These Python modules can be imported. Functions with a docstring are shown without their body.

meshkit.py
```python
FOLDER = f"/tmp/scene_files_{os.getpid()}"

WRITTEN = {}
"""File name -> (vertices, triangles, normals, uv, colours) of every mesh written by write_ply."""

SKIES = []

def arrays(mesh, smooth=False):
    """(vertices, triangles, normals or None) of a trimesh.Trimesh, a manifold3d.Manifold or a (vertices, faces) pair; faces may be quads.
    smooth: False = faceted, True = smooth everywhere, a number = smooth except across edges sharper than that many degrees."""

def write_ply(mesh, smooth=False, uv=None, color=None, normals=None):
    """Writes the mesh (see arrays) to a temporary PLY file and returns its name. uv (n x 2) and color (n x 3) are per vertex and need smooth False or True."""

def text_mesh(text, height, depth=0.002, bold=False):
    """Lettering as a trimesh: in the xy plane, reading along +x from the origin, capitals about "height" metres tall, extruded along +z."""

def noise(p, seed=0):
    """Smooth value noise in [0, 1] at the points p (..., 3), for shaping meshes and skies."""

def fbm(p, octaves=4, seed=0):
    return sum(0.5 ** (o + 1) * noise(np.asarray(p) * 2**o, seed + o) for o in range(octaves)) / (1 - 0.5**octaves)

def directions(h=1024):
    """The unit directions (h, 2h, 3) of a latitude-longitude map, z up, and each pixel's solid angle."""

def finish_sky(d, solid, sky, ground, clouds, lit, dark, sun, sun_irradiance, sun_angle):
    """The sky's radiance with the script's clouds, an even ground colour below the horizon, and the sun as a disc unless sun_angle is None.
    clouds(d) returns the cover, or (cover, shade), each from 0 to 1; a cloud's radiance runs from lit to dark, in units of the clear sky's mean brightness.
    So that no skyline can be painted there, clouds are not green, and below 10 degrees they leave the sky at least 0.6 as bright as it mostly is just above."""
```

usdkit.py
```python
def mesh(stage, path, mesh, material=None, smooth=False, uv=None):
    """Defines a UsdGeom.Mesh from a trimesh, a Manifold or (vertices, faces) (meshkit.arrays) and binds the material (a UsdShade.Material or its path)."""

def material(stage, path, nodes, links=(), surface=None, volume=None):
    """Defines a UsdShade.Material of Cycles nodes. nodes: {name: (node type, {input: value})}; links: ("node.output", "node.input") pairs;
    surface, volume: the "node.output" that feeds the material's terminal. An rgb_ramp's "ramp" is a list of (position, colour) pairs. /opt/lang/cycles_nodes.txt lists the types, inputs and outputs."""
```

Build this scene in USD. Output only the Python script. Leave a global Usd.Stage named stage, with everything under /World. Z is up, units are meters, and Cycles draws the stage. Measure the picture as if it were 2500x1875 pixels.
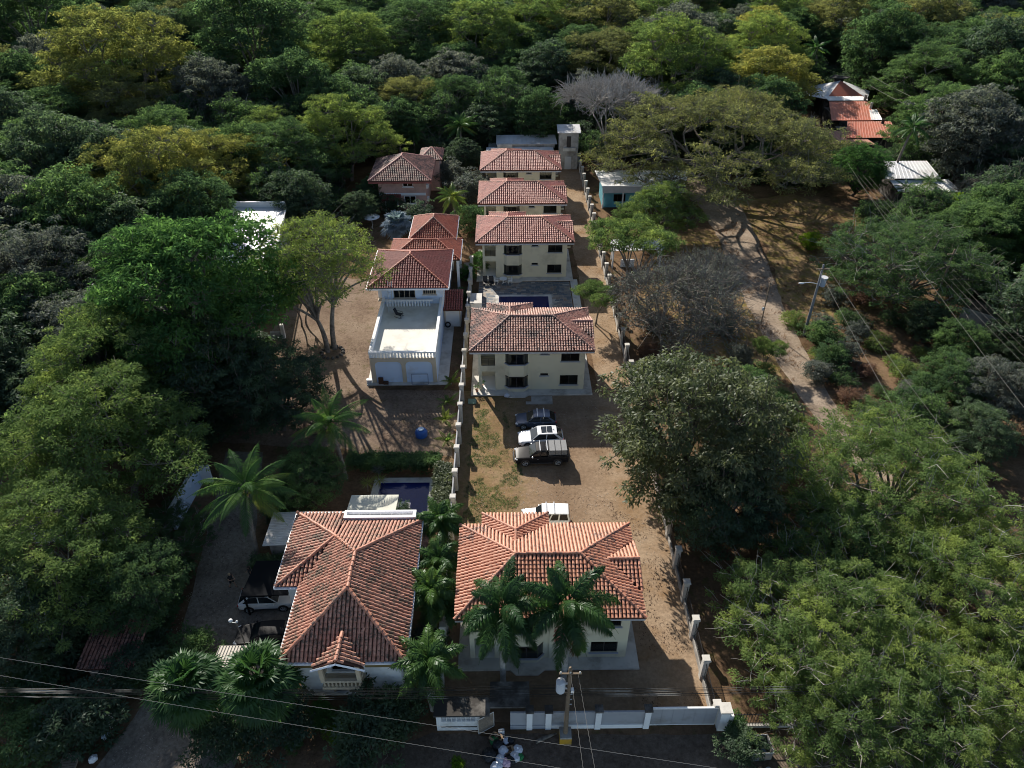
import math, random
import numpy as np, trimesh, usdkit, meshkit
from shapely.geometry import Polygon, Point
from shapely import contains_xy
from pxr import Usd, UsdGeom, UsdLux, UsdShade, Sdf, Gf, Vt

stage = Usd.Stage.CreateInMemory()
UsdGeom.SetStageUpAxis(stage, "Z"); UsdGeom.SetStageMetersPerUnit(stage, 1.0)
UsdGeom.Xform.Define(stage, "/World"); UsdGeom.Scope.Define(stage, "/World/Looks")

# ---------------------------------------------------------------- camera, sky, sun, exposure
FPX, PITCH, YAW, ROLL, CAM_H = 1790.3, math.radians(36.61), math.radians(-0.4216), math.radians(0.1865), 50.0
cam = UsdGeom.Camera.Define(stage, "/World/camera")
cam.CreateHorizontalApertureAttr(36.0); cam.CreateVerticalApertureAttr(27.0)
cam.CreateFocalLengthAttr(36.0 * FPX / 2500.0)
cam.CreateClippingRangeAttr((0.5, 5000.0))
cam.CreateExposureAttr(0.93)
cy_, sy_, cp_, sp_ = math.cos(YAW), math.sin(YAW), math.cos(PITCH), math.sin(PITCH)
F_ = np.array([-sy_ * cp_, cy_ * cp_, -sp_]); R_ = np.array([cy_, sy_, 0.0]); U_ = np.cross(R_, F_)
cr_, sr_ = math.cos(ROLL), math.sin(ROLL)
R2_, U2_ = cr_ * R_ - sr_ * U_, cr_ * U_ + sr_ * R_
M = np.eye(4); M[0, :3], M[1, :3], M[2, :3], M[3, :3] = R2_, U2_, -F_, (0, 0, CAM_H)
cam.AddTransformOp().Set(Gf.Matrix4d(*M.ravel().tolist()))

SUN = np.array([-0.667, 1.587, 1.0]); SUN /= np.linalg.norm(SUN)
SUN_EL, SUN_ROT = math.asin(SUN[2]), math.atan2(SUN[0], SUN[1])
sky_mat = usdkit.material(stage, "/World/Looks/sky", {
    "s": ("sky_texture", {"sky_type": "single_scattering", "sun_disc": False, "sun_elevation": SUN_EL, "sun_rotation": SUN_ROT}),
    "b": ("background_shader", {"strength": 0.068})}, [("s.color", "b.color")], surface="b.background")
dome = UsdLux.DomeLight.Define(stage, "/World/sky")
UsdShade.MaterialBindingAPI.Apply(dome.GetPrim()).Bind(sky_mat)
sun = UsdLux.DistantLight.Define(stage, "/World/sun")
sun.CreateNormalizeAttr(True) if hasattr(sun, "CreateNormalizeAttr") else None
sun.GetPrim().GetAttribute("inputs:normalize").Set(True)
sun.CreateIntensityAttr(1.2); sun.CreateAngleAttr(0.53); sun.CreateColorAttr(Gf.Vec3f(1.0, 0.93, 0.83))
zx = SUN; xx = np.cross([0, 0, 1.0], zx); xx /= np.linalg.norm(xx); yy = np.cross(zx, xx)
S = np.eye(4); S[0, :3], S[1, :3], S[2, :3] = xx, yy, zx
sun.AddTransformOp().Set(Gf.Matrix4d(*S.ravel().tolist()))


# ---------------------------------------------------------------- helpers
def at(dx, dy, z=0.0):
    """Where the sight line through a point of the photograph (2212 wide) meets the level z: used to survey the plan."""
    u, v = dx * 1.1302 - 1250.0, 937.5 - dy * 1.1302
    u, v = cr_ * u + sr_ * v, -sr_ * u + cr_ * v
    d = F_ * FPX + R_ * u + U_ * v
    t = (z - CAM_H) / d[2]
    return np.array([d[0] * t, d[1] * t])


def zat(dx, dy, y):
    """The height at which the sight line crosses the plane Y = y."""
    u, v = dx * 1.1302 - 1250.0, 937.5 - dy * 1.1302
    d = F_ * FPX + R_ * u + U_ * v
    return CAM_H + d[2] * y / d[1]


_names = {}


def new_path(name, parent="/World"):
    k = _names.get((parent, name), 0)
    _names[(parent, name)] = k + 1
    return f"{parent}/{name}" + (f"_{k:03d}" if k else "")


def pth(p):
    return p if isinstance(p, str) else str(p.GetPath())


def tag(prim, label=None, cat=None, group=None, kind=None):
    p = prim.GetPrim() if hasattr(prim, "GetPrim") else prim
    for k, v in (("label", label), ("category", cat), ("group", group), ("kind", kind)):
        if v:
            p.SetCustomDataByKey(k, v)
    return p


def place(x, loc=(0, 0, 0), rz=0.0, scale=None, tilt=None):
    x.AddTranslateOp().Set(Gf.Vec3d(*map(float, loc)))
    if rz:
        x.AddRotateZOp().Set(float(math.degrees(rz)))
    if tilt is not None:
        x.AddRotateXOp().Set(float(math.degrees(tilt)))
    if scale is not None:
        s = (scale,) * 3 if np.ndim(scale) == 0 else scale
        x.AddScaleOp().Set(Gf.Vec3f(*map(float, s)))


def thing(name, label, cat, loc=(0, 0, 0), rz=0.0, group=None, scale=None):
    x = UsdGeom.Xform.Define(stage, new_path(name))
    place(x, loc, rz, scale)
    return tag(x, label, cat, group)


def part(name, mesh, mat, parent="/World", smooth=False, label=None, kind=None):
    m = usdkit.mesh(stage, new_path(name, pth(parent)), mesh, mat, smooth=smooth)
    return tag(m, label, kind=kind)


def copy_of(proto, name, label, cat, loc, rz=0.0, group=None, scale=None):
    x = UsdGeom.Xform.Define(stage, new_path(name))
    place(x, loc, rz, scale)
    x.GetPrim().GetReferences().AddInternalReference(proto.GetPath())
    x.GetPrim().SetInstanceable(True)
    return tag(x, label, cat, group)


def class_prim(name):
    return stage.CreateClassPrim("/class_" + name)


class MB:
    """Collects simple solids into one mesh."""

    def __init__(s):
        s.v, s.f, s.n = [], [], 0

    def add(s, v, f):
        v = np.asarray(v, float); f = np.asarray(f, int)
        if f.shape[1] == 4:
            f = np.vstack([f[:, [0, 1, 2]], f[:, [0, 2, 3]]])
        s.v.append(v); s.f.append(f + s.n); s.n += len(v)
        return s

    def box(s, x0, x1, y0, y1, z0, z1):
        v = [(x, y, z) for z in (z0, z1) for x, y in ((x0, y0), (x1, y0), (x1, y1), (x0, y1))]
        return s.add(v, [(0, 3, 2, 1), (4, 5, 6, 7), (0, 1, 5, 4), (1, 2, 6, 5), (2, 3, 7, 6), (3, 0, 4, 7)])

    def tri(s, m):
        return s.add(m.vertices, m.faces)

    def tube(s, pts, r, sides=6, cap=True):
        p = np.asarray(pts, float); n = len(p)
        r = np.broadcast_to(np.asarray(r, float), (n,))
        t = np.gradient(p, axis=0); t /= np.linalg.norm(t, axis=1, keepdims=True) + 1e-9
        ref = np.where(np.abs(t[:, 2:3]) < 0.9, [[0, 0, 1.0]], [[1.0, 0, 0]])
        if n > 1 and (np.abs(t[:, 2]) > 0.9).any() and not (np.abs(t[:, 2]) > 0.9).all():
            ref = np.tile([[0.31, 0.95, 0.05]], (n, 1))
        a = np.cross(t, ref); a /= np.linalg.norm(a, axis=1, keepdims=True) + 1e-9
        b = np.cross(t, a)
        an = np.arange(sides) * 2 * np.pi / sides
        v = p[:, None] + r[:, None, None] * (np.cos(an)[None, :, None] * a[:, None] + np.sin(an)[None, :, None] * b[:, None])
        i, j = np.meshgrid(np.arange(n - 1), np.arange(sides), indexing="ij")
        q = np.stack([i * sides + j, i * sides + (j + 1) % sides, (i + 1) * sides + (j + 1) % sides, (i + 1) * sides + j], -1).reshape(-1, 4)
        f = [q[:, [0, 2, 1]], q[:, [0, 3, 2]]]
        if cap:
            k = np.arange(1, sides - 1)
            f.append(np.stack([0 * k, k, k + 1], 1)); o = (n - 1) * sides
            f.append(np.stack([0 * k + o, k + 1 + o, k + o], 1))
        return s.add(v.reshape(-1, 3), np.vstack(f))

    def prism(s, poly, z0, z1):
        return s.tri(trimesh.creation.extrude_polygon(Polygon(poly), z1 - z0, engine="earcut").apply_translation((0, 0, z0)))

    def slab(s, corners, thick):
        """A flat polygon given by its top corners (counter-clockwise seen from above), thickened straight down."""
        c = np.asarray(corners, float); n = len(c)
        v = np.vstack([c, c - [0, 0, thick]])
        f = [(0, i, i + 1) for i in range(1, n - 1)] + [(n, n + i + 1, n + i) for i in range(1, n - 1)]
        for i in range(n):
            j = (i + 1) % n
            f += [(i, n + i, n + j), (i, n + j, j)]
        return s.add(v, f)

    def get(s):
        return np.vstack(s.v), np.vstack(s.f)


def M_(name, nodes, links, surface):
    return usdkit.material(stage, "/World/Looks/" + name, nodes, links, surface)


def plain(name, col, rough=0.7, spec=0.3, metal=0.0, var=0.12, scale=1.2, bump=0.0, dirt=None, dirt_amt=0.3):
    """Paint, stone or metal with a little uneven tone, a second larger mottling and optional dirt."""
    nodes = {"g": ("geometry", {}), "n": ("noise_texture", {"scale": scale, "detail": 4.0, "roughness": 0.6}),
             "r": ("rgb_ramp", {"ramp": [(0.25, tuple(c * (1 - var) for c in col)), (0.75, tuple(min(1, c * (1 + var)) for c in col))]}),
             "p": ("principled_bsdf", {"roughness": rough, "specular_ior_level": spec, "metallic": metal})}
    links = [("g.position", "n.vector"), ("n.fac", "r.fac")]
    last = "r.color"
    if dirt is not None:
        nodes["n2"] = ("noise_texture", {"scale": scale * 0.45, "detail": 6.0, "roughness": 0.68})
        nodes["r2"] = ("rgb_ramp", {"ramp": [(0.62 - dirt_amt * 0.4, (0, 0, 0)), (0.80 - dirt_amt * 0.3, (1, 1, 1))]})
        nodes["m"] = ("mix", {"color2": dirt})
        links += [("g.position", "n2.vector"), ("n2.fac", "r2.fac"), ("r2.color", "m.fac"), (last, "m.color1")]
        last = "m.color"
    links.append((last, "p.base_color"))
    if bump:
        nodes["b"] = ("bump", {"strength": bump, "distance": 0.05})
        nodes["n3"] = ("noise_texture", {"scale": scale * 12, "detail": 3.0})
        links += [("g.position", "n3.vector"), ("n3.fac", "b.height"), ("b.normal", "p.normal")]
    return M_(name, nodes, links, "p.BSDF")


def leafmat(name, c1, c2, c3, trans=0.5, gloss=0.0, rough=0.45, bright=2.45):
    c1, c2, c3 = (tuple(min(0.8, q * bright) for q in (c[0], c[1], c[2] * 1.35 + 0.006)) for c in (c1, c2, c3))
    """Leaf: tone differs from leaf to leaf, from bough to bough, and from tree to tree; light passes through."""
    nodes = {"g": ("geometry", {}), "o": ("object_info", {}), "n": ("noise_texture", {"scale": 0.45, "detail": 2.0}),
             "a": ("math", {"math_type": "multiply_add", "value2": 0.55}), "b": ("math", {"math_type": "multiply_add", "value2": 1.15, "value3": -0.47}),
             "c": ("math", {"math_type": "multiply_add", "value2": 0.22}),
             "r": ("rgb_ramp", {"ramp": [(0.12, c1), (0.5, c2), (0.9, c3)]}),
             "d": ("diffuse_bsdf", {}), "t": ("translucent_bsdf", {}), "m": ("mix_closure", {"fac": trans}), "tc": ("mix", {"mix_type": "multiply", "fac": 1.0, "color2": (1.55, 1.6, 1.15)})}
    links = [("g.position", "n.vector"), ("n.fac", "b.value1"), ("g.random_per_island", "a.value1"), ("b.value", "a.value3"), ("o.random", "c.value1"),
             ("a.value", "c.value3"), ("c.value", "r.fac"), ("r.color", "d.color"), ("r.color", "tc.color1"), ("tc.color", "t.color"), ("d.BSDF", "m.closure1"), ("t.BSDF", "m.closure2")]
    out = "m.closure"
    if gloss:
        nodes["gl"] = ("glossy_bsdf", {"color": (0.75, 0.8, 0.8), "roughness": rough})
        nodes["m2"] = ("mix_closure", {"fac": gloss})
        links += [("m.closure", "m2.closure1"), ("gl.BSDF", "m2.closure2")]
        out = "m2.closure"
    return M_(name, nodes, links, out)


def barkmat(name, c1, c2):
    return M_(name, {"g": ("geometry", {}), "n": ("noise_texture", {"scale": 3.0, "detail": 4.0}), "r": ("rgb_ramp", {"ramp": [(0.3, c1), (0.7, c2)]}),
                     "d": ("diffuse_bsdf", {})}, [("g.position", "n.vector"), ("n.fac", "r.fac"), ("r.color", "d.color")], "d.BSDF")
# ---------------------------------------------------------------- plants
BARK = barkmat("pale_bark", (0.085, 0.075, 0.065), (0.22, 0.20, 0.175))
TWIG = barkmat("pale_twig", (0.20, 0.185, 0.165), (0.42, 0.40, 0.37))
BARK_DARK = barkmat("dark_bark", (0.045, 0.04, 0.035), (0.12, 0.105, 0.09))
LEAF = {
    "olive": leafmat("olive_leaf", (0.042, 0.064, 0.013), (0.098, 0.12, 0.02), (0.18, 0.165, 0.025), bright=2.7),
    "yellow": leafmat("yellow_leaf", (0.07, 0.08, 0.016), (0.145, 0.135, 0.024), (0.24, 0.18, 0.03)),
    "grey_olive": leafmat("grey_olive_leaf", (0.055, 0.062, 0.018), (0.11, 0.11, 0.026), (0.17, 0.145, 0.032)),
    "bright": leafmat("bright_leaf", (0.028, 0.062, 0.013), (0.062, 0.118, 0.021), (0.115, 0.17, 0.032), bright=1.95),
    "green": leafmat("green_leaf", (0.026, 0.046, 0.013), (0.058, 0.092, 0.021), (0.105, 0.13, 0.027)),
    "dark": leafmat("dark_leaf", (0.022, 0.036, 0.013), (0.045, 0.068, 0.02), (0.085, 0.10, 0.032), gloss=0.012),
    "dusty": leafmat("dusty_leaf", (0.035, 0.042, 0.024), (0.07, 0.075, 0.045), (0.125, 0.125, 0.08), gloss=0.012),
    "mango": leafmat("glossy_leaf", (0.04, 0.052, 0.016), (0.08, 0.09, 0.028), (0.15, 0.14, 0.05), gloss=0.02, bright=1.75),
    "lime": leafmat("lime_leaf", (0.10, 0.17, 0.01), (0.19, 0.28, 0.015), (0.30, 0.33, 0.02), bright=1.2),
    "palm": leafmat("palm_leaf", (0.028, 0.065, 0.010), (0.065, 0.12, 0.016), (0.12, 0.16, 0.025), gloss=0.02, rough=0.4, bright=1.5),
    "palm_yellow": leafmat("yellowing_palm_leaf", (0.06, 0.10, 0.012), (0.14, 0.16, 0.016), (0.34, 0.24, 0.02), gloss=0.03, rough=0.4, bright=1.5),
    "palm_dark": leafmat("dark_palm_leaf", (0.022, 0.055, 0.010), (0.045, 0.095, 0.014), (0.08, 0.125, 0.02), gloss=0.02, rough=0.4, bright=1.5),
    "silver": leafmat("silver_palm_leaf", (0.10, 0.14, 0.14), (0.18, 0.23, 0.22), (0.28, 0.32, 0.30), gloss=0.012, bright=1.2),
    "dry": leafmat("dry_leaf", (0.10, 0.06, 0.03), (0.16, 0.10, 0.05), (0.24, 0.16, 0.08), bright=1.5),
}


def sprays(c, rad, per, L, W, rng, droop=0.25, up=0.5, flat=0.7):
    """Leaf sprays around the clump centres c, each a small pointed blade of its own."""
    n = len(c) * per
    d = rng.normal(size=(n, 3)); d /= np.linalg.norm(d, axis=1, keepdims=True)
    d[:, 2] = np.abs(d[:, 2]) * up * 2 - (1 - up) * 0.5
    rr = rng.random(n) ** 0.45
    rad = np.repeat(np.broadcast_to(rad, (len(c),)), per)
    p = np.repeat(c, per, 0) + d * (rr * rad)[:, None] * [1, 1, flat]
    a = rng.random(n) * 2 * np.pi
    out = np.stack([np.cos(a), np.sin(a)], 1) * 0.7 + d[:, :2] * 0.9
    dirv = np.stack([out[:, 0], out[:, 1], rng.normal(0, 0.28, n) - droop], 1)
    dirv /= np.linalg.norm(dirv, axis=1, keepdims=True)
    nu = np.stack([rng.normal(0, 0.45, n), rng.normal(0, 0.45, n), np.ones(n)], 1)
    side = np.cross(dirv, nu); side /= np.linalg.norm(side, axis=1, keepdims=True) + 1e-9
    l = (L * rng.uniform(0.65, 1.3, n))[:, None]; w = (W * rng.uniform(0.7, 1.25, n))[:, None]
    v = np.stack([p, p + dirv * l * 0.45 + side * w * 0.5, p + dirv * l, p + dirv * l * 0.45 - side * w * 0.5], 1).reshape(-1, 3)
    i = np.arange(n)[:, None] * 4
    return v, np.vstack([i + [0, 1, 2], i + [0, 2, 3]])


def bez(a, b, c, n=6):
    t = np.linspace(0, 1, n)[:, None]
    return (1 - t) ** 2 * a + 2 * t * (1 - t) * b + t * t * c


def make_tree(name, leaf, R=8.0, H=10.0, base=3.2, lobes=9, lobe_r=0.36, flat=0.55, tufts=46, tuft_r=0.62, per=58, L=0.46, W=0.15,
              seed=1, shape="umbrella", trunk_r=0.4, stems=1, bark=None, droop=0.25, twig=0.022, bare=0, loose=1.0, up=0.5, pale=False, bare_p=1.0, mains=0):
    """A class with trunk (stem and limbs) and crown; origin at the foot."""
    rng = np.random.default_rng(seed)
    lc, lr = [], []
    for k in range(lobes):
        a = k * 2.39996 + rng.uniform(-0.3, 0.3)
        q = math.sqrt((k + 0.35) / lobes)
        r = R * (1 - lobe_r * 0.75) * q
        rl = R * lobe_r * rng.uniform(0.66, 1.32)
        if shape == "umbrella":
            z = base + (H - base) * (0.36 + 0.50 * math.sqrt(max(0, 1 - (r / R) ** 2))) + rng.uniform(-0.5, 0.5) - rl * flat * 0.5
        elif shape == "dome":
            zz = 1 - 1.12 * (k + 0.4) / lobes
            r = R * (1 - lobe_r * 0.8) * math.sqrt(max(0.0, 1 - max(zz, 0) ** 2)) * rng.uniform(0.74, 1.12)
            z = base + (H - base) * (0.20 + 0.66 * zz) + rng.uniform(-0.09, 0.07) * (H - base)
        elif shape == "vase":
            z = base + (H - base) * (0.62 + 0.1 * rng.random()) - 0.10 * r
        else:
            t = (k + 0.5) / lobes
            zz = 1 - 1.75 * t
            r = R * (1 - lobe_r * 0.7) * math.sqrt(max(0.04, 1 - zz * zz)) * rng.uniform(0.8, 1.05)
            z = base + (H - base) * (0.5 + 0.36 * zz) + rng.uniform(-0.3, 0.3)
        lc.append((r * math.cos(a), r * math.sin(a), z)); lr.append(rl)
    lc, lr = np.array(lc), np.array(lr)
    wood, twigs = MB(), MB()
    stem_xy = [(0, 0)] if stems == 1 else [(0.5 * math.cos(6.28 * s / stems), 0.5 * math.sin(6.28 * s / stems)) for s in range(stems)]
    forks = []
    for sx, sy in stem_xy:
        top = np.array([sx * 2.2 + rng.uniform(-0.5, 0.5), sy * 2.2 + rng.uniform(-0.5, 0.5), base * rng.uniform(0.55, 0.85)])
        wood.tube(bez(np.array([sx, sy, -0.3]), np.array([sx, sy, top[2] * 0.5]) + [rng.uniform(-0.3, 0.3), rng.uniform(-0.3, 0.3), 0], top), np.linspace(trunk_r * 1.25, trunk_r * 0.8, 6) / math.sqrt(stems) ** 0.7, 8)
        forks.append(top)
    tc, tr = [], []
    knots = []
    if mains:                                   # a few heavy limbs that fork again on their way out
        sec = ((np.arctan2(lc[:, 1], lc[:, 0]) + np.pi) / (2 * np.pi) * mains + 0.3).astype(int) % mains
        for m in range(mains):
            mem = lc[sec == m]
            if len(mem) == 0: continue
            f0 = forks[m % len(forks)]; ce = mem.mean(0)
            k1 = f0 + (ce - f0) * [0.42, 0.42, 0.55] + rng.normal(0, 0.05 * R, 3) * [1, 1, 0.3]
            wood.tube(bez(f0, f0 + (k1 - f0) * [0.3, 0.3, 0.75] + rng.normal(0, 0.03 * R, 3), k1, 8), np.linspace(trunk_r * 0.62, trunk_r * 0.38, 8), 7)
            knots.append(k1)
            for _ in range(2):
                q = mem[rng.integers(len(mem))]; k2 = k1 + (q - k1) * [0.5, 0.5, 0.62] + rng.normal(0, 0.035 * R, 3) * [1, 1, 0.4]
                wood.tube(bez(k1, (k1 + k2) / 2 + rng.normal(0, 0.04 * R, 3), k2, 7), np.linspace(trunk_r * 0.34, trunk_r * 0.2, 7), 6)
                knots.append(k2)
    for k in range(lobes):
        c, rl = lc[k], lr[k]
        f0 = forks[int(np.argmin([np.linalg.norm(f[:2] - c[:2]) for f in forks]))]
        inner = c - [0, 0, rl * flat * 0.55]
        ctrl = f0 + (inner - f0) * [0.35, 0.35, 0.7] + rng.normal(0, 0.35, 3)
        if mains:
            f0 = knots[int(np.argmin([np.linalg.norm(q - inner) for q in knots]))]; ctrl = (f0 + inner) / 2 + rng.normal(0, 0.03 * R, 3)
        wood.tube(bez(f0, ctrl, inner, 7), np.linspace(trunk_r * (0.18 if mains else 0.52), trunk_r * (0.1 if mains else 0.2), 7), 6)
        n = max(6, int(tufts * (rl / (R * lobe_r)) ** 2))
        i = np.arange(n) + 0.5
        zz = 1 - (1.25 if shape != "round" else 1.65) * i / n
        th = i * 2.39996 + rng.uniform(0, 6)
        rho = np.sqrt(np.maximum(0, 1 - zz ** 2))
        d = np.stack([rho * np.cos(th), rho * np.sin(th), zz], 1) + rng.normal(0, 0.13 * loose, (n, 3))
        pos = c + d * rl * [1, 1, flat] * rng.uniform(0.78, 1.12, (n, 1))
        ok = np.ones(n, bool)
        for m in range(lobes):
            if m != k:
                ok &= (((pos - lc[m]) / (lr[m] * np.array([1, 1, flat]))) ** 2).sum(1) > 0.55
        pos = pos[ok]
        if len(pos) == 0:
            continue
        tc.append(pos); tr.append(tuft_r * rng.uniform(0.65, 1.3, len(pos)))
        ang = np.arctan2(pos[:, 1] - c[1], pos[:, 0] - c[0]); grp = ((ang + np.pi) / (2 * np.pi) * 6).astype(int) % 6
        for gg in range(6):
            mem = pos[grp == gg]
            if len(mem) == 0:
                continue
            gc = mem.mean(0) * 0.75 + inner * 0.25 - [0, 0, 0.15]
            wood.tube(bez(inner, (inner + gc) / 2 + rng.normal(0, 0.2, 3) - [0, 0, 0.1], gc, 4), np.linspace(trunk_r * 0.17, trunk_r * 0.09, 4), 4, cap=False)
            for pnt in mem:
                e = pnt + (pnt - gc) * rng.uniform(-0.1, 0.25) + rng.normal(0, 0.1, 3)
                wood.tube([gc, (gc + e) / 2 + rng.normal(0, 0.12, 3), e], [trunk_r * 0.075, twig * 1.3, twig * 0.7], 3, cap=False)
                for _ in range(bare):
                    if rng.random() > bare_p: continue
                    q = pnt + rng.normal(0, 0.3, 3); dd_ = (pnt - gc) / (np.linalg.norm(pnt - gc) + 1e-6) * 0.5 + rng.normal(0, 0.3, 3); e2 = q + dd_; e3 = e2 + dd_ * rng.uniform(0.3, 0.9) + rng.normal(0, 0.08, 3)
                    (twigs if pale else wood).tube([gc + (pnt - gc) * 0.5, q, e2, e3], [twig * 1.6, twig * 1.3, twig, twig * 0.5], 3, cap=False)
    tc, tr = np.vstack(tc), np.concatenate(tr)
    cl = class_prim(name)
    part("trunk", wood.get(), bark or BARK, cl)
    if twigs.n:
        part("bare_twigs", twigs.get(), TWIG, cl, kind="stuff")
    if per:
        part("crown", sprays(tc, tr, per, L, W, rng, droop, up=up), LEAF[leaf], cl)
    cl.SetMetadata("comment", "") if False else None
    INFO[name] = (R, H, (base + H) / 2 if shape == "round" else base + (H - base) * (0.55 if shape == "dome" else 0.72))
    return cl


INFO = {}


def recolour(name, src, leaf, bark=None):
    """A kind of the same build with other leaves."""
    cl = class_prim(name)
    cl.GetReferences().AddInternalReference("/class_" + src)
    cr = stage.OverridePrim(f"/class_{name}/crown")
    UsdShade.MaterialBindingAPI.Apply(cr).Bind(LEAF[leaf])
    if bark is not None:
        UsdShade.MaterialBindingAPI.Apply(stage.OverridePrim(f"/class_{name}/trunk")).Bind(bark)
    INFO[name] = INFO[src]
    return cl


# near kinds, fine leaves
make_tree("acacia_near", "olive", R=8.5, H=9.6, base=2.0, lobes=30, lobe_r=0.25, flat=0.42, tufts=36, tuft_r=0.46, per=74, L=0.25, W=0.075, seed=3, bare=2, bare_p=0.2, stems=2, twig=0.013, loose=2.4, shape="dome", trunk_r=0.30, pale=True, up=0.6)
make_tree("acacia_near_two", "olive", R=8.0, H=9.2, base=1.8, lobes=28, lobe_r=0.26, flat=0.42, tufts=36, tuft_r=0.46, per=72, L=0.25, W=0.075, seed=31, bare=2, bare_p=0.2, stems=3, twig=0.013, loose=2.6, shape="dome", trunk_r=0.30, pale=True, up=0.6)
make_tree("umbrella_near", "olive", R=7.5, H=11.0, base=3.4, lobes=20, lobe_r=0.28, flat=0.55, tufts=42, tuft_r=0.6, per=70, L=0.28, W=0.10, seed=8, stems=2, shape="dome", trunk_r=0.32, loose=1.5)
make_tree("layered_near", "bright", R=7.5, H=12.5, base=2.2, lobes=26, lobe_r=0.28, flat=0.5, tufts=36, tuft_r=0.65, per=62, L=0.36, W=0.14, seed=12, trunk_r=0.4, shape="dome")
make_tree("thin_umbrella", "grey_olive", R=8.5, H=12.0, base=3.6, lobes=22, lobe_r=0.27, flat=0.5, tufts=42, tuft_r=0.6, per=44, L=0.34, W=0.11, seed=17, bare=1, stems=3, twig=0.022, trunk_r=0.38, shape="dome", loose=1.8)
make_tree("giant_tree", "grey_olive", R=20.0, H=17.0, base=4.5, lobes=84, lobe_r=0.12, flat=0.62, tufts=26, tuft_r=0.85, per=48, L=0.42, W=0.14, seed=18, bare=1, stems=3, twig=0.025, trunk_r=0.62, shape="dome", loose=2.0, bare_p=0.6, mains=9)
make_tree("forest_grand", "olive", R=14.0, H=20.0, base=5.0, lobes=46, lobe_r=0.175, flat=0.55, tufts=28, tuft_r=0.85, per=46, L=0.48, W=0.18, seed=42, trunk_r=0.6, stems=2, shape="dome", loose=1.6, mains=8)
make_tree("airy_tree", "olive", R=7.2, H=17.0, base=8.5, lobes=20, lobe_r=0.27, flat=0.55, tufts=36, tuft_r=0.6, per=30, L=0.32, W=0.11, seed=19, bare=1, stems=2, twig=0.02, trunk_r=0.36, shape="dome", loose=2.2, bare_p=0.5)
make_tree("broadleaf_near", "mango", R=5.2, H=9.4, base=0.8, lobes=20, lobe_r=0.33, flat=0.85, tufts=50, tuft_r=0.5, per=62, L=0.25, W=0.095, seed=21, shape="round", droop=0.5, bark=BARK_DARK, loose=1.7, trunk_r=0.3)
make_tree("slender_tree", "olive", R=5.0, H=9.5, base=4.6, lobes=9, lobe_r=0.33, flat=0.5, tufts=40, tuft_r=0.5, per=50, L=0.32, W=0.11, seed=29, shape="vase", trunk_r=0.2, stems=2)
# forest kinds, coarser leaves
make_tree("forest_umbrella", "olive", R=8.0, H=13.0, base=3.2, lobes=20, lobe_r=0.29, flat=0.6, tufts=34, tuft_r=0.75, per=50, L=0.42, W=0.17, seed=41, trunk_r=0.32, stems=2, shape="dome")
make_tree("forest_layered", "green", R=7.5, H=13.5, base=2.4, lobes=24, lobe_r=0.29, flat=0.48, tufts=30, tuft_r=0.8, per=50, L=0.42, W=0.18, seed=43, shape="dome", trunk_r=0.32)
make_tree("forest_round", "dark", R=5.5, H=12.0, base=0.6, lobes=20, lobe_r=0.34, flat=0.85, tufts=36, tuft_r=0.7, per=46, L=0.38, W=0.17, seed=47, shape="round", droop=0.45, bark=BARK_DARK, loose=1.5, trunk_r=0.3)
make_tree("forest_loose", "green", R=5.0, H=9.5, base=0.8, lobes=15, lobe_r=0.38, flat=0.8, tufts=32, tuft_r=0.7, per=44, L=0.42, W=0.17, seed=53, shape="round", droop=0.3, loose=2.0, bare=1, twig=0.025, trunk_r=0.25)
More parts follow.
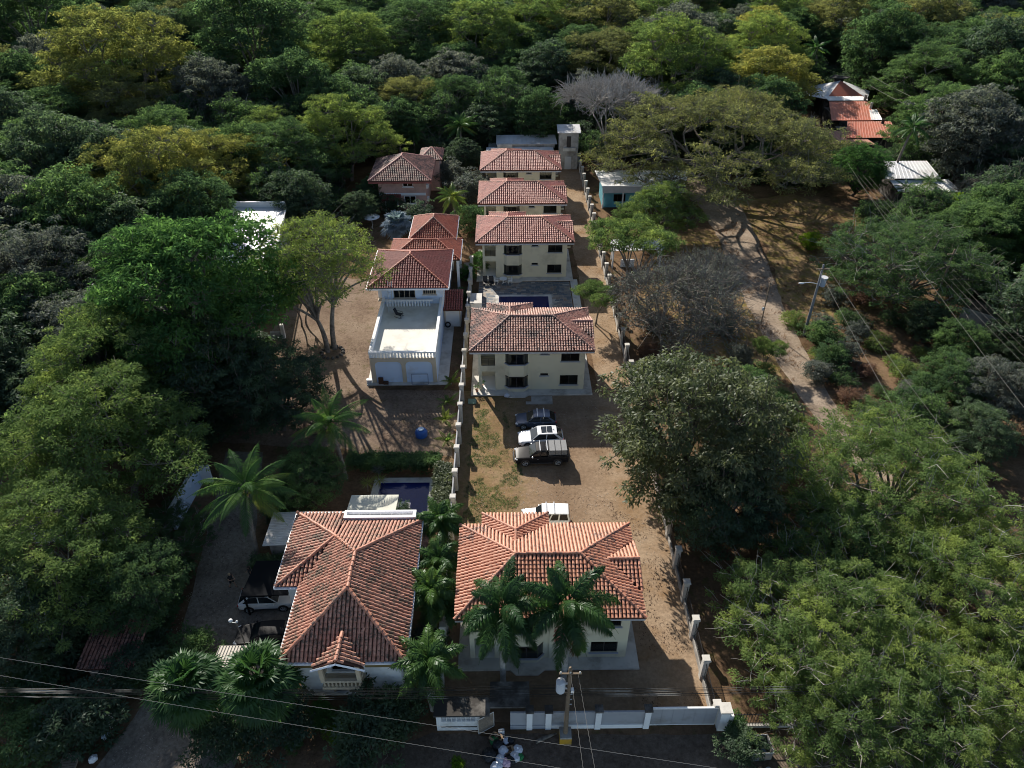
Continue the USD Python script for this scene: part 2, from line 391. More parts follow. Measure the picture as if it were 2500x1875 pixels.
make_tree("bare_tree", "dry", R=7.5, H=12.0, base=4.0, lobes=12, lobe_r=0.34, flat=0.5, tufts=64, tuft_r=0.5, per=0, seed=59, shape="umbrella", bare=4, twig=0.03, trunk_r=0.28, stems=2, pale=True, bark=TWIG)
make_tree("sparse_tree", "dusty", R=6.0, H=8.0, base=2.2, lobes=14, lobe_r=0.32, flat=0.6, tufts=44, tuft_r=0.6, per=10, L=0.26, W=0.09, seed=61, bare=3, bare_p=0.8, stems=3, twig=0.018, trunk_r=0.24, shape="dome")
make_tree("garden_bush", "green", R=1.5, H=2.4, base=0.15, lobes=10, lobe_r=0.46, flat=0.8, tufts=20, tuft_r=0.32, per=34, L=0.20, W=0.085, seed=67, shape="round", trunk_r=0.06, twig=0.01, bark=BARK_DARK, loose=2.0)
make_tree("scrub_bush", "olive", R=2.2, H=2.2, base=0.1, lobes=10, lobe_r=0.42, flat=0.6, tufts=18, tuft_r=0.4, per=28, L=0.28, W=0.10, seed=71, shape="round", trunk_r=0.05, twig=0.01, bare=1, loose=2.2)
for n_, s_, l_ in (("umbrella_yellow", "umbrella_near", "yellow"), ("umbrella_bright", "umbrella_near", "bright"), ("acacia_green", "acacia_near_two", "green"), ("layered_green", "layered_near", "green"),
                   ("broadleaf_dark", "broadleaf_near", "dark"), ("broadleaf_dusty", "broadleaf_near", "dusty"), ("broadleaf_green", "broadleaf_near", "green"), ("broadleaf_bright", "broadleaf_near", "bright"),
                   ("grand_yellow", "forest_grand", "yellow"), ("grand_green", "forest_grand", "green"), ("grand_grey", "forest_grand", "grey_olive"), ("forest_umbrella_grey", "forest_umbrella", "grey_olive"), ("forest_umbrella_yellow", "forest_umbrella", "yellow"), ("forest_umbrella_green", "forest_umbrella", "green"),
                   ("forest_round_dusty", "forest_round", "dusty"), ("forest_round_green", "forest_round", "green"), ("forest_loose_olive", "forest_loose", "olive"), ("forest_loose_dark", "forest_loose", "dark"),
                   ("bush_bright", "garden_bush", "bright"), ("bush_dark", "garden_bush", "dark"), ("bush_lime", "garden_bush", "lime"), ("bush_dusty", "garden_bush", "dusty"), ("scrub_dry", "scrub_bush", "dry"), ("scrub_green", "scrub_bush", "green")):
    recolour(n_, s_, l_)


def frond(az, elev, L, droop, nl, ll, lw, rng, plume=0.0, vee=0.5, stalk=0.16):
    """One feather leaf: arching midrib with pairs of narrow leaflets."""
    n = 12
    t = np.linspace(0, 1, n)
    ang = elev - droop * t ** 1.3
    ds = L / (n - 1)
    x = np.concatenate([[0], np.cumsum(np.cos(ang[:-1]) * ds)]); z = np.concatenate([[0], np.cumsum(np.sin(ang[:-1]) * ds)])
    rib = np.stack([x, np.zeros(n), z], 1)
    m = MB().tube(rib, np.linspace(0.05, 0.012, n), 4)
    k = np.linspace(stalk, 1.0, nl)
    px, pz, pa = np.interp(k, t, x), np.interp(k, t, z), np.interp(k, t, ang)
    size = ll * np.sin(np.clip(0.25 + 0.85 * (k - stalk) / (1 - stalk), 0, 1) * np.pi) ** 0.6 * (1 - 0.35 * k)
    vs = []
    for s in (-1, 1):
        for rep in range(2 if plume else 1):
            tw = rng.normal(0, 0.12 + plume * 0.6, nl)
            fwd = 0.55 + 0.5 * k
            d = np.stack([np.cos(pa) * fwd, np.full(nl, s * 1.0), np.sin(pa) * fwd - vee + tw], 1)
            d /= np.linalg.norm(d, axis=1, keepdims=True)
            l = (size * rng.uniform(0.85, 1.1, nl))[:, None]
            p = np.stack([px, np.zeros(nl), pz], 1)
            mid = p + d * l * 0.5
            tip = p + d * l - np.stack([0 * k, 0 * k, (0.32 + 0.3 * plume) * l[:, 0] * rng.uniform(0.6, 1.4, nl)], 1)
            w = np.stack([np.cos(pa), 0 * k, np.sin(pa)], 1) * lw * 0.5
            vs.append(np.stack([p - w * 0.5, p + w * 0.5, mid + w, tip, mid - w], 1))
    v = np.concatenate(vs).reshape(-1, 3)
    i = np.arange(len(v) // 5)[:, None] * 5
    m.add(v, np.vstack([i + [0, 1, 2], i + [0, 2, 4], i + [4, 2, 3]]))
    v, f = m.get()
    c, s = math.cos(az), math.sin(az)
    return v @ np.array([[c, s, 0], [-s, c, 0], [0, 0, 1]]), f


def ringed_trunk(base, top, r0, r1, bend, n=22, sides=10, bulge=0.0):
    base, top = np.asarray(base, float), np.asarray(top, float)
    p = bez(base, (base + top) / 2 + bend, top, n)
    t = np.linspace(0, 1, n)
    r = r0 + (r1 - r0) * t + bulge * np.exp(-((t - 0.35) / 0.22) ** 2)
    r[0] *= 1.35
    r = r * (1 + 0.05 * (np.arange(n) % 2))
    return MB().tube(p, r, sides).get()


PALM_TRUNK = barkmat("palm_trunk_bark", (0.12, 0.10, 0.085), (0.24, 0.21, 0.18))
ROYAL_TRUNK = barkmat("royal_palm_trunk", (0.22, 0.21, 0.20), (0.36, 0.35, 0.33))
SHAFT = plain("green_crownshaft", (0.08, 0.15, 0.04), 0.4)


def make_feather_palm(name, leaf, H, L, n, seed, ll=0.75, lw=0.085, nl=36, bend=0.6, r0=0.2, r1=0.13, plume=0.0, royal=False, leaf2=None, low=-0.5, husk=True, old=0):
    rng = np.random.default_rng(seed)
    cl = class_prim(name)
    top = np.array([bend, 0.3 * bend, H])
    part("trunk", ringed_trunk((0, 0, -0.2), top, r0, r1, np.array([-bend * 0.4, 0, 0]), bulge=0.07 if royal else 0), ROYAL_TRUNK if royal else PALM_TRUNK, cl, smooth=True)
    if royal:
        part("crownshaft", MB().tube([top - [0, 0, 0.9], top - [0, 0, 0.4], top + [0, 0, 0.25]], [0.17, 0.19, 0.09], 10).get(), SHAFT, cl, smooth=True)
    for k in range(n):
        el = 1.35 - (1.35 - low) * (k / (n - 1)) ** 0.9 + rng.uniform(-0.08, 0.08)
        v, f = frond(k * 2.39996 + rng.uniform(-0.2, 0.2), el, L * rng.uniform(0.86, 1.08) * (0.72 if k < 2 else 1), rng.uniform(1.0, 1.5) * (1.3 if royal else 1.12) if el > 0 else rng.uniform(0.6, 0.9), nl, ll, lw, rng, plume)
        part("frond", (v + top + [0, 0, 0.15], f), LEAF[leaf2] if (leaf2 and k > n * 0.62 and k % 2 == 0) else LEAF[leaf], cl)
    for k in range(old):
        v, f = frond(k * 2.1 + 0.4, -1.1, L * 0.7, 0.5, nl, ll * 0.5, lw, rng, 0.3)
        part("dry_frond", (v + top - [0, 0, 0.25], f), LEAF["dry"], cl)
    if husk:
        m = MB()
        for k in range(7):
            a = k * 0.9
            s = trimesh.creation.icosphere(1, 0.12); s.apply_translation(top + [0.24 * math.cos(a), 0.24 * math.sin(a), -0.12 - 0.06 * (k % 3)]); m.tri(s)
        part("fruit_cluster", m.get(), plain(name + "_fruit", (0.16, 0.15, 0.03), 0.5), cl)
    INFO[name] = (L, H, H)
    return cl


def make_fan_palm(name, leaf, H, n, seed, stalk=1.3, fan=1.0, segs=26, trunk=0.22, low=-0.7, skirt=False):
    rng = np.random.default_rng(seed)
    cl = class_prim(name)
    top = np.array([0.1, 0, H])
    part("trunk", ringed_trunk((0, 0, -0.2), top, trunk, trunk * 0.85, np.array([0.1, 0.1, 0]), n=14), PALM_TRUNK, cl, smooth=True)
    for k in range(n):
        el = 1.3 - (1.3 - low) * (k / (n - 1)) + rng.uniform(-0.1, 0.1)
        az = k * 2.39996 + rng.uniform(-0.2, 0.2)
        ls = stalk * rng.uniform(0.8, 1.1)
        d = np.array([math.cos(az) * math.cos(el), math.sin(az) * math.cos(el), math.sin(el)])
        hub = top + d * ls - [0, 0, 0.12 * ls]
        m = MB().tube([top, (top + hub) / 2 + [0, 0, 0.05], hub], [0.035, 0.028, 0.02], 4)
        side = np.cross(d, [0, 0, 1.0]); side /= np.linalg.norm(side) + 1e-9
        nrm = np.cross(side, d)
        d2 = d * 0.92 - np.array([0, 0, 0.38]); d2 /= np.linalg.norm(d2)
        a = np.linspace(-2.3, 2.3, segs) + rng.normal(0, 0.03, segs)
        ln = fan * (1 - 0.12 * np.abs(a) ** 1.1 * 0.5) * rng.uniform(0.9, 1.08, segs)
        dd = np.cos(a)[:, None] * d2 + np.sin(a)[:, None] * side - np.abs(np.sin(a))[:, None] * nrm * -0.25
        perp = -np.sin(a)[:, None] * d2 + np.cos(a)[:, None] * side
        w = fan * 2.0 / segs
        mid = hub + dd * (ln * 0.55)[:, None]
        tip = hub + dd * ln[:, None] - np.stack([0 * a, 0 * a, 0.22 * fan + 0.1 * rng.random(segs)], 1)
        z = np.where(np.arange(segs) % 2 == 0, 0.03, -0.03)[:, None] * nrm
        v = np.stack([np.tile(hub, (segs, 1)), mid - perp * w + z, mid + perp * w - z, tip], 1).reshape(-1, 3)
        i = np.arange(segs)[:, None] * 4
        m.add(v, np.vstack([i + [0, 1, 2], i + [1, 3, 2]]))
        part("fan_leaf", m.get(), LEAF[leaf], cl)
    INFO[name] = (stalk + fan, H, H)
    return cl


make_feather_palm("coconut_palm", "palm", 7.0, 4.6, 20, 5, ll=0.92, lw=0.055, nl=64, leaf2="palm_yellow", low=-0.35)
make_feather_palm("yellow_palm", "palm_yellow", 6.0, 3.3, 18, 6, ll=0.8, lw=0.065, nl=46, low=-0.75)
make_feather_palm("royal_palm", "palm_dark", 9.2, 4.7, 18, 7, ll=1.0, lw=0.065, nl=100, plume=0.7, royal=True, bend=0.15, r0=0.22, r1=0.17, low=-0.75, husk=False)
make_feather_palm("alley_palm", "palm", 4.4, 2.1, 22, 9, ll=0.55, lw=0.055, nl=40, plume=0.6, royal=True, bend=0.1, r0=0.11, r1=0.09, low=-0.55, husk=False, old=1)
make_feather_palm("young_palm", "palm_yellow", 0.25, 2.1, 9, 10, ll=0.45, lw=0.08, nl=20, bend=0.05, r0=0.1, r1=0.09, low=0.45, husk=False)
make_feather_palm("far_palm", "palm_dark", 10.5, 4.0, 17, 11, ll=0.85, lw=0.16, nl=24, bend=1.6, r0=0.25, r1=0.17, low=-0.6, leaf2="palm")
make_fan_palm("fan_palm", "palm_dark", 4.4, 46, 13, stalk=1.5, fan=1.2, segs=36, low=-1.15)
make_fan_palm("silver_palm", "silver", 2.6, 26, 14, stalk=1.5, fan=1.45, segs=24, low=-0.25)
make_fan_palm("small_fan_palm", "palm", 0.5, 14, 15, stalk=0.8, fan=0.75, segs=18, low=0.1, trunk=0.1)


def plant(kind, name, label, cat, dx, dy, hw=None, s=None, group=None, rz=None, foot=None, zf=1.0, rng=random.Random(77)):
    """Sets a plant where its crown centre is sighted; hw is half the crown's sighted width. foot: the crown stands over this ground point instead."""
    R, H, zc = INFO[kind]
    if foot is not None:
        xy = np.asarray(foot, float)
    else:
        s0 = s or 1.0
        for _ in range(6):
            xy = at(dx, dy, zc * s0 * zf)
            dep = (np.array([xy[0], xy[1], zc * s0 * zf - CAM_H]) @ F_)
            if s is None:
                s0 = hw * 1.1302 * dep / FPX / R
            else:
                break
        s = s0
    rz = rng.uniform(0, 6.28) if rz is None else rz
    s = s or 1.0
    PLANTED.append((xy[0], xy[1], R * s))
    return copy_of(stage.GetPrimAtPath("/class_" + kind), name, label, cat, (xy[0], xy[1], 0), rz, group, (s, s, s * zf))


PLANTED = []
# ---------------------------------------------------------------- ground, roads, water
def groundmat(name, base, alt, dark, green=None, g_amt=0.4, scale=0.22, rough=0.95, bump=0.5):
    nodes = {"g": ("geometry", {}), "n1": ("noise_texture", {"scale": scale, "detail": 8.0, "roughness": 0.65}), "r1": ("rgb_ramp", {"ramp": [(0.32, dark), (0.5, base), (0.70, alt)]}),
             "n2": ("noise_texture", {"scale": 3.2, "detail": 6.0, "roughness": 0.75}), "r2": ("rgb_ramp", {"ramp": [(0.3, (0.62,) * 3), (0.7, (1.2,) * 3)]}), "m": ("mix", {"mix_type": "multiply", "fac": 1.0}),
             "n5": ("noise_texture", {"scale": 22.0, "detail": 4.0, "roughness": 0.8}), "r5": ("rgb_ramp", {"ramp": [(0.3, (0.86,) * 3), (0.72, (1.08,) * 3)]}), "m5": ("mix", {"mix_type": "multiply", "fac": 1.0}),
             "d": ("diffuse_bsdf", {}), "b": ("bump", {"strength": bump, "distance": 0.12})}
    links = [("g.position", "n1.vector"), ("n1.fac", "r1.fac"), ("g.position", "n2.vector"), ("n2.fac", "r2.fac"), ("r1.color", "m.color1"), ("r2.color", "m.color2"),
             ("g.position", "n5.vector"), ("n5.fac", "r5.fac"), ("m.color", "m5.color1"), ("r5.color", "m5.color2"), ("n2.fac", "b.height"), ("b.normal", "d.normal")]
    last = "m5.color"
    if green:
        nodes |= {"n3": ("noise_texture", {"scale": 0.75, "detail": 9.0, "roughness": 0.75}), "r3": ("rgb_ramp", {"ramp": [(0.62 - 0.25 * g_amt, (0, 0, 0)), (0.72 - 0.2 * g_amt, (0.85,) * 3)]}), "m3": ("mix", {"color2": green})}
        links += [("g.position", "n3.vector"), ("n3.fac", "r3.fac"), ("r3.color", "m3.fac"), (last, "m3.color1")]
        last = "m3.color"
    return M_(name, nodes, links + [(last, "d.color")], "d.BSDF")


DIRT = groundmat("forest_dirt", (0.155, 0.10, 0.062), (0.22, 0.15, 0.095), (0.075, 0.05, 0.032), (0.075, 0.075, 0.028), 0.35)
LOT_ = lambda: groundmat("lot_dirt", (0.27, 0.175, 0.105), (0.33, 0.225, 0.14), (0.20, 0.125, 0.075), (0.20, 0.13, 0.07), 0.2)
LAWN_ = lambda: groundmat("dry_lawn", (0.27, 0.165, 0.075), (0.31, 0.20, 0.10), (0.20, 0.115, 0.05), (0.085, 0.10, 0.028), 0.55, scale=0.5)
DRIVE_ = lambda: groundmat("driveway_dirt", (0.33, 0.235, 0.155), (0.40, 0.30, 0.205), (0.27, 0.165, 0.09), (0.31, 0.18, 0.085), 0.3, scale=0.35)
LANE = groundmat("lane_gravel", (0.21, 0.18, 0.15), (0.27, 0.235, 0.195), (0.14, 0.12, 0.10), scale=0.4)
STREET = groundmat("street_dirt", (0.13, 0.10, 0.078), (0.17, 0.135, 0.105), (0.085, 0.065, 0.05), scale=0.4)
PATH = groundmat("path_dust", (0.29, 0.23, 0.175), (0.35, 0.285, 0.22), (0.21, 0.16, 0.115), scale=0.3)
FIELD = groundmat("dry_grass_field", (0.24, 0.165, 0.092), (0.31, 0.225, 0.135), (0.15, 0.10, 0.06), (0.15, 0.13, 0.035), 0.6, scale=0.25)
YARD = groundmat("yard_dirt", (0.215, 0.16, 0.12), (0.27, 0.21, 0.16), (0.14, 0.10, 0.075), (0.10, 0.085, 0.045), 0.3)


def ragged(pts, seed, amp=0.35, step=1.2):
    """A polygon whose edges wander as earth edges do."""
    out = []
    n = len(pts)
    for i in range(n):
        a, b = np.array(pts[i], float), np.array(pts[(i + 1) % n], float)
        k = max(1, int(np.linalg.norm(b - a) / step))
        for j in range(k):
            p = a + (b - a) * j / k
            o = meshkit.fbm(np.array([[p[0] * 0.6, p[1] * 0.6, seed], [p[0] * 0.6 + 9, p[1] * 0.6, seed + 7.0]]), 3) - 0.5
            out.append(p + o * 2 * amp)
    return out


def sheet(name, pts, z, mat, seed=0, amp=0.35, label=None):
    poly = Polygon(ragged(pts, seed, amp)) if amp else Polygon(pts)
    poly = poly.buffer(0)
    if poly.geom_type != "Polygon":
        poly = max(poly.geoms, key=lambda q: q.area)
    v, f = trimesh.creation.triangulate_polygon(poly, engine="earcut")
    m = part(name, (np.column_stack([v, np.full(len(v), z)]), f), mat)
    return tag(m, label, None, None, "structure")


gx, gy = np.meshgrid(np.linspace(-700, 700, 57), np.linspace(-60, 900, 49))
gz = np.where(gy > 190, ((np.clip(gy, 190, None) - 190) / 250) ** 1.6 * 22, 0.0)
gi = np.arange(56)[None, :] + np.arange(48)[:, None] * 57
tag(part("ground", (np.stack([gx, gy, gz], -1).reshape(-1, 3), np.stack([gi, gi + 1, gi + 58, gi + 57], -1).reshape(-1, 4)), DIRT, smooth=True), "brown earth under the trees and round the houses", kind="structure")


def ground_z(y):
    return 0.0 if y < 190 else ((y - 190) / 250) ** 1.6 * 22


def lot_material():
    nodes = {"g": ("geometry", {}), "x": ("separate_xyz", {}), "w": ("noise_texture", {"scale": 0.45, "detail": 6.0, "roughness": 0.65}),
             "n1": ("noise_texture", {"scale": 0.30, "detail": 8.0, "roughness": 0.65}), "lot": ("rgb_ramp", {"ramp": [(0.30, (0.168, 0.114, 0.074)), (0.5, (0.235, 0.166, 0.111)), (0.70, (0.295, 0.216, 0.15))]}),
             "drv": ("rgb_ramp", {"ramp": [(0.30, (0.22, 0.135, 0.07)), (0.5, (0.29, 0.21, 0.14)), (0.70, (0.35, 0.265, 0.185))]}), "lawn": ("rgb_ramp", {"ramp": [(0.30, (0.17, 0.11, 0.062)), (0.5, (0.24, 0.16, 0.09)), (0.70, (0.29, 0.20, 0.125))]}),
             "n3": ("noise_texture", {"scale": 1.3, "detail": 9.0, "roughness": 0.78}), "gr": ("rgb_ramp", {"ramp": [(0.44, (0, 0, 0)), (0.70, (0.62,) * 3)]}), "gm": ("mix", {"color2": (0.085, 0.105, 0.03)}),
             "jx": ("math", {"math_type": "multiply_add", "value2": 7.0}), "jy": ("math", {"math_type": "multiply_add", "value2": 5.0}),
             "lx": ("map_range", {"range_type": "smoothstep", "from_min": 7.0, "from_max": 3.2, "to_min": 0.0, "to_max": 1.0, "clamp": True}), "ly": ("map_range", {"range_type": "smoothstep", "from_min": 43.0, "from_max": 45.5, "to_min": 0.0, "to_max": 1.0, "clamp": True}), "lm": ("math", {"math_type": "multiply"}),
             "dx": ("map_range", {"range_type": "smoothstep", "from_min": 11.2, "from_max": 14.6, "to_min": 0.0, "to_max": 1.0, "clamp": True}), "m1": ("mix", {}), "m2": ("mix", {}),
             "n2": ("noise_texture", {"scale": 3.2, "detail": 6.0, "roughness": 0.75}), "r2": ("rgb_ramp", {"ramp": [(0.3, (0.68,) * 3), (0.7, (1.18,) * 3)]}), "m": ("mix", {"mix_type": "multiply", "fac": 1.0}),
             "n5": ("noise_texture", {"scale": 22.0, "detail": 4.0, "roughness": 0.8}), "r5": ("rgb_ramp", {"ramp": [(0.3, (0.86,) * 3), (0.72, (1.08,) * 3)]}), "m5": ("mix", {"mix_type": "multiply", "fac": 1.0}), "d": ("diffuse_bsdf", {}), "b": ("bump", {"strength": 0.5, "distance": 0.1})}
    links = [("g.position", f"{k}.vector") for k in ("w", "n1", "n2", "n3", "n5", "x")] + [("w.fac", "jx.value1"), ("x.x", "jx.value3"), ("w.fac", "jy.value1"), ("x.y", "jy.value3"), ("jx.value", "lx.value"), ("jy.value", "ly.value"), ("jx.value", "dx.value"), ("lx.result", "lm.value1"), ("ly.result", "lm.value2"),
             ("n1.fac", "lot.fac"), ("n1.fac", "drv.fac"), ("n1.fac", "lawn.fac"), ("n3.fac", "gr.fac"), ("gr.color", "gm.fac"), ("lawn.color", "gm.color1"), ("lot.color", "m1.color1"), ("gm.color", "m1.color2"), ("lm.value", "m1.fac"), ("m1.color", "m2.color1"), ("drv.color", "m2.color2"), ("dx.result", "m2.fac"),
             ("m2.color", "m.color1"), ("n2.fac", "r2.fac"), ("r2.color", "m.color2"), ("m.color", "m5.color1"), ("n5.fac", "r5.fac"), ("r5.color", "m5.color2"), ("m5.color", "d.color"), ("n2.fac", "b.height"), ("b.normal", "d.normal")]
    for k, (t, i) in nodes.items():
        pass
    links = [(a_.replace("g.position", "g.position"), b_) for a_, b_ in links]
    return M_("lot_earth", nodes, links, "d.BSDF")


LOTMIX = lot_material()
sheet("dirt_lot", [(-4.9, 27.3), (14.2, 27.3), (14.2, 66), (-4.9, 66)], 0.004, LOTMIX, 1, 0.15, "bare brown dirt lot with a dry patchy lawn left of the parked cars")
sheet("driveway", [(10.2, 66.2), (13.9, 66.2), (13.8, 136), (9.8, 136), (10.2, 92)], 0.008, LOTMIX, 2, 0.25, "pale dirt driveway running along the pillared wall")
sheet("gravel_lane", [(-34, 18), (-19.5, 18), (-18.2, 27), (-17.6, 30.4), (-17.4, 40.2), (-20.4, 40.4), (-22.2, 42.5), (-23.4, 48), (-25, 56), (-28.8, 56), (-27.6, 47.5), (-26.4, 40), (-25.6, 32), (-28, 24)], 0.008, LANE, 4, 0.35, "grey gravel lane beside the left villa")
sheet("street", [(-75, 8), (70, 8), (70, 22.5), (15, 26.3), (-5.4, 26.5), (-18, 22.5), (-75, 20.5)], 0.004, STREET, 5, 0.3, "dark earth street in front of the white wall")
PATHC = [(26.0, 152), (33.0, 128), (36.3, 116), (36.0, 104), (35.0, 92), (34.4, 84), (34.2, 76), (34.0, 70), (34.4, 63), (35.2, 56), (37.5, 46), (40.5, 36), (44.5, 26), (49, 14)]
pw = [2.6, 3.1, 3.4, 3.1, 2.8, 2.4, 2.1, 1.9, 1.7, 1.4, 1.4, 1.4, 1.5, 1.6]
sheet("footpath", [(x - w, y) for (x, y), w in zip(PATHC, pw)] + [(x + w, y) for (x, y), w in reversed(list(zip(PATHC, pw)))], 0.012, PATH, 6, 0.3, "grey dusty track winding past the utility pole")
sheet("dry_field", [(38.5, 120), (50, 122), (60, 112), (57, 96), (50, 84), (39, 78), (36.5, 86), (39.5, 100)], 0.008, FIELD, 7, 1.2, "orange dry grass field right of the track")
sheet("verge", [(20, 64), (32, 62), (32.5, 78), (34, 92), (33, 108), (24, 106), (17, 84)], 0.008, FIELD, 8, 1.2, "reddish dry ground between driveway wall and track")
sheet("yard", [(-32, 58), (-15.5, 56), (-5.6, 55), (-5.6, 66), (-15.4, 66.5), (-16.6, 92), (-28, 94), (-30, 78)], 0.006, YARD, 9, 0.6, "bare yard beside the white terrace house")

# grass tufts in the lawn and the dry field: nobody could count them
rng = np.random.default_rng(5)
def tufts_mesh(n, region, h, seed):
    r = np.random.default_rng(seed)
    poly = Polygon(region); x0, y0, x1, y1 = poly.bounds
    p = np.column_stack([r.uniform(x0, x1, n), r.uniform(y0, y1, n)])
    keep = contains_xy(poly, p[:, 0], p[:, 1]) & (meshkit.fbm(np.column_stack([p * 0.7, np.full(n, 3.3)]), 3) > 0.52)
    p = p[keep]; k = 7
    c = np.repeat(np.column_stack([p, np.full(len(p), 0.01)]), k, 0); m = len(c)
    a = r.uniform(0, 6.28, m); ll = h * r.uniform(0.5, 1.3, m)
    c[:, :2] += r.normal(0, 0.07, (m, 2))
    d = np.stack([np.cos(a) * 0.7, np.sin(a) * 0.7, np.ones(m)], 1) * ll[:, None]
    s = np.stack([-np.sin(a), np.cos(a), 0 * a], 1) * 0.016
    v = np.stack([c - s, c + s, c + d], 1).reshape(-1, 3)
    return v, np.arange(len(v)).reshape(-1, 3)
tag(part("grass", tufts_mesh(9000, [(-4.2, 42.3), (1.6, 42), (2.6, 46), (0.4, 58), (-0.4, 63), (-4.3, 63)], 0.07, 1), LEAF["green"]), "short green grass growing in tufts on the dry lawn", "grass", kind="stuff")
tag(part("dry_grass", tufts_mesh(9000, [(20, 66), (31, 64), (40, 80), (50, 84), (57, 97), (58, 112), (48, 121), (40, 116), (30, 104), (20, 90)], 0.38, 2), LEAF["dry"]), "tall dry grass on the open ground round the track", "grass", kind="stuff")


# fallen leaves and pebbles over the bare ground
def litter(n, boxes, size, seed, flat=True):
    r = np.random.default_rng(seed); c = []
    for x0, x1, y0, y1, w in boxes:
        c.append(np.column_stack([r.uniform(x0, x1, int(n * w)), r.uniform(y0, y1, int(n * w))]))
    c = np.vstack(c); c = c[meshkit.fbm(np.column_stack([c * 0.35, np.full(len(c), seed)]), 3) > 0.47]; m = len(c)
    a = r.uniform(0, 6.28, m); s = size * r.uniform(0.5, 1.4, m); t = r.normal(0, 0.3, (m, 2))
    d = np.stack([np.cos(a), np.sin(a), t[:, 0]], 1) * s[:, None]; e = np.stack([-np.sin(a), np.cos(a), t[:, 1]], 1) * s[:, None] * 0.45
    p = np.column_stack([c, np.full(m, 0.03)])
    v = np.stack([p - d, p + e, p + d, p - e], 1).reshape(-1, 3); i = np.arange(m)[:, None] * 4
    return v, np.vstack([i + [0, 1, 2], i + [0, 2, 3]])
LITTER = leafmat("fallen_leaf", (0.08, 0.05, 0.025), (0.15, 0.10, 0.05), (0.26, 0.19, 0.10), bright=1.0, trans=0.1)
tag(part("fallen_leaves", litter(9000, [(9.5, 14, 27.5, 62, .5), (-4.5, 10, 42, 64, .25), (-30, -16, 57, 90, .5), (-27, -18, 20, 50, .3), (-16, -6, 55, 67, .3), (10, 13.8, 66, 130, .4), (-20, 20, 18, 26.5, .35)], 0.055, 3), LITTER), "dry fallen leaves scattered over the lot, yard and lane", "litter", kind="stuff")
tag(part("pebbles", litter(5000, [(-4, 13.8, 41, 64, .5), (-27, -18, 22, 48, .6), (10, 13.8, 66, 130, .3)], 0.05, 7), plain("pebble", (0.30, 0.27, 0.23), 0.9, var=0.4, scale=8)), "pale pebbles strewn over the dirt lot and gravel lane", "pebbles", kind="stuff")


# ---------------------------------------------------------------- building materials
def tilemat(name, cols, moss, amt, mossy_scale=0.55):
    nodes = {"g": ("geometry", {}), "v": ("voronoi_texture", {"scale": 2.9}), "s": ("separate_color", {}), "i": ("math", {"math_type": "multiply_add", "value2": 0.45}), "h": ("math", {"math_type": "multiply", "value2": 0.6}),
             "r": ("rgb_ramp", {"ramp": [(0.08, cols[0]), (0.5, cols[1]), (0.95, cols[2])]}),
             "n": ("noise_texture", {"scale": mossy_scale, "detail": 7.0, "roughness": 0.72}), "n2": ("noise_texture", {"scale": 5.5, "detail": 3.0, "roughness": 0.7}), "a": ("math", {"math_type": "multiply_add", "value2": 0.5}),
             "hf": ("math", {"math_type": "multiply", "value2": 0.5}), "r2": ("rgb_ramp", {"ramp": [(0.555 - 0.13 * amt, (0, 0, 0)), (0.62 - 0.12 * amt, (0.92,) * 3)]}), "m": ("mix", {"color2": moss}),
             "p": ("principled_bsdf", {"roughness": 0.62, "specular_ior_level": 0.45})}
    links = [("g.position", "v.vector"), ("v.color", "s.color"), ("s.r", "h.value1"), ("g.random_per_island", "i.value1"), ("h.value", "i.value3"), ("i.value", "r.fac"), ("g.position", "n.vector"), ("g.position", "n2.vector"),
             ("n2.fac", "hf.value1"), ("n.fac", "a.value1"), ("hf.value", "a.value3"), ("a.value", "r2.fac"), ("r2.color", "m.fac"), ("r.color", "m.color1"), ("m.color", "p.base_color")]
    return M_(name, nodes, links, "p.BSDF")


TILE_CLEAN = tilemat("clean_clay_tile", [(0.44, 0.185, 0.11), (0.52, 0.25, 0.16), (0.59, 0.325, 0.225)], (0.06, 0.05, 0.045), 0.12)
TILE_STAIN = tilemat("stained_clay_tile", [(0.38, 0.18, 0.135), (0.48, 0.27, 0.205), (0.57, 0.37, 0.30)], (0.035, 0.03, 0.03), 0.55)
TILE_PINK = tilemat("faded_clay_tile", [(0.42, 0.17, 0.13), (0.53, 0.25, 0.195), (0.62, 0.35, 0.29)], (0.10, 0.07, 0.06), 0.08)
TILE_VILLA = tilemat("mossy_clay_tile", [(0.34, 0.15, 0.10), (0.43, 0.21, 0.145), (0.51, 0.29, 0.21)], (0.075, 0.065, 0.045), 0.5, 0.9)
TILE_RED = tilemat("dark_red_tile", [(0.20, 0.05, 0.04), (0.25, 0.07, 0.055), (0.31, 0.10, 0.08)], (0.13, 0.06, 0.05), 0.05)
TILE_ORANGE = tilemat("orange_red_tile", [(0.34, 0.09, 0.05), (0.42, 0.13, 0.07), (0.48, 0.17, 0.10)], (0.16, 0.08, 0.06), 0.15)
TILE_OLD = tilemat("old_brown_tile", [(0.27, 0.12, 0.09), (0.38, 0.19, 0.14), (0.46, 0.27, 0.20)], (0.06, 0.045, 0.04), 0.65, 0.8)
RIDGE = tilemat("ridge_tile", [(0.36, 0.14, 0.085), (0.45, 0.20, 0.125), (0.53, 0.27, 0.18)], (0.08, 0.06, 0.05), 0.4)
DECK = plain("roof_underlay", (0.10, 0.045, 0.032), 0.9, dirt=(0.04, 0.03, 0.028))
CREAM = plain("cream_render", (0.55, 0.515, 0.385), 0.85, 0.2, var=0.05, scale=0.6, dirt=(0.36, 0.33, 0.25), dirt_amt=0.25)
WHITE = plain("white_render", (0.74, 0.745, 0.74), 0.8, 0.2, var=0.04, scale=0.8, dirt=(0.48, 0.46, 0.42), dirt_amt=0.22)
WHITE_CLEAN = plain("white_paint", (0.78, 0.78, 0.76), 0.55, 0.4, var=0.03)
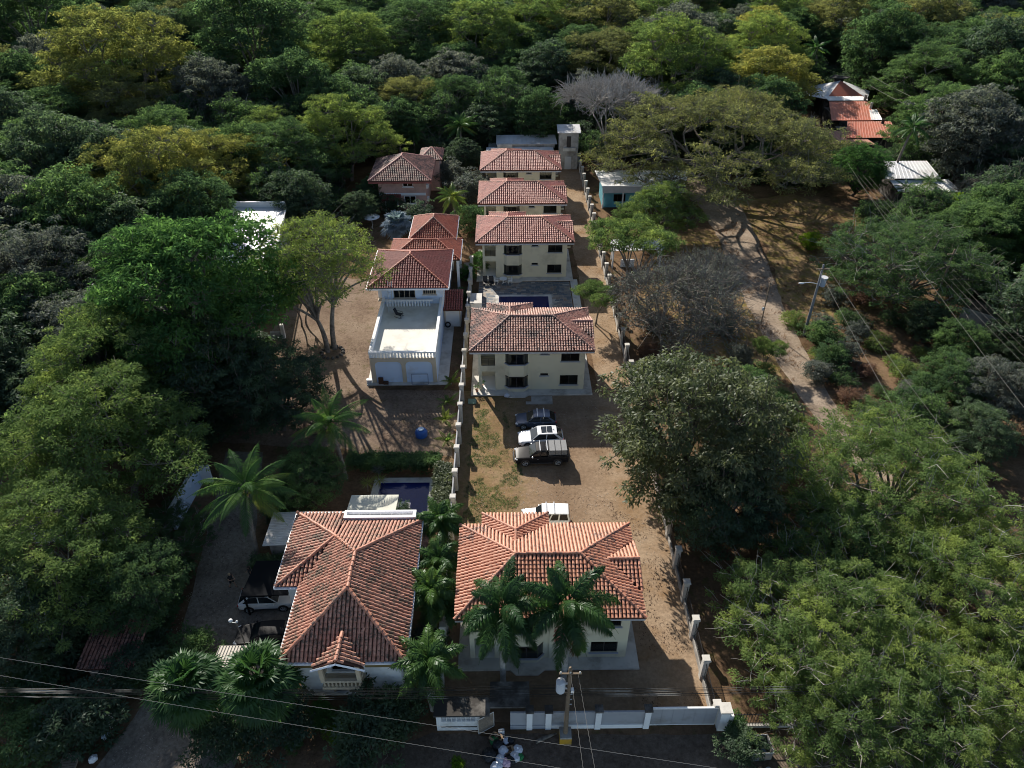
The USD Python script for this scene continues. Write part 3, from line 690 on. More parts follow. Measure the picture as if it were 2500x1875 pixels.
GREYWALL = plain("grey_wall_paint", (0.31, 0.32, 0.34), 0.8, var=0.06, dirt=(0.22, 0.21, 0.20), dirt_amt=0.3)
CONC = plain("concrete", (0.36, 0.345, 0.32), 0.9, var=0.14, dirt=(0.17, 0.155, 0.14), dirt_amt=0.45, bump=0.2)
CONC_PALE = plain("pale_concrete", (0.52, 0.50, 0.46), 0.9, var=0.1, dirt=(0.28, 0.26, 0.23), dirt_amt=0.35)
CONC_DIRTY = plain("stained_concrete", (0.20, 0.19, 0.175), 0.9, var=0.3, dirt=(0.04, 0.037, 0.034), dirt_amt=0.9)
TERR = plain("terrace_floor", (0.62, 0.60, 0.54), 0.8, var=0.08, scale=0.5, dirt=(0.45, 0.42, 0.36), dirt_amt=0.35)
PINK = plain("pink_render", (0.52, 0.32, 0.26), 0.85, var=0.06, dirt=(0.34, 0.22, 0.18), dirt_amt=0.25)
BEIGE = plain("beige_trim", (0.50, 0.42, 0.31), 0.8, var=0.06)
OCHRE = plain("ochre_band", (0.22, 0.16, 0.07), 0.85)
GUTTER = plain("white_gutter", (0.72, 0.73, 0.76), 0.45, 0.4, var=0.05, dirt=(0.40, 0.38, 0.36), dirt_amt=0.2)
GREYTRIM = plain("grey_fascia", (0.40, 0.41, 0.42), 0.7)
SILL = plain("blue_grey_sill", (0.30, 0.32, 0.37), 0.7)
DARKFRAME = plain("bronze_frame", (0.035, 0.03, 0.028), 0.45)
BLACK = plain("black_metal", (0.018, 0.018, 0.02), 0.45)
GALV = plain("galvanised_metal", (0.45, 0.46, 0.47), 0.45, 0.5, var=0.08)
ZINC = plain("pale_metal_roof", (0.56, 0.57, 0.58), 0.5, 0.5, var=0.1, scale=0.7, dirt=(0.34, 0.31, 0.28), dirt_amt=0.3)
ZINC_WHITE = plain("white_metal_roof", (0.72, 0.72, 0.71), 0.4, 0.5, var=0.08, scale=0.7, dirt=(0.48, 0.46, 0.42), dirt_amt=0.25)
REDMETAL = plain("red_metal_roof", (0.40, 0.12, 0.07), 0.5, 0.4, var=0.12, scale=0.6, dirt=(0.30, 0.14, 0.10), dirt_amt=0.3)
TEAL = plain("teal_render", (0.10, 0.30, 0.36), 0.8)
BLUESHADE = plain("pale_blue_render", (0.52, 0.62, 0.76), 0.8, var=0.04, dirt=(0.45, 0.47, 0.50), dirt_amt=0.2)
WOOD = plain("grey_timber", (0.22, 0.18, 0.14), 0.85, var=0.25, scale=4)
DOORWOOD = plain("dark_timber", (0.06, 0.03, 0.018), 0.6)
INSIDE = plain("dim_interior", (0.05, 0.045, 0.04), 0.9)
SHADE = plain("dark_roof_membrane", (0.012, 0.013, 0.015), 0.95, 0.03, var=0.2)
CURTAIN = plain("curtain_cloth", (0.33, 0.30, 0.24), 0.9)
GLASS = M_("window_glass", {"t": ("transparent_bsdf", {"color": (0.45, 0.47, 0.48)}), "g": ("glossy_bsdf", {"roughness": 0.03, "color": (0.9, 0.93, 0.95)}), "f": ("fresnel", {"IOR": 1.5}), "m": ("mix_closure", {})},
           [("f.fac", "m.fac"), ("t.BSDF", "m.closure1"), ("g.BSDF", "m.closure2")], "m.closure")
WATER = M_("pool_water", {"g": ("geometry", {}), "n": ("noise_texture", {"scale": 2.5, "detail": 3.0}), "b": ("bump", {"strength": 0.12, "distance": 0.03}), "p": ("principled_bsdf", {"base_color": (0.75, 0.85, 0.95), "roughness": 0.02, "ior": 1.33, "transmission_weight": 1.0})},
           [("g.position", "n.vector"), ("n.fac", "b.height"), ("b.normal", "p.normal")], "p.BSDF")
POOLTILE = M_("pool_tile", {"g": ("geometry", {}), "b": ("brick_texture", {"scale": 3.0, "color1": (0.006, 0.016, 0.13), "color2": (0.008, 0.022, 0.16), "mortar": (0.02, 0.03, 0.10), "offset": 0.0, "brick_width": 0.5, "row_height": 0.5}), "p": ("principled_bsdf", {"roughness": 0.3})},
               [("g.position", "b.vector"), ("b.color", "p.base_color")], "p.BSDF")

# ---------------------------------------------------------------- roofs
def tile_shape(cw, rl):
    """One barrel tile: arched, a little longer than its course, with a thick lower lip."""
    a = np.linspace(math.pi, 0, 5); r = cw * 0.40
    up = np.stack([r * 0.86 * np.cos(a), np.full(5, -rl * 0.62), r * 0.72 * np.sin(a) + 0.005], 1)
    dn = np.stack([r * np.cos(a), np.full(5, rl * 0.56), r * 0.92 * np.sin(a) + 0.035], 1)
    ed = np.stack([r * 0.78 * np.cos(a), np.full(5, rl * 0.56), r * 0.70 * np.sin(a) + 0.012], 1)
    v = np.vstack([up, dn, ed]); f = []
    for o in (0, 5):
        for i in range(4):
            f += [(o + i, o + i + 5, o + i + 6), (o + i, o + i + 6, o + i + 1)]
    return v, np.array(f)


def tiles_on(poly, down, cw=0.28, rl=0.34, seed=0, slip=0.0, lift=0.03):
    """Barrel tiles laid in courses over a flat roof slope: one (vertices, faces) per tile, each with its size on the slope."""
    P = np.asarray(poly, float); r = np.random.default_rng(seed)
    n = np.cross(P[1] - P[0], P[2] - P[0]); n /= np.linalg.norm(n); n *= np.sign(n[2])
    d = np.array([down[0], down[1], 0.0]); d -= n * (d @ n); d /= np.linalg.norm(d)
    u = np.cross(n, d) * -1
    o = P[0]
    q = np.stack([(P - o) @ u, (P - o) @ d], 1)
    S = Polygon(q).buffer(-0.02)
    x0, y0, x1, y1 = S.bounds
    nx, ny = int((x1 - x0) / cw) + 1, int((y1 - y0) / rl) + 1
    off = ((x1 - x0) - (nx - 1) * cw) / 2
    gx, gy = np.meshgrid(x0 + off + np.arange(nx) * cw, y1 - rl * 0.5 - np.arange(ny) * rl)
    gx, gy = gx.ravel(), gy.ravel()
    k = contains_xy(S, gx, gy); gx, gy = gx[k], gy[k]
    tv, tf = tile_shape(cw, rl)
    m = len(gx)
    jit = r.normal(0, 0.008, (m, 2)); ang = r.normal(0, 0.022, m) + np.where(r.random(m) < slip, r.normal(0, 0.22, m), 0)
    drop = np.where(r.random(m) < slip, r.uniform(0, 0.12, m), 0)
    ca, sa = np.cos(ang)[:, None], np.sin(ang)[:, None]
    X = tv[None, :, 0] * ca - tv[None, :, 1] * sa + (gx + jit[:, 0])[:, None]
    Y = tv[None, :, 0] * sa + tv[None, :, 1] * ca + (gy + jit[:, 1] + drop)[:, None]
    Z = tv[None, :, 2] + lift + r.normal(0, 0.006, (m, 1))
    W = o + X[..., None] * u + Y[..., None] * d + Z[..., None] * n
    return W, (tf if np.dot(np.cross(u, d), n) < 0 else tf[:, ::-1])


def merge_tiles(W, tf):
    m, k = W.shape[:2]
    return W.reshape(-1, 3), (np.arange(m)[:, None, None] * k + tf[None]).reshape(-1, 3)


def ridge_line(a, b, seed=0, r=0.125, L=0.40):
    """Half-round caps laid end to end along a ridge or hip."""
    a, b = np.asarray(a, float), np.asarray(b, float); n = max(1, int(np.linalg.norm(b - a) / L)); g = np.random.default_rng(seed)
    d = (b - a) / np.linalg.norm(b - a); s = np.cross(d, [0, 0, 1.0]); s /= np.linalg.norm(s); up = np.cross(s, d)
    if up[2] < 0: up = -up
    an = np.linspace(-0.15, math.pi + 0.15, 6); out = []
    for i in range(n):
        p0, p1 = a + (b - a) * i / n - d * 0.03, a + (b - a) * (i + 1) / n + d * 0.03
        w = g.normal(0, 0.012)
        ring = lambda p, q: p + s * w + q * (np.cos(an)[:, None] * s + np.sin(an)[:, None] * up)
        v = np.vstack([ring(p0 + up * 0.03, r * 1.05), ring(p1 + up * 0.015, r * 0.86)])
        f = []
        for j in range(5):
            f += [(j, j + 1, j + 7), (j, j + 7, j + 6)]
        f += [(0, j + 1, j) for j in range(1, 5)]
        out.append((v, np.array(f)))
    return out


def tiled_roof(parent, slopes, ridges, mat, ridge_mat, singles=0, cw=0.28, rl=0.34, seed=0, slip=0.0, focus=None, thick=0.14, name="roof", only=None, ridge_r=0.125):
    """Roof part: a solid underlay per slope; tiles and ridge caps are its sub-parts (the `singles` largest in view one by one)."""
    mb = MB()
    for poly, dn in slopes:
        mb.slab(poly, thick)
    roof = part(name, mb.get(), DECK, parent)
    Ws, tf = [], None
    for i, (poly, dn) in enumerate(slopes):
        W, f = tiles_on(poly, dn, cw, rl, seed + i, slip)
        if tf is not None and not np.array_equal(f, tf):
            W = W
        Ws.append((W, f))
    rest_v, rest_f, k = [], [], 0
    flat = [(W[j], f) for W, f in Ws for j in range(len(W))]
    if singles:
        cp = np.array([0, 0, CAM_H]) - np.array(focus)
        cen = np.array([t[0].mean(0) for t in flat])
        nr = np.array([np.cross(t[0][7] - t[0][2], t[0][3] - t[0][2]) for t in flat]); nr /= np.linalg.norm(nr, axis=1, keepdims=True); nr *= np.sign(nr[:, 2:3])
        vd = cp - cen; ds = np.linalg.norm(vd, axis=1)
        size = np.abs((nr * vd).sum(1)) / ds / ds ** 2
        if only is not None:
            size *= only(cen)
        pick = set(np.argsort(-size)[:singles].tolist())
    else:
        pick = set()
    for j, (v, f) in enumerate(flat):
        if j in pick:
            part("tile", (v, f), mat, roof, smooth=False)
        else:
            rest_v.append(v); rest_f.append(f + k); k += len(v)
    if rest_v:
        part("tiles", (np.vstack(rest_v), np.vstack(rest_f)), mat, roof, kind="stuff")
    caps = MB(); cn = 0
    for i, (a, b) in enumerate(ridges):
        for v, f in ridge_line(a, b, seed + 50 + i, r=ridge_r):
            if singles and cn < 200:
                part("ridge_tile", (v, f), ridge_mat, roof); cn += 1
            else:
                caps.add(v, f)
    if caps.n:
        part("ridge_tiles", caps.get(), ridge_mat, roof, kind="stuff")
    return roof


def wall_with_holes(x0, x1, z0, z1, holes, y, t):
    """A wall standing along x at depth y..y+t, with rectangular openings."""
    p = Polygon([(x0, z0), (x1, z0), (x1, z1), (x0, z1)], [[(a, c), (b, c), (b, d), (a, d)] for a, b, c, d in holes])
    m = trimesh.creation.extrude_polygon(p, t, engine="earcut")
    v = np.array(m.vertices)
    return np.column_stack([v[:, 0], y + t - v[:, 2], v[:, 1]]), np.array(m.faces)


def side_wall(y0, y1, z0, z1, holes, x, t):
    v, f = wall_with_holes(y0, y1, z0, z1, holes, 0, t)
    return np.column_stack([x + v[:, 1], v[:, 0], v[:, 2]]), f[:, ::-1]


def window(parent, x0, x1, z0, z1, y, panes=2, frame=None, sill=None, fw=0.06, depth=0.1, curtain=None, backing=True):
    """Framed window facing -y in a wall whose face is y: frame, panes and sill are sub-parts of the window's dark reveal."""
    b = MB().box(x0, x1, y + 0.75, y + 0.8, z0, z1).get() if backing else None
    fr = MB(); d0, d1 = y + depth - 0.04, y + depth + 0.02
    fr.box(x0, x1, d0, d1, z0, z0 + fw).box(x0, x1, d0, d1, z1 - fw, z1).box(x0, x0 + fw, d0, d1, z0 + fw, z1 - fw).box(x1 - fw, x1, d0, d1, z0 + fw, z1 - fw)
    w = (x1 - x0 - 2 * fw) / panes
    for k in range(1, panes):
        fr.box(x0 + fw + k * w - fw * 0.4, x0 + fw + k * w + fw * 0.4, d0, d1, z0 + fw, z1 - fw)
    win = part("window", fr.get(), frame or DARKFRAME, parent)
    for k in range(panes):
        xa, xb = x0 + fw + k * w + (fw * 0.4 if k else 0), x0 + fw + (k + 1) * w - (fw * 0.4 if k < panes - 1 else 0)
        part("pane", MB().box(xa, xb, d0 + 0.02, d0 + 0.028, z0 + fw, z1 - fw).get(), GLASS, win)
    if b is not None:
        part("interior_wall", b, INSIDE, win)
    if curtain:
        for xa, xb in curtain:
            part("curtain", MB().box(xa, xb, y + depth + 0.10, y + depth + 0.13, z0 + fw, z1 - fw).get(), CURTAIN, win)
    if sill:
        part("sill", MB().box(x0 - 0.12, x1 + 0.12, y - 0.10, y - 0.002, z0 - 0.10, z0 - 0.005).get(), sill, win)
    return win
# ---------------------------------------------------------------- the five yellow houses
HW, HD, HE, HR, HI = 13.57, 8.9, 5.70, 7.41, 4.38
GROUP_Y = "cream two-storey houses in a row along the driveway"


def yellow_house(X, Y, label, tmat, seed, singles=0, slip=0.01, full=True, ground_bits=True):
    h = thing("house", label, "house", (X, Y, 0), group=GROUP_Y)
    e, r, W, D, I = HE, HR, HW, HD, HI
    RL, RR = (I, D / 2, r), (W - I, D / 2, r)
    gz = 6.6; gx_ = W - (gz - e) / ((r - e) / I)
    dz = 6.73; dy = D / 2 + (r - dz) / ((r - e) / (D / 2))
    slopes = [([(0, 0, e), (W, 0, e), RR, RL], (0, -1)),
              ([(W, D, e), (0, D, e), RL, RR], (0, 1)),
              ([(0, D, e), (0, 0, e), RL], (-1, 0)),
              ([(W, 0, e), (W, 2.27, e), (gx_, 4.6, gz), (W, 6.96, e), (W, D, e), RR], (1, 0)),
              # gable over the side balcony
              ([(W + 0.12, 2.27, e), (W + 0.12, 4.6, gz), (gx_, 4.6, gz)], (0, -1)), ([(W + 0.12, 4.6, gz), (W + 0.12, 6.96, e), (gx_, 4.6, gz)], (0, 1)),
              # rear hipped wing
              ([(1.75, 10.1, e), (1.75, 8.9, e), (4.43, dy, dz), (4.43, 7.43, dz)], (-1, 0)), ([(7.1, 8.9, e), (7.1, 10.1, e), (4.43, 7.43, dz), (4.43, dy, dz)], (1, 0)), ([(7.1, 10.1, e), (1.75, 10.1, e), (4.43, 7.43, dz)], (0, 1))]
    up = np.array([0, 0, 0.05])
    ridges = [(np.array(a) + up, np.array(b) + up) for a, b in [((0, 0, e), RL), ((W, 0, e), RR), (RL, RR), ((0, D, e), RL), ((W, D, e), RR), ((W + .12, 4.6, gz), (gx_, 4.6, gz)), ((1.75, 10.1, e), (4.43, 7.43, dz)), ((7.1, 10.1, e), (4.43, 7.43, dz)), ((4.43, 7.43, dz), (4.43, dy, dz))]]
    # rear wing tips hang past the back eave, so their outline starts at the eave line
    tiled_roof(h, slopes, ridges, tmat, RIDGE if tmat is not TILE_STAIN else TILE_STAIN, singles, seed=seed, slip=slip, focus=(X, Y, 0), cw=0.285 if full else 0.30, rl=0.33 if full else 0.36)
    fas = MB().box(0.02, W - 0.02, 0.03, 0.10, e - 0.36, e - 0.14).box(0.02, W - 0.02, D - 0.10, D - 0.03, e - 0.36, e - 0.14).box(0.03, 0.10, 0.10, D - 0.10, e - 0.36, e - 0.14).box(W - 0.10, W - 0.03, 0.10, D - 0.10, e - 0.36, e - 0.14)
    part("fascia", fas.get(), GREYTRIM, h)
    part("soffit", MB().box(0.1, W - 0.1, 0.1, D - 0.1, e - 0.34, e - 0.30).get(), CREAM, h)
    x0, x1, y0, y1, t = 0.92, 12.65, 0.55, 8.35, 0.18
    z1 = e - 0.345
    part("floor_slab", MB().prism([(0.0, -0.45), (3.9, -0.45), (4.35, -0.86), (6.0, -0.86), (6.5, -0.45), (W + 0.02, -0.45), (W + 0.02, 9.3), (0.0, 9.3)], 0.0, 0.15).get(), CONC_PALE, h)
    holes = [(1.28, 2.75, 0.16, 2.65), (1.22, 2.75, 3.42, z1 - 0.05), (4.05, 6.2, 0.72, 2.16), (4.05, 6.2, 3.84, 5.2), (7.75, 8.62, 2.05, 2.36), (7.75, 8.62, 4.9, 5.25), (9.95, 11.95, 0.77, 2.08), (10.0, 12.0, 3.96, 5.23)]
    part("front_wall", wall_with_holes(x0, x1, 0.15, z1, holes, y0, t), CREAM, h)
    part("back_wall", MB().box(x0, x1, y1 - t, y1, 0.15, z1).get(), CREAM, h)
    part("side_wall", side_wall(y0 + t, y1 - t, 0.15, z1, [(y0 + 0.5, 2.6, 0.16, 2.65), (y0 + 0.5, 2.6, 3.42, z1 - 0.05)], x0, t), CREAM, h)
    part("side_wall", side_wall(y0 + t, y1 - t, 0.15, z1, [(3.0, 4.3, 0.9, 2.2)], x1 - t, t), CREAM, h)
    part("porch_back_wall", MB().box(x0 + t, 2.95, 3.2, 3.32, 0.15, z1).get(), CREAM, h)
    part("porch_side_wall", MB().box(2.95, 3.07, y0 + t, 3.32, 0.15, z1).get(), CREAM, h)
    part("balcony_floor", MB().box(x0 + t, 2.95, y0 + t, 3.2, 2.75, 2.93).get(), CREAM, h)
    part("porch_floor", MB().box(x0 + t, 2.95, y0 + 0.02, 3.2, 0.151, 0.17).get(), WHITE_CLEAN, h)
    rail = MB()
    for k in range(6):
        rail.box(1.22, 2.75, y0 + 0.05, y0 + 0.08, 3.44 + 0.17 * k, 3.475 + 0.17 * k)
    for xa in (1.24, 1.98, 2.70):
        rail.box(xa, xa + 0.04, y0 + 0.04, y0 + 0.09, 3.42, 4.34)
    part("balcony_rail", rail.get(), BLACK, h)
    # bay column with canted sides
    bay = [(3.85, y0), (4.3, y0 - 0.42), (5.95, y0 - 0.42), (6.4, y0)]
    for za, zc in ((0.15, 0.62), (2.2, 3.74), (5.22, z1)):
        part("bay_wall", MB().prism(bay, za, zc).get(), CREAM, h)
    for zb, zt in ((0.72, 2.14), (3.84, 5.2)):
        fr = MB()
        for (xa, ya), (xb, yb) in zip(bay[:-1], bay[1:]):
            for za, zc in ((zb, zb + 0.07), (zt - 0.07, zt)):
                fr.add([(xa, ya, za), (xb, yb, za), (xb, yb, zc), (xa, ya, zc), (xa, ya + 0.06, za), (xb, yb + 0.06, za), (xb, yb + 0.06, zc), (xa, ya + 0.06, zc)],
                       [(0, 1, 2, 3), (4, 7, 6, 5), (0, 4, 5, 1), (3, 2, 6, 7)])
        for xa, ya in bay[1:3] + [(5.12, y0 - 0.42)]:
            fr.box(xa - 0.035, xa + 0.035, ya, ya + 0.07, zb, zt)
        win = part("bay_window", fr.get(), DARKFRAME, h)
        for (xa, ya), (xb, yb) in zip(bay[:-1], bay[1:]):
            part("pane", ([(xa, ya + 0.03, zb + 0.07), (xb, yb + 0.03, zb + 0.07), (xb, yb + 0.03, zt - 0.07), (xa, ya + 0.03, zt - 0.07)], [(0, 1, 2, 3)]), GLASS, win)
        part("sill", MB().prism([(3.72, y0), (4.22, y0 - 0.54), (6.03, y0 - 0.54), (6.53, y0)], zb - 0.09, zb - 0.01).get(), SILL, win)
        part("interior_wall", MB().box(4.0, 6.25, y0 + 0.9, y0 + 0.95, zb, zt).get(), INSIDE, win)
        part("curtain", MB().box(4.1, 4.55, y0 + 0.02, y0 + 0.05, zb + 0.07, zt - 0.07).box(5.8, 6.2, y0 + 0.02, y0 + 0.05, zb + 0.07, zt - 0.07).get(), CURTAIN, win)
    part("pilaster", MB().box(6.82, 7.12, y0 - 0.07, y0, 0.15, z1).get(), CREAM, h)
    window(h, 7.75, 8.62, 2.05, 2.36, y0, 1, sill=SILL)
    window(h, 7.75, 8.62, 4.9, 5.25, y0, 1, sill=SILL)
    window(h, 9.95, 11.95, 0.77, 2.08, y0, 2, sill=SILL, curtain=[(10.95, 11.9)])
    window(h, 10.0, 12.0, 3.96, 5.23, y0, 2, sill=SILL, curtain=[(10.05, 11.0)] if seed % 2 else None)
    # louvred box on the side wall under the gable
    bx = part("side_bay", MB().box(x1, x1 + 0.62, 2.5, 4.6, 3.65, 3.95).box(x1, x1 + 0.62, 2.5, 4.6, z1 - 0.1, z1 + 0.2).box(x1, x1 + 0.10, 2.6, 4.5, 3.95, z1 - 0.1).get(), CREAM, h)
    for k in range(6):
        part("louvre", MB().box(x1 + 0.12, x1 + 0.6, 2.53, 2.57, 4.0 + 0.2 * k, 4.1 + 0.2 * k).box(x1 + 0.55, x1 + 0.6, 2.57, 4.55, 4.0 + 0.2 * k, 4.1 + 0.2 * k).get(), GALV if k % 2 else DARKFRAME, bx)
    part("gable_wall", MB().add([(W - 0.2, 2.6, e - 0.1), (W - 0.2, 6.6, e - 0.1), (W - 0.2, 4.6, gz - 0.18), (W - 0.35, 2.6, e - 0.1), (W - 0.35, 6.6, e - 0.1), (W - 0.35, 4.6, gz - 0.18)], [(0, 1, 2), (3, 5, 4), (0, 3, 4), (0, 4, 1), (1, 4, 5), (1, 5, 2), (2, 5, 3), (2, 3, 0)]).get(), CREAM, h)
    part("rear_wing_wall", MB().box(2.35, 6.5, y1, 9.55, 0.15, e - 0.16).get(), CREAM, h)
    return h


H1 = yellow_house(-3.89, 31.72, "cream two-storey house nearest the street, orange clay roof behind two tall palms", TILE_CLEAN, 11, singles=290, slip=0.004)
H2 = yellow_house(-4.12, 65.53, "cream two-storey house facing the parked cars, roof dark stained", TILE_STAIN, 21, singles=290, slip=0.02)
yellow_house(-4.27, 91.98, "cream two-storey house behind the central swimming pool", TILE_PINK, 30, slip=0.008, full=False)
yellow_house(-4.32, 105.3, "second cream house from the grey tower, lower storey hidden behind the poolside house's roof", TILE_PINK, 41, full=False)
yellow_house(-4.34, 119.3, "cream house at the far end of the row, next to the grey tower", TILE_PINK, 51, full=False)

# ---------------------------------------------------------------- the big villa on the left
v = thing("villa", "large villa with broad mossy clay hip roof, corner balcony gable facing the street", "house", (0, 0, 0))
e, r = 5.9, 8.45
XL, XR, YF, YB = -15.45, -7.0, 28.35, 41.0
A, B = (-11.2, 32.45, r), (-11.2, 35.6, r)
wx = (-13.3, 38.27, 7.19)
slopes = [([(XL, YF, e), (XR, YF, e), A], (0, -1)), ([(XR, YF, e), (XR, YB, e), B, A], (1, 0)), ([(XR, YB, e), (-13.4, YB, e), wx, B], (0, 1)),
          ([(XL, 34.55, e), (XL, YF, e), A, B, wx], (-1, 0)),
          ([(-17.2, 34.55, e), (XL, 34.55, e), wx], (0, -1)), ([(-17.2, 41.9, e), (-17.2, 34.55, e), wx], (-1, 0)), ([(-13.4, 41.9, e), (-17.2, 41.9, e), wx], (0, 1))]
slopes += [([(-13.1, 27.9, 5.95), (-11.35, 27.7, 7.0), (-11.3, 29.85, 7.0)], (-1, 0)), ([(-11.35, 27.7, 7.0), (-9.7, 27.9, 5.95), (-11.3, 29.85, 7.0)], (1, 0))]
u_ = np.array([0, 0, 0.06])
rid = [(np.array(a) + u_, np.array(b) + u_) for a, b in [((XL, YF, e), A), ((XR, YF, e), A), (A, B), ((XR, YB, e), B), (B, wx), ((-17.2, 41.9, e), wx), ((-17.2, 34.55, e), wx), ((-11.35, 27.7, 7.0), (-11.3, 29.85, 7.0))]]
tiled_roof(v, slopes, rid, TILE_VILLA, RIDGE, 300, cw=0.285, rl=0.36, seed=61, slip=0.03, focus=(0, 0, 0), ridge_r=0.14)
part("gutter", MB().box(XR, XR + 0.14, YF, YB, e - 0.16, e).box(XL - 0.14, XL, YF, 34.5, e - 0.16, e).box(-17.34, -17.2, 34.45, 42.0, e - 0.16, e).box(-17.3, XL - 0.16, 34.4, 34.54, e - 0.162, e - 0.002).box(-17.2, -13.4, 41.9, 42.04, e - 0.16, e).box(XL, -13.15, YF - 0.14, YF, e - 0.16, e).box(-9.65, XR, YF - 0.14, YF, e - 0.16, e).get(), GUTTER, v)
part("gable_bargeboard", MB().tube([(-13.2, 27.72, 5.86), (-11.35, 27.52, 6.92)], 0.08, 4).tube([(-11.35, 27.52, 6.92), (-9.62, 27.72, 5.86)], 0.08, 4).get(), GUTTER, v)
part("parapet_beam", MB().box(-13.3, -7.5, 41.05, 41.3, e - 0.1, e + 0.34).box(-13.3, -7.5, 41.7, 41.85, e - 0.1, e + 0.34).box(-7.75, -7.5, 41.3, 41.7, e - 0.1, e + 0.34).box(-13.3, -13.1, 41.3, 41.7, e - 0.1, e + 0.34).get(), GUTTER, v)
for k in range(6):
    part("skylight_pane", MB().box(-13.0 + k * 0.88, -12.2 + k * 0.88, 41.33, 41.67, e + 0.05, e + 0.08).get(), CONC_PALE, v)
wx0, wx1, wy0, wy1 = -14.95, -7.7, 29.45, 40.4
part("front_wall", wall_with_holes(wx0, wx1, 0, e - 0.15, [(-12.55, -11.4, 0.55, 1.75), (-11.0, -9.95, 0.05, 2.2), (-12.5, -10.4, 3.05, 5.2)], wy0, 0.2), WHITE, v)
part("side_wall", MB().box(wx1 - 0.2, wx1, wy0 + 0.2, wy1 - 0.2, 0, e - 0.15).get(), WHITE, v)
part("side_wall", MB().box(wx0, wx0 + 0.2, wy0 + 0.2, wy1 - 0.2, 0, e - 0.15).get(), WHITE, v)
part("back_wall", MB().box(wx0, wx1, wy1 - 0.2, wy1, 0, e - 0.15).get(), WHITE, v)
part("wing_wall", MB().box(-16.6, wx0 - 0.002, 35.1, 41.3, 0, e - 0.15).get(), WHITE, v)
part("soffit", MB().box(XL + 0.02, XR - 0.02, YF + 0.02, YB - 0.02, e - 0.15, e - 0.12).box(-17.18, XL + 0.02, 34.57, 41.88, e - 0.15, e - 0.12).get(), WHITE, v)
part("band", MB().box(wx0 - 0.02, -12.9, wy0 - 0.05, wy0, 3.6, 4.15).box(-10.1, wx1 + 0.02, wy0 - 0.05, wy0, 3.6, 4.15).get(), OCHRE, v)
for xa, xb, za, zb in ((-12.55, -11.4, 0.55, 1.75), (-11.0, -9.95, 0.05, 2.2)):
    part("window_surround", MB().box(xa - 0.15, xa, wy0 - 0.05, wy0 + 0.02, za - 0.1, zb + 0.12).box(xb, xb + 0.15, wy0 - 0.05, wy0 + 0.02, za - 0.1, zb + 0.12).get(), BEIGE, v)
window(v, -12.55, -11.4, 0.55, 1.75, wy0, 2, sill=WHITE)
d_ = part("door", MB().box(-11.0, -9.95, wy0 + 0.12, wy0 + 0.17, 0.05, 2.2).get(), DOORWOOD, v)
part("handle", MB().box(-10.12, -10.07, wy0 + 0.08, wy0 + 0.12, 1.0, 1.12).get(), GALV, d_)
bal = part("balcony", MB().box(-13.0, -10.2, 28.35, wy0, 2.55, 2.85).box(-13.0, -10.2, 28.35, 28.6, 3.42, 3.62).box(-13.0, -12.8, 28.6, wy0, 3.42, 3.62).box(-10.4, -10.2, 28.6, wy0, 3.42, 3.62).box(-13.0, -12.72, 28.35, 28.6, 3.62, 5.8).box(-10.48, -10.2, 28.35, 28.6, 3.62, 5.8).get(), BEIGE, v)
for k in range(10):
    part("baluster", MB().tube([(-12.82 + k * 0.27, 28.47, z_) for z_ in (2.85, 3.0, 3.14, 3.3, 3.42)], [0.06, 0.095, 0.055, 0.08, 0.06], 8).get(), BEIGE, bal, smooth=True)
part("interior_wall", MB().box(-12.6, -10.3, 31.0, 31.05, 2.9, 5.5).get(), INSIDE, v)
part("carport_roof", MB().slab([(-21.0, 36.25, 2.65), (-17.25, 36.25, 2.8), (-17.25, 39.7, 2.8), (-20.7, 39.7, 2.65)], 0.12).box(-20.9, -20.78, 36.4, 36.52, 0, 2.5).box(-20.6, -20.48, 39.5, 39.62, 0, 2.5).get(), SHADE, v)
part("side_roof", MB().slab([(-6.95, 38.6, 5.0), (-6.45, 38.6, 4.8), (-6.45, 41.2, 4.8), (-6.95, 41.2, 5.0)], 0.1).get(), TILE_VILLA, v)

# canopy behind the villa, by the left pool
c = thing("canopy", "flat cream canopy on posts behind the left villa, tree shadows across it", "canopy")
part("sheet", MB().slab([(-14.2, 44.0, 3.0), (-9.9, 44.0, 3.0), (-9.8, 46.75, 3.05), (-14.0, 46.75, 3.05)], 0.07).get(), plain("canopy_sheet", (0.50, 0.50, 0.42), 0.6, var=0.05, dirt=(0.40, 0.38, 0.32)), c)
for px_, py_ in ((-14.05, 44.15), (-10.05, 44.15), (-9.95, 46.6), (-13.85, 46.6)):
    part("post", MB().box(px_ - 0.05, px_ + 0.05, py_ - 0.05, py_ + 0.05, 0, 2.93).get(), GALV, c)
s = thing("shed", "small shed with ribbed white metal roof between lane and left villa", "shed")
part("wall", MB().box(-20.3, -17.4, 41.9, 44.9, 0, 2.35).get(), CONC, s)
rf = MB()
for k in range(20):
    rf.slab([(-20.7, 41.5 + k * 0.19, 2.48), (-17.3, 41.5 + k * 0.19, 2.6), (-17.3, 41.66 + k * 0.19, 2.6), (-20.7, 41.66 + k * 0.19, 2.48)], 0.06)
rf.slab([(-20.68, 41.5, 2.44), (-17.32, 41.5, 2.56), (-17.32, 45.3, 2.56), (-20.68, 45.3, 2.44)], 0.04)
part("roof", rf.get(), ZINC, s)

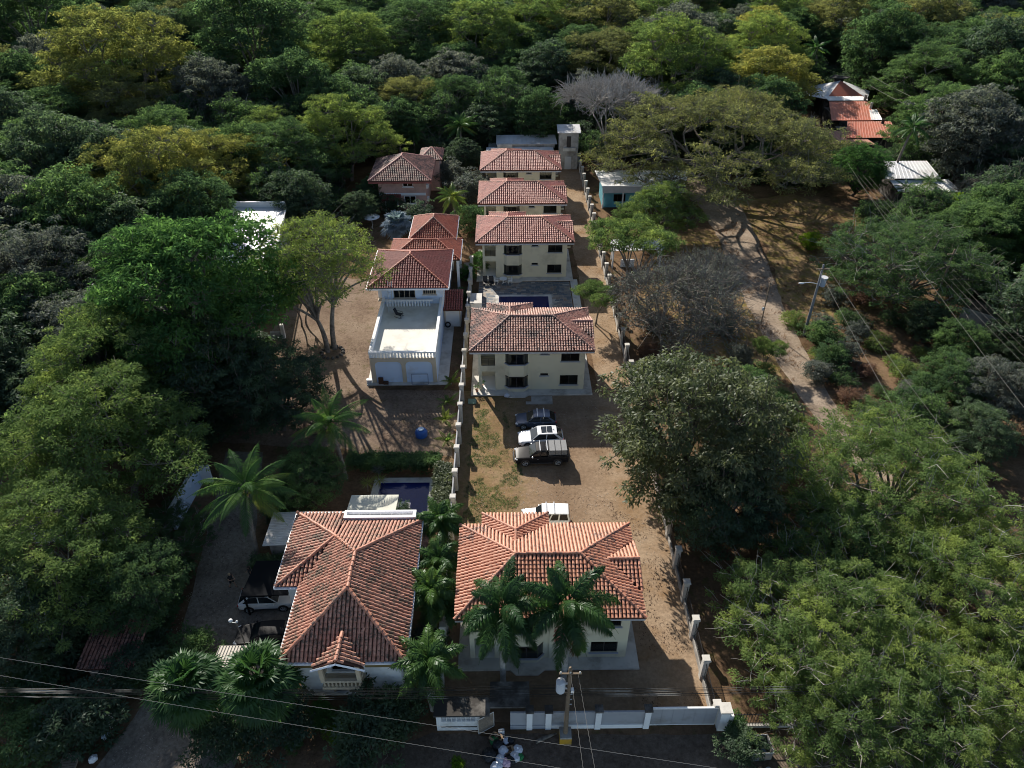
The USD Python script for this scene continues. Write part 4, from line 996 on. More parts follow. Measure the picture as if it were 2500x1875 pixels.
# ---------------------------------------------------------------- pools
def pool(name, label, poly, deck_poly, deckmat, coping):
    t = thing(name, label, "swimming pool")
    P = Polygon(poly)
    rim = P.buffer(coping, join_style=2).difference(P)
    part("coping", trimesh.creation.extrude_polygon(rim, 0.06, engine="earcut").apply_translation((0, 0, 0.04)), CONC_PALE, t)
    part("basin", MB().tri(trimesh.creation.extrude_polygon(P.buffer(0.02, join_style=2).difference(P.buffer(-0.04, join_style=2)), 0.08, engine="earcut").apply_translation((0, 0, 0.018))).get(), POOLTILE, t)
    v_, f_ = trimesh.creation.triangulate_polygon(P, engine="earcut")
    part("bottom", (np.column_stack([v_, np.full(len(v_), 0.024)]), f_), POOLTILE, t)
    part("water", (np.column_stack([v_, np.full(len(v_), 0.062)]), f_), WATERF, t)
    return t
WATERF = M_("pool_surface", {"g": ("geometry", {}), "n": ("noise_texture", {"scale": 2.2, "detail": 3.0}), "b": ("bump", {"strength": 0.15, "distance": 0.03}), "t": ("transparent_bsdf", {"color": (0.72, 0.80, 0.95)}), "gl": ("glossy_bsdf", {"roughness": 0.03}), "f": ("fresnel", {"IOR": 1.33}), "m": ("mix_closure", {})},
            [("g.position", "n.vector"), ("n.fac", "b.height"), ("b.normal", "gl.normal"), ("f.fac", "m.fac"), ("t.BSDF", "m.closure1"), ("gl.BSDF", "m.closure2")], "m.closure")
pool("swimming_pool", "deep blue rectangular pool on the slate deck between two cream houses", [(-1.1, 80.5), (5.6, 80.5), (5.6, 87.1), (-1.1, 87.1)], None, None, 0.45)
pool("swimming_pool", "dark blue pool behind the left villa, hedged on two sides", [(-12.3, 51.3), (-7.6, 51.3), (-7.5, 46.9), (-9.2, 46.9), (-9.2, 48.6), (-12.4, 49.6)], None, None, 0.7)
# slate deck: single stones
dk = part("pool_deck", MB().box(-3.9, 8.75, 78.6, 91.2, 0.003, 0.02).get(), CONC); tag(dk, "slate paved deck round the central swimming pool", kind="structure")
SL = [plain(f"slate_{k}", c_, 0.7, var=0.2, scale=2.0) for k, c_ in enumerate([(0.13, 0.14, 0.15), (0.19, 0.18, 0.17), (0.27, 0.23, 0.19), (0.10, 0.12, 0.14), (0.33, 0.30, 0.27), (0.22, 0.17, 0.13)])]
g = np.random.default_rng(9); stones = []
y_ = 78.7; row = 0
while y_ < 91.0:
    hgt = g.uniform(0.26, 0.36); x_ = -3.8 - g.uniform(0, 0.4)
    while x_ < 8.6:
        w_ = g.uniform(0.4, 0.85)
        xa, xb = max(-3.85, x_ + 0.015), min(8.7, x_ + w_ - 0.015)
        if xb - xa > 0.12 and not (xb > -1.58 and xa < 6.08 and y_ + hgt > 80.0 and y_ < 87.6):
            stones.append((xa, xb, y_ + 0.015, y_ + hgt - 0.015, 0.02, 0.034 + g.uniform(0, 0.01)))
        x_ += w_
    y_ += hgt
stones.sort(key=lambda q: -(q[1] - q[0]) * (1 if q[0] > -3.6 else 0.6))
rest = [MB() for _ in SL]
for k, q in enumerate(stones):
    mi = int(g.choice(6, p=[.24, .2, .16, .2, .1, .1]))
    if k < 280:
        part("paving_stone", MB().box(*q).get(), SL[mi], dk)
    else:
        rest[mi].box(*q)
for k, m_ in enumerate(rest):
    if m_.n:
        part("paving_stones", m_.get(), SL[k], dk, kind="stuff")
tag(part("concrete_path", MB().box(8.9, 9.9, 78.0, 91.9, 0.002, 0.06).get(), CONC_PALE), "pale concrete strip beside the slate deck", kind="structure")
pb = thing("pump_house", "low white concrete box beside the central pool deck", "pump house")
part("wall", MB().box(-4.75, -3.35, 82.4, 84.9, 0, 1.75).get(), WHITE, pb); part("lid", MB().box(-4.82, -3.28, 82.33, 84.97, 1.75, 1.87).get(), CONC_PALE, pb)
pb = thing("planter_box", "pale grey concrete box beside the wall, behind the white house's porch", "planter")
part("wall", MB().box(-6.0, -5.2, 92.6, 94.2, 0, 1.5).get(), WHITE, pb); part("lid", MB().box(-6.05, -5.15, 92.5, 94.3, 1.5, 1.58).get(), CONC, pb)

# patio furniture
def patio_chair(label, x, y, rz):
    t = thing("patio_chair", label, "chair", (x, y, 0.04), rz, "white patio chairs by the pool")
    part("seat", MB().box(-0.25, 0.25, -0.25, 0.25, 0.42, 0.46).get(), WHITE_CLEAN, t); part("backrest", MB().box(-0.25, 0.25, 0.22, 0.27, 0.46, 0.95).get(), WHITE_CLEAN, t)
    for sx in (-0.22, 0.22):
        for sy in (-0.22, 0.22):
            part("leg", MB().box(sx - 0.02, sx + 0.02, sy - 0.02, sy + 0.02, 0, 0.42).get(), WHITE_CLEAN, t)
        part("armrest", MB().box(sx - 0.03, sx + 0.03, -0.25, 0.22, 0.64, 0.68).get(), WHITE_CLEAN, t)
patio_chair("white patio chair left of the round white table", -1.45, 90.9, 1.4); patio_chair("white patio chair right of the round white table", 0.45, 90.9, -1.4)
t = thing("patio_table", "round white table between two chairs by the pool", "table", (-0.5, 91.0, 0.04))
part("table_top", trimesh.creation.cylinder(0.55, 0.04, sections=20).apply_translation((0, 0, 0.72)), WHITE_CLEAN, t); part("pedestal", MB().tube([(0, 0, 0), (0, 0, 0.7)], 0.05, 8).get(), WHITE_CLEAN, t)
for k in range(3):
    part("foot", MB().tube([(0, 0, 0.12), (0.35 * math.cos(k * 2.1), 0.35 * math.sin(k * 2.1), 0.02)], 0.03, 5).get(), WHITE_CLEAN, t)
for k, (lx, lab) in enumerate(((-3.0, "dark wicker lounge chair beside the porch, nearer the boundary wall"), (-2.15, "dark wicker lounge chair between porch and white patio chair"))):
    t = thing("lounge_chair", lab, "chair", (lx, 90.6, 0.04), 0.1)
    part("seat", MB().box(-0.3, 0.3, -0.55, 0.3, 0.3, 0.4).get(), BLACK, t); part("backrest", MB().slab([(-0.3, 0.28, 0.4), (0.3, 0.28, 0.4), (0.3, 0.6, 1.05), (-0.3, 0.6, 1.05)], 0.06).get(), BLACK, t)
    for sx in (-0.26, 0.26):
        part("leg", MB().box(sx - 0.03, sx + 0.03, -0.5, -0.44, 0, 0.3).box(sx - 0.03, sx + 0.03, 0.2, 0.26, 0, 0.3).get(), BLACK, t)

# ---------------------------------------------------------------- white house with the roof terrace
w = thing("terrace_house", "white house with walled roof terrace and dark red hip roof", "house")
e, r = 6.2, 8.3
x0, x1, y0, y1 = -17.0, -7.2, 78.6, 88.9
P_, Q_ = (-12.1, 83.4, r), (-12.1, 84.1, r)
slopes = [([(x0, y0, e), (x1, y0, e), P_], (0, -1)), ([(x1, y0, e), (x1, y1, e), Q_, P_], (1, 0)), ([(x1, y1, e), (x0, y1, e), Q_], (0, 1)), ([(x0, y1, e), (x0, y0, e), P_, Q_], (-1, 0))]
rid = [(np.array(a) + u_, np.array(b) + u_) for a, b in [((x0, y0, e), P_), ((x1, y0, e), P_), (P_, Q_), ((x1, y1, e), Q_), ((x0, y1, e), Q_)]]
tiled_roof(w, slopes, rid, TILE_RED, TILE_ORANGE, 0, cw=0.30, rl=0.38, seed=71)
part("gutter", MB().box(x0 - 0.16, x0, y0 - 0.1, y1 + 0.1, e - 0.18, e + 0.02).box(x1, x1 + 0.16, y0 - 0.1, y1 + 0.1, e - 0.18, e + 0.02).box(x0, x1, y0 - 0.16, y0, e - 0.18, e + 0.0).box(x0, x1, y1, y1 + 0.16, e - 0.18, e + 0.0).get(), GUTTER, w)
part("soffit", MB().box(x0 + 0.02, x1 - 0.02, y0 + 0.02, y1 - 0.02, e - 0.2, e - 0.17).get(), WHITE, w)
a0, a1, b0, b1 = -15.55, -7.95, 79.9, 88.2
part("front_wall", wall_with_holes(a0, a1, 0, e - 0.2, [(-14.1, -11.4, 4.1, 5.28), (-10.45, -8.8, 4.62, 5.22)], b0, 0.2), BLUESHADE, w)
part("side_wall", MB().box(a1 - 0.2, a1, b0 + 0.2, b1, 0, e - 0.2).get(), WHITE, w)
part("side_wall", MB().box(a0, a0 + 0.2, b0 + 0.2, b1, 0, e - 0.2).get(), WHITE, w)
part("back_wall", MB().box(a0 + 0.2, a1 - 0.2, b1 - 0.2, b1, 0, e - 0.2).get(), WHITE, w)
window(w, -14.1, -11.4, 4.1, 5.28, b0, 4, frame=BEIGE, sill=BEIGE)
window(w, -10.45, -8.8, 4.62, 5.22, b0, 6, frame=BEIGE, sill=BEIGE)
part("bay", MB().prism([(-15.55, 80.2), (-16.1, 80.5), (-16.1, 82.2), (-15.55, 82.5)], 3.6, e - 0.2).get(), WHITE, w)
part("canopy_beam", MB().box(-16.0, -15.2, 79.3, 79.88, 4.0, 4.15).get(), BEIGE, w)
# terrace block with two arched panels
g0, g1, f0, f1, tz = -15.45, -8.05, 67.75, 79.85, 3.35
part("terrace_block", MB().box(g0, g1, f0, f1, 0, tz - 0.02).get(), BLUESHADE, w)
part("terrace_floor", MB().box(g0 + 0.02, g1 - 0.02, f0 + 0.02, f1 - 0.02, tz - 0.02, tz).get(), TERR, w)
fr = Polygon([(g0, 0), (g1, 0), (g1, tz + 0.12), (g0, tz + 0.12)])
for xa, xb in ((g0 + 0.5, -11.95), (-11.5, g1 - 0.45)):
    fr = fr.difference(Polygon([(xa, -1), (xb, -1), (xb, 2.5), (xb - 0.15, 2.85), (xb - 0.45, 2.98), (xa + 0.45, 2.98), (xa + 0.15, 2.85), (xa, 2.5)]))
m_ = MB()
for gm in getattr(fr, "geoms", [fr]):
    q = trimesh.creation.extrude_polygon(gm, 0.14, engine="earcut"); vv = np.array(q.vertices)
    m_.add(np.column_stack([vv[:, 0], f0 - 0.002 - vv[:, 2], vv[:, 1]]), q.faces)
part("arch_frame", m_.get(), BEIGE, w)
part("plinth", MB().box(g0 - 0.6, g1 + 1.25, f0 - 0.55, 79.6, 0.0, 0.1).get(), CONC_PALE, w)
part("handrail", MB().box(g0 - 0.05, g1 + 0.05, f0 - 0.1, f0 + 0.22, 4.1, 4.26).box(g0 - 0.05, g0 + 0.27, f0 + 0.22, f1, 4.1, 4.26).box(g1 - 0.27, g1 + 0.05, f0 + 0.22, f1, 4.1, 4.26).box(g0 + 0.27, -9.2, f1 - 0.75, f1 - 0.5, 4.1, 4.26).get(), WHITE, w)
part("side_parapet", MB().box(g0, g0 + 0.2, f0 + 0.2, f1, tz, 4.1).box(g1 - 0.2, g1, f0 + 0.2, f1, tz, 4.1).get(), WHITE, w)
part("pier", MB().box(g0 - 0.02, g0 + 0.25, f0 - 0.05, f0 + 0.2, tz, 4.1).get(), WHITE, w); part("pier", MB().box(g1 - 0.25, g1 + 0.02, f0 - 0.05, f0 + 0.2, tz, 4.1).get(), WHITE, w); part("pier", MB().box(-11.85, -11.6, f0 - 0.05, f0 + 0.2, tz, 4.1).get(), WHITE, w)
for xx_, n_ in ((-15.05, 9), (-11.42, 9)):
    for k in range(n_):
        part("baluster", MB().tube([(xx_ + k * 0.36, f0 + 0.07, z_) for z_ in (tz, 3.5, 3.7, 3.9, 4.1)], [0.09, 0.13, 0.08, 0.11, 0.09], 8).get(), WHITE, w, smooth=True)
for k in range(16):
    part("baluster", MB().tube([(-14.9 + k * 0.35, f1 - 0.62, z_) for z_ in (tz, 3.5, 3.7, 3.9, 4.1)], [0.09, 0.13, 0.08, 0.11, 0.09], 8).get(), WHITE, w, smooth=True)
part("stair_rail", MB().tube([(-9.2, 79.3, 4.3), (-8.4, 79.3, 4.3)], 0.03, 5).tube([(-9.2, 79.3, tz), (-9.2, 79.3, 4.3)], 0.03, 5).tube([(-8.4, 79.3, tz), (-8.4, 79.3, 4.3)], 0.03, 5).get(), GALV, w)
# lean-to with dark red roof
part("lean_to_wall", MB().box(-7.95, -5.9, 79.75, 82.9, 0, 2.5).get(), WHITE, w)
part("lean_to_trim", MB().box(-7.95, -7.8, 79.68, 79.748, 0, 2.5).box(-6.05, -5.9, 79.68, 79.748, 0, 2.5).get(), BEIGE, w)
tiled_roof(w, [([(-8.0, 79.4, 2.62), (-5.6, 79.4, 2.62), (-5.6, 83.1, 3.55), (-7.94, 83.1, 3.55)], (0, -1))], [], TILE_RED, TILE_RED, 0, cw=0.30, rl=0.4, seed=75, name="lean_to_roof")
# rear wings of the same house
r1_ = thing("tiled_annex", "single storey annex with orange red hip roof directly behind the terrace house", "house")
e, r = 5.0, 6.5
X0, X1, Y0, Y1 = -15.8, -6.25, 88.4, 94.7
a_, b_ = (-12.6, 91.5, r), (-9.4, 91.5, r)
tiled_roof(r1_, [([(X0, Y0, e), (X1, Y0, e), b_, a_], (0, -1)), ([(X1, Y0, e), (X1, Y1, e), b_], (1, 0)), ([(X1, Y1, e), (X0, Y1, e), a_, b_], (0, 1)), ([(X0, Y1, e), (X0, Y0, e), a_], (-1, 0))],
           [(np.array(p) + u_, np.array(q) + u_) for p, q in [((X0, Y0, e), a_), ((X1, Y0, e), b_), (a_, b_), ((X1, Y1, e), b_), ((X0, Y1, e), a_)]], TILE_ORANGE, TILE_ORANGE, 0, cw=0.30, rl=0.38, seed=81)
part("gutter", MB().box(X1, X1 + 0.15, Y0, Y1, e - 0.16, e + 0.02).box(X0, X1, Y1, Y1 + 0.15, e - 0.16, e).box(-12.9, -9.6, 89.2, 89.45, e + 0.3, e + 0.75).get(), GUTTER, r1_)
part("wall", MB().box(X0 + 0.6, X1 - 1.6, Y0 + 0.4, Y1 - 0.5, 0, e - 0.2).get(), WHITE, r1_)
for yy_ in (88.7, 94.0):
    part("porch_post", MB().box(X1 - 0.5, X1 - 0.15, yy_, yy_ + 0.35, 0, e - 0.15).get(), WHITE, r1_)
r2_ = thing("tiled_annex", "square orange red roofed annex beside the silver palm", "house")
e, r = 5.5, 7.3
X0, X1, Y0, Y1 = -13.5, -7.05, 93.6, 101.3
a_, b_ = (-10.28, 96.8, r), (-10.28, 98.0, r)
tiled_roof(r2_, [([(X0, Y0, e), (X1, Y0, e), a_], (0, -1)), ([(X1, Y0, e), (X1, Y1, e), b_, a_], (1, 0)), ([(X1, Y1, e), (X0, Y1, e), b_], (0, 1)), ([(X0, Y1, e), (X0, Y0, e), a_, b_], (-1, 0))],
           [(np.array(p) + u_, np.array(q) + u_) for p, q in [((X0, Y0, e), a_), ((X1, Y0, e), a_), (a_, b_), ((X1, Y1, e), b_), ((X0, Y1, e), b_)]], TILE_ORANGE, RIDGE, 0, cw=0.30, rl=0.38, seed=85)
part("gutter", MB().box(X1, X1 + 0.15, Y0, Y1, e - 0.16, e + 0.02).box(X0 - 0.15, X0, Y0, Y1, e - 0.16, e + 0.02).box(X0, X1, Y1, Y1 + 0.12, e - 0.1, e + 0.06).get(), GUTTER, r2_)
part("wall", MB().box(X0 + 0.7, X1 - 0.7, Y0 + 1.2, Y1 - 0.6, 0, e - 0.2).get(), WHITE, r2_)

# things on and against the terrace house
l_ = thing("ladder", "aluminium ladder leaning from the terrace to the red roof's eave", "ladder")
pa, pb_ = np.array([-14.35, 77.7, tz]), np.array([-14.25, 79.0, 7.0])
for sx in (-0.22, 0.22):
    part("rail", MB().tube([pa + [sx, 0, 0], pb_ + [sx, 0, 0]], 0.035, 4).get(), GALV, l_)
for k in range(13):
    q = pa + (pb_ - pa) * (k + 0.7) / 13.5
    part("rung", MB().tube([q - [0.22, 0, 0], q + [0.22, 0, 0]], 0.022, 4).get(), GALV, l_)
c = thing("rocking_chair", "dark rocking chair standing on the roof terrace", "chair", (-13.1, 76.6, tz), -0.35)
part("seat", MB().box(-0.3, 0.35, -0.28, 0.28, 0.42, 0.47).get(), BLACK, c); part("backrest", MB().slab([(-0.3, -0.28, 0.45), (-0.3, 0.28, 0.45), (-0.62, 0.28, 1.15), (-0.62, -0.28, 1.15)][::-1], 0.05).get(), BLACK, c)
for sy in (-0.27, 0.27):
    part("rocker", MB().tube([(-0.55, sy, 0.14), (-0.2, sy, 0.04), (0.2, sy, 0.04), (0.5, sy, 0.16)], 0.03, 5).get(), BLACK, c)
    part("armrest", MB().tube([(-0.45, sy, 0.72), (0.3, sy, 0.70), (0.4, sy, 0.45), (0.25, sy, 0.05)], 0.028, 5).get(), BLACK, c)
c = thing("goal_frame", "dark metal frame leaning on the right arched panel of the white house", "frame")
part("frame", MB().tube([(-10.9, 67.25, 0.1), (-10.9, 67.5, 1.35), (-9.05, 67.5, 1.35), (-9.05, 67.25, 0.1)], 0.045, 4).tube([(-10.9, 67.2, 0.14), (-9.05, 67.2, 0.14)], 0.045, 4).get(), plain("frame_paint", (0.12, 0.15, 0.22), 0.5), c)
c = thing("spare_tyre", "black tyre leaning on the white lean-to wall", "tyre", (-7.55, 79.45, 0.45))
part("tyre", trimesh.creation.torus(0.3, 0.1, major_sections=20, minor_sections=8).apply_transform(trimesh.transformations.rotation_matrix(math.pi / 2 - 0.2, [1, 0, 0])), BLACK, c, smooth=True)
part("hub", trimesh.creation.cylinder(0.1, 0.06, sections=10).apply_transform(trimesh.transformations.rotation_matrix(math.pi / 2 - 0.2, [1, 0, 0])), GALV, c)
c = thing("bench_seat", "dark brown seat cushions stacked at the white house's left arch", "seat", (-14.7, 67.3, 0.1))
part("back_cushion", MB().box(0, 0.55, 0.0, 0.2, 0, 0.85).get(), DOORWOOD, c); part("seat_cushion", MB().box(0.56, 1.1, -0.1, 0.25, 0, 0.3).get(), DOORWOOD, c)
c = thing("ac_unit", "small white air conditioner at the left corner of the terrace block", "air conditioner", (-16.1, 67.5, 0))
part("case", MB().box(0, 0.6, 0, 0.35, 0.05, 0.55).get(), WHITE_CLEAN, c); part("grille", MB().box(0.1, 0.5, -0.02, 0, 0.1, 0.5).get(), GALV, c)
# ---------------------------------------------------------------- other buildings
k_ = thing("pink_house", "pink two-storey house with old brown tile roof among trees", "house")
e, r = 5.7, 8.0
X0, X1, Y0, Y1 = -22.3, -12.15, 114.8, 125.5
a_, b_ = (-17.3, 119.9, r), (-17.3, 121.2, r)
sl = [([(X0, Y0, e), (X1, Y0, e), a_], (0, -1)), ([(X1, Y0, e), (X1, Y1, e), b_, a_], (1, 0)), ([(X1, Y1, e), (X0, Y1, e), b_], (0, 1)), ([(X0, Y1, e), (X0, Y0, e), a_, b_], (-1, 0)),
      ([(-15.0, 124.4, 5.7), (-11.0, 124.4, 5.7), (-13.0, 127.4, 6.9)], (0, -1)), ([(-11.0, 124.4, 5.7), (-11.0, 130.4, 5.7), (-13.0, 127.4, 6.9)], (1, 0)), ([(-11.0, 130.4, 5.7), (-15.0, 130.4, 5.7), (-13.0, 127.4, 6.9)], (0, 1)), ([(-15.0, 130.4, 5.7), (-15.0, 124.4, 5.7), (-13.0, 127.4, 6.9)], (-1, 0))]
rr = [(np.array(p) + u_, np.array(q) + u_) for p, q in [((X0, Y0, e), a_), ((X1, Y0, e), a_), (a_, b_), ((X1, Y1, e), b_), ((-11.0, 124.4, 5.7), (-13, 127.4, 6.9)), ((-15.0, 124.4, 5.7), (-13, 127.4, 6.9))]]
tiled_roof(k_, sl, rr, TILE_OLD, TILE_PINK, 0, cw=0.30, rl=0.38, seed=91)
part("fascia", MB().box(X0, X1, Y0 - 0.02, Y0 + 0.1, e - 0.42, e - 0.14).box(X1 - 0.1, X1 + 0.02, Y0 + 0.1, Y1, e - 0.42, e - 0.14).get(), TILE_RED, k_)
p0, p1, q0, q1 = -21.0, -13.3, 116.2, 124.6
part("front_wall", wall_with_holes(p0, p1, 0, e - 0.2, [(-16.9, -15.0, 1.27, 2.65), (-17.0, -15.3, 4.2, 4.98), (-19.6, -18.2, 0.05, 2.2)], q0, 0.2), PINK, k_)
part("side_wall", MB().box(p1 - 0.2, p1, q0 + 0.2, q1, 0, e - 0.2).get(), PINK, k_); part("side_wall", MB().box(p0, p0 + 0.2, q0 + 0.2, q1, 0, e - 0.2).get(), PINK, k_); part("back_wall", MB().box(p0 + 0.2, p1 - 0.2, q1 - 0.2, q1, 0, e - 0.2).get(), PINK, k_)
part("rear_wall", MB().box(-14.4, -11.6, 125.0, 129.8, 0, 5.5).get(), PINK, k_)
part("band", MB().box(p0 - 0.02, p1 + 0.02, q0 - 0.06, q0 - 0.002, 2.75, 3.15).get(), WHITE, k_)
window(k_, -16.9, -15.0, 1.27, 2.65, q0, 2, frame=WHITE_CLEAN, sill=WHITE_CLEAN, fw=0.1); window(k_, -17.0, -15.3, 4.2, 4.98, q0, 2, frame=WHITE_CLEAN, sill=WHITE_CLEAN, fw=0.1)
d_ = part("door", MB().box(-19.6, -18.2, q0 + 0.1, q0 + 0.16, 0.05, 2.2).get(), DOORWOOD, k_); part("handle", MB().box(-18.45, -18.4, q0 + 0.05, q0 + 0.1, 1.0, 1.12).get(), GALV, d_)
part("porch_post", MB().box(-20.0, -19.8, q0 - 1.1, q0 - 0.9, 0, 2.4).get(), WHITE, k_); part("porch_post", MB().box(-18.0, -17.8, q0 - 1.1, q0 - 0.9, 0, 2.4).get(), WHITE, k_)
tiled_roof(k_, [([(-20.4, q0 - 1.4, 2.4), (-17.4, q0 - 1.4, 2.4), (-17.4, q0 - 0.05, 2.95), (-20.4, q0 - 0.05, 2.95)], (0, -1))], [], TILE_RED, TILE_RED, 0, cw=0.3, rl=0.38, seed=95, name="porch_roof")
for zz_ in (1.2, 3.4):
    part("ac_unit", MB().box(p1, p1 + 0.35, 117.4, 118.2, zz_, zz_ + 0.6).get(), WHITE_CLEAN, k_)

t_ = thing("water_tower", "grey concrete tower with metal roof at the driveway's end", "tower")
part("wall", MB().box(9.9, 13.4, 135.1, 135.3, 0, 6.9).get(), CONC, t_)
part("shaft", MB().box(9.9, 13.4, 135.302, 137.6, 0, 6.9).get(), CONC, t_)
part("window", MB().box(11.25, 12.0, 135.0, 135.098, 4.2, 6.2).get(), DARKFRAME, t_)
part("ledge", MB().box(10.6, 12.9, 134.7, 135.098, 3.55, 4.12).get(), CONC_PALE, t_)
part("door", MB().box(11.0, 12.2, 135.0, 135.098, 0.05, 2.4).get(), GALV, t_)
part("roof", MB().slab([(9.5, 134.7, 6.95), (13.75, 134.7, 6.95), (13.75, 138.1, 7.45), (9.5, 138.1, 7.45)], 0.1).get(), ZINC, t_)


def ribbed(corners, n, thick=0.05):
    """Ribbed sheet roof: corners front-left, front-right, back-right, back-left; n ribs run from back to front."""
    a, b, c, d = map(lambda q: np.array(q, float), corners)
    m = MB().slab([a, b, c, d], thick)
    for k in range(n + 1):
        t = k / n; p, q = a + (b - a) * t, d + (c - d) * t
        m.tube([p + [0, 0, 0.02], q + [0, 0, 0.02]], 0.035, 4)
    return m.get()


s_ = thing("metal_shed", "long low shed with pale sheet roofs behind the farthest cream house", "shed")
part("roof", ribbed([(-3.8, 133.5, 3.3), (9.0, 133.5, 3.3), (8.8, 137.0, 3.6), (-3.6, 137.0, 3.6)], 16), ZINC, s_)
part("roof", ribbed([(-1.8, 137.2, 4.1), (9.6, 137.2, 4.1), (9.4, 141.0, 4.6), (-1.8, 141.0, 4.6)], 14), ZINC, s_)
part("wall", MB().box(-3.3, 8.6, 133.8, 140.6, 0, 3.25).get(), CONC, s_); part("upper_wall", MB().box(-1.5, 9.2, 137.4, 140.7, 3.25, 4.05).get(), CONC, s_)
part("vent_box", MB().box(-1.6, 1.2, 136.4, 137.1, 3.5, 4.3).get(), CONC_PALE, s_)
b_ = thing("teal_building", "long low building with flat white roof and teal walls under the giant tree", "building")
part("roof", MB().slab([(15.9, 116.6, 4.0), (29.6, 116.2, 4.0), (31.4, 123.2, 4.15), (15.3, 123.2, 4.15)], 0.14).get(), ZINC_WHITE, b_)
part("fascia", MB().box(16.0, 29.5, 116.55, 116.68, 2.75, 3.83).get(), plain("grey_fascia_board", (0.42, 0.43, 0.44), 0.7), b_)
part("front_wall", wall_with_holes(16.2, 29.2, 0, 3.8, [(18.0, 20.0, 1.0, 2.3), (22.0, 24.0, 1.0, 2.3), (26.0, 27.2, 0.02, 2.2)], 117.2, 0.2), TEAL, b_)
part("side_wall", MB().box(16.2, 16.4, 117.4, 122.7, 0, 3.83).box(29.0, 29.2, 117.4, 122.7, 0, 3.83).get(), TEAL, b_); part("back_wall", MB().box(16.4, 29.0, 122.5, 122.7, 0, 3.83).get(), TEAL, b_)
for k in range(5):
    part("post", MB().box(16.1 + k * 3.3, 16.3 + k * 3.3, 116.75, 116.95, 0, 2.75).get(), WHITE, b_)
window(b_, 18.0, 20.0, 1.0, 2.3, 117.2, 3); window(b_, 22.0, 24.0, 1.0, 2.3, 117.2, 3)
part("roof_box", MB().box(18.2, 19.0, 118.3, 119.0, 4.05, 4.4).get(), GREYTRIM, b_)
w_ = thing("warehouse", "big shed with glaring white sheet roof behind the bright green tree", "building")
part("roof", ribbed([(-41.0, 83.0, 5.2), (-30.0, 83.0, 5.2), (-33.0, 104.0, 6.0), (-41.0, 104.0, 6.0)], 22), M_("glaring_metal", {"p": ("principled_bsdf", {"base_color": (0.6, 0.61, 0.63), "metallic": 0.2, "roughness": 0.5})}, [], "p.BSDF"), w_)
part("parapet", MB().add([(-41.0, 104.0, 5.6), (-33.0, 104.0, 5.6), (-33.0, 104.0, 6.8), (-41.0, 104.0, 6.8), (-41.0, 104.3, 5.6), (-33.0, 104.3, 5.6), (-33.0, 104.3, 6.8), (-41.0, 104.3, 6.8)], [(0, 1, 2, 3), (5, 4, 7, 6), (3, 2, 6, 7), (0, 3, 7, 4), (1, 5, 6, 2)]).tube([(-29.85, 83.0, 5.35), (-32.85, 104, 6.15)], 0.12, 4).get(), WHITE, w_)
part("wall", MB().prism([(-40.2, 83.6), (-30.6, 83.6), (-33.2, 103.6), (-40.6, 103.6)], 0, 5.1).get(), GREYWALL, w_)
c_ = thing("open_shed", "small open shed with white sheet roof half hidden beyond the driveway wall", "shed")
part("roof", ribbed([(14.9, 95.0, 2.9), (22.6, 95.4, 2.9), (22.9, 98.6, 3.1), (15.2, 98.4, 3.1)], 12), ZINC_WHITE, c_)
for px_, py_ in ((15.3, 95.4), (22.2, 95.7), (22.4, 98.2), (15.5, 98.1)):
    part("post", MB().box(px_ - 0.1, px_ + 0.1, py_ - 0.1, py_ + 0.1, 0, 2.84).get(), WHITE, c_)
part("low_wall", MB().box(16.5, 18.5, 95.6, 95.8, 0, 1.2).get(), WHITE, c_)

# red-roofed compound and grey-roofed houses on the far right
c_ = thing("red_roof_house", "long house of rust red ribbed metal roofs on the far right", "house")
part("roof", ribbed([(66.6, 151.8, 3.7), (75.2, 151.8, 3.7), (78.2, 162.0, 4.6), (69.5, 162.0, 4.6)], 16), REDMETAL, c_, label="rust red upper roof")
part("roof", ribbed([(66.4, 143.0, 3.0), (76.8, 143.0, 3.0), (78.5, 151.4, 3.6), (69.8, 151.4, 3.6)], 18), REDMETAL, c_, label="rust red lower roof")
part("roof", ribbed([(62.0, 140.6, 2.6), (71.2, 140.2, 2.6), (69.6, 147.0, 3.1), (63.0, 147.2, 3.1)], 14), plain("faded_red_roof", (0.42, 0.20, 0.14), 0.6, var=0.15), c_, label="faded dusty red roof")
part("roof", ribbed([(69.5, 162.4, 4.7), (78.0, 162.4, 4.7), (77.6, 164.8, 4.9), (69.3, 164.8, 4.9)], 12), ZINC_WHITE, c_, label="white sheet strip")
part("roof", ribbed([(74.8, 151.9, 3.75), (77.0, 151.9, 3.75), (78.0, 157.5, 4.2), (76.5, 157.5, 4.2)], 4), ZINC_WHITE, c_)
part("wall", MB().box(68.5, 75.0, 152.2, 161.6, 0, 3.55).box(67.2, 76.4, 143.6, 150.9, 0, 2.8).box(63.4, 69.6, 141.2, 146.6, 0, 2.45).get(), CONC_DIRTY, c_)
part("chimney", MB().tube([(77.0, 158.2, 4.0), (77.0, 158.2, 5.4)], 0.28, 10).get(), CONC_PALE, c_); part("chimney", MB().tube([(77.4, 162.6, 4.2), (77.4, 162.6, 5.8)], 0.32, 10).get(), CONC, c_); part("chimney", MB().tube([(76.4, 150.2, 3.4), (76.4, 150.2, 4.4)], 0.3, 10).get(), DARKFRAME, c_)
c_ = thing("hip_roof_house", "house behind the rust red roofs, grey hip roof with red front slope", "house")
part("front_roof", MB().slab([(70.5, 166.0, 4.0), (79.5, 166.0, 4.0), (74.8, 171.0, 6.6)], 0.08).get(), REDMETAL, c_); part("left_roof", MB().slab([(66.5, 170.0, 4.0), (70.5, 166.0, 4.0), (74.8, 171.0, 6.6), (70.0, 175.0, 4.4)], 0.08).get(), ZINC, c_)
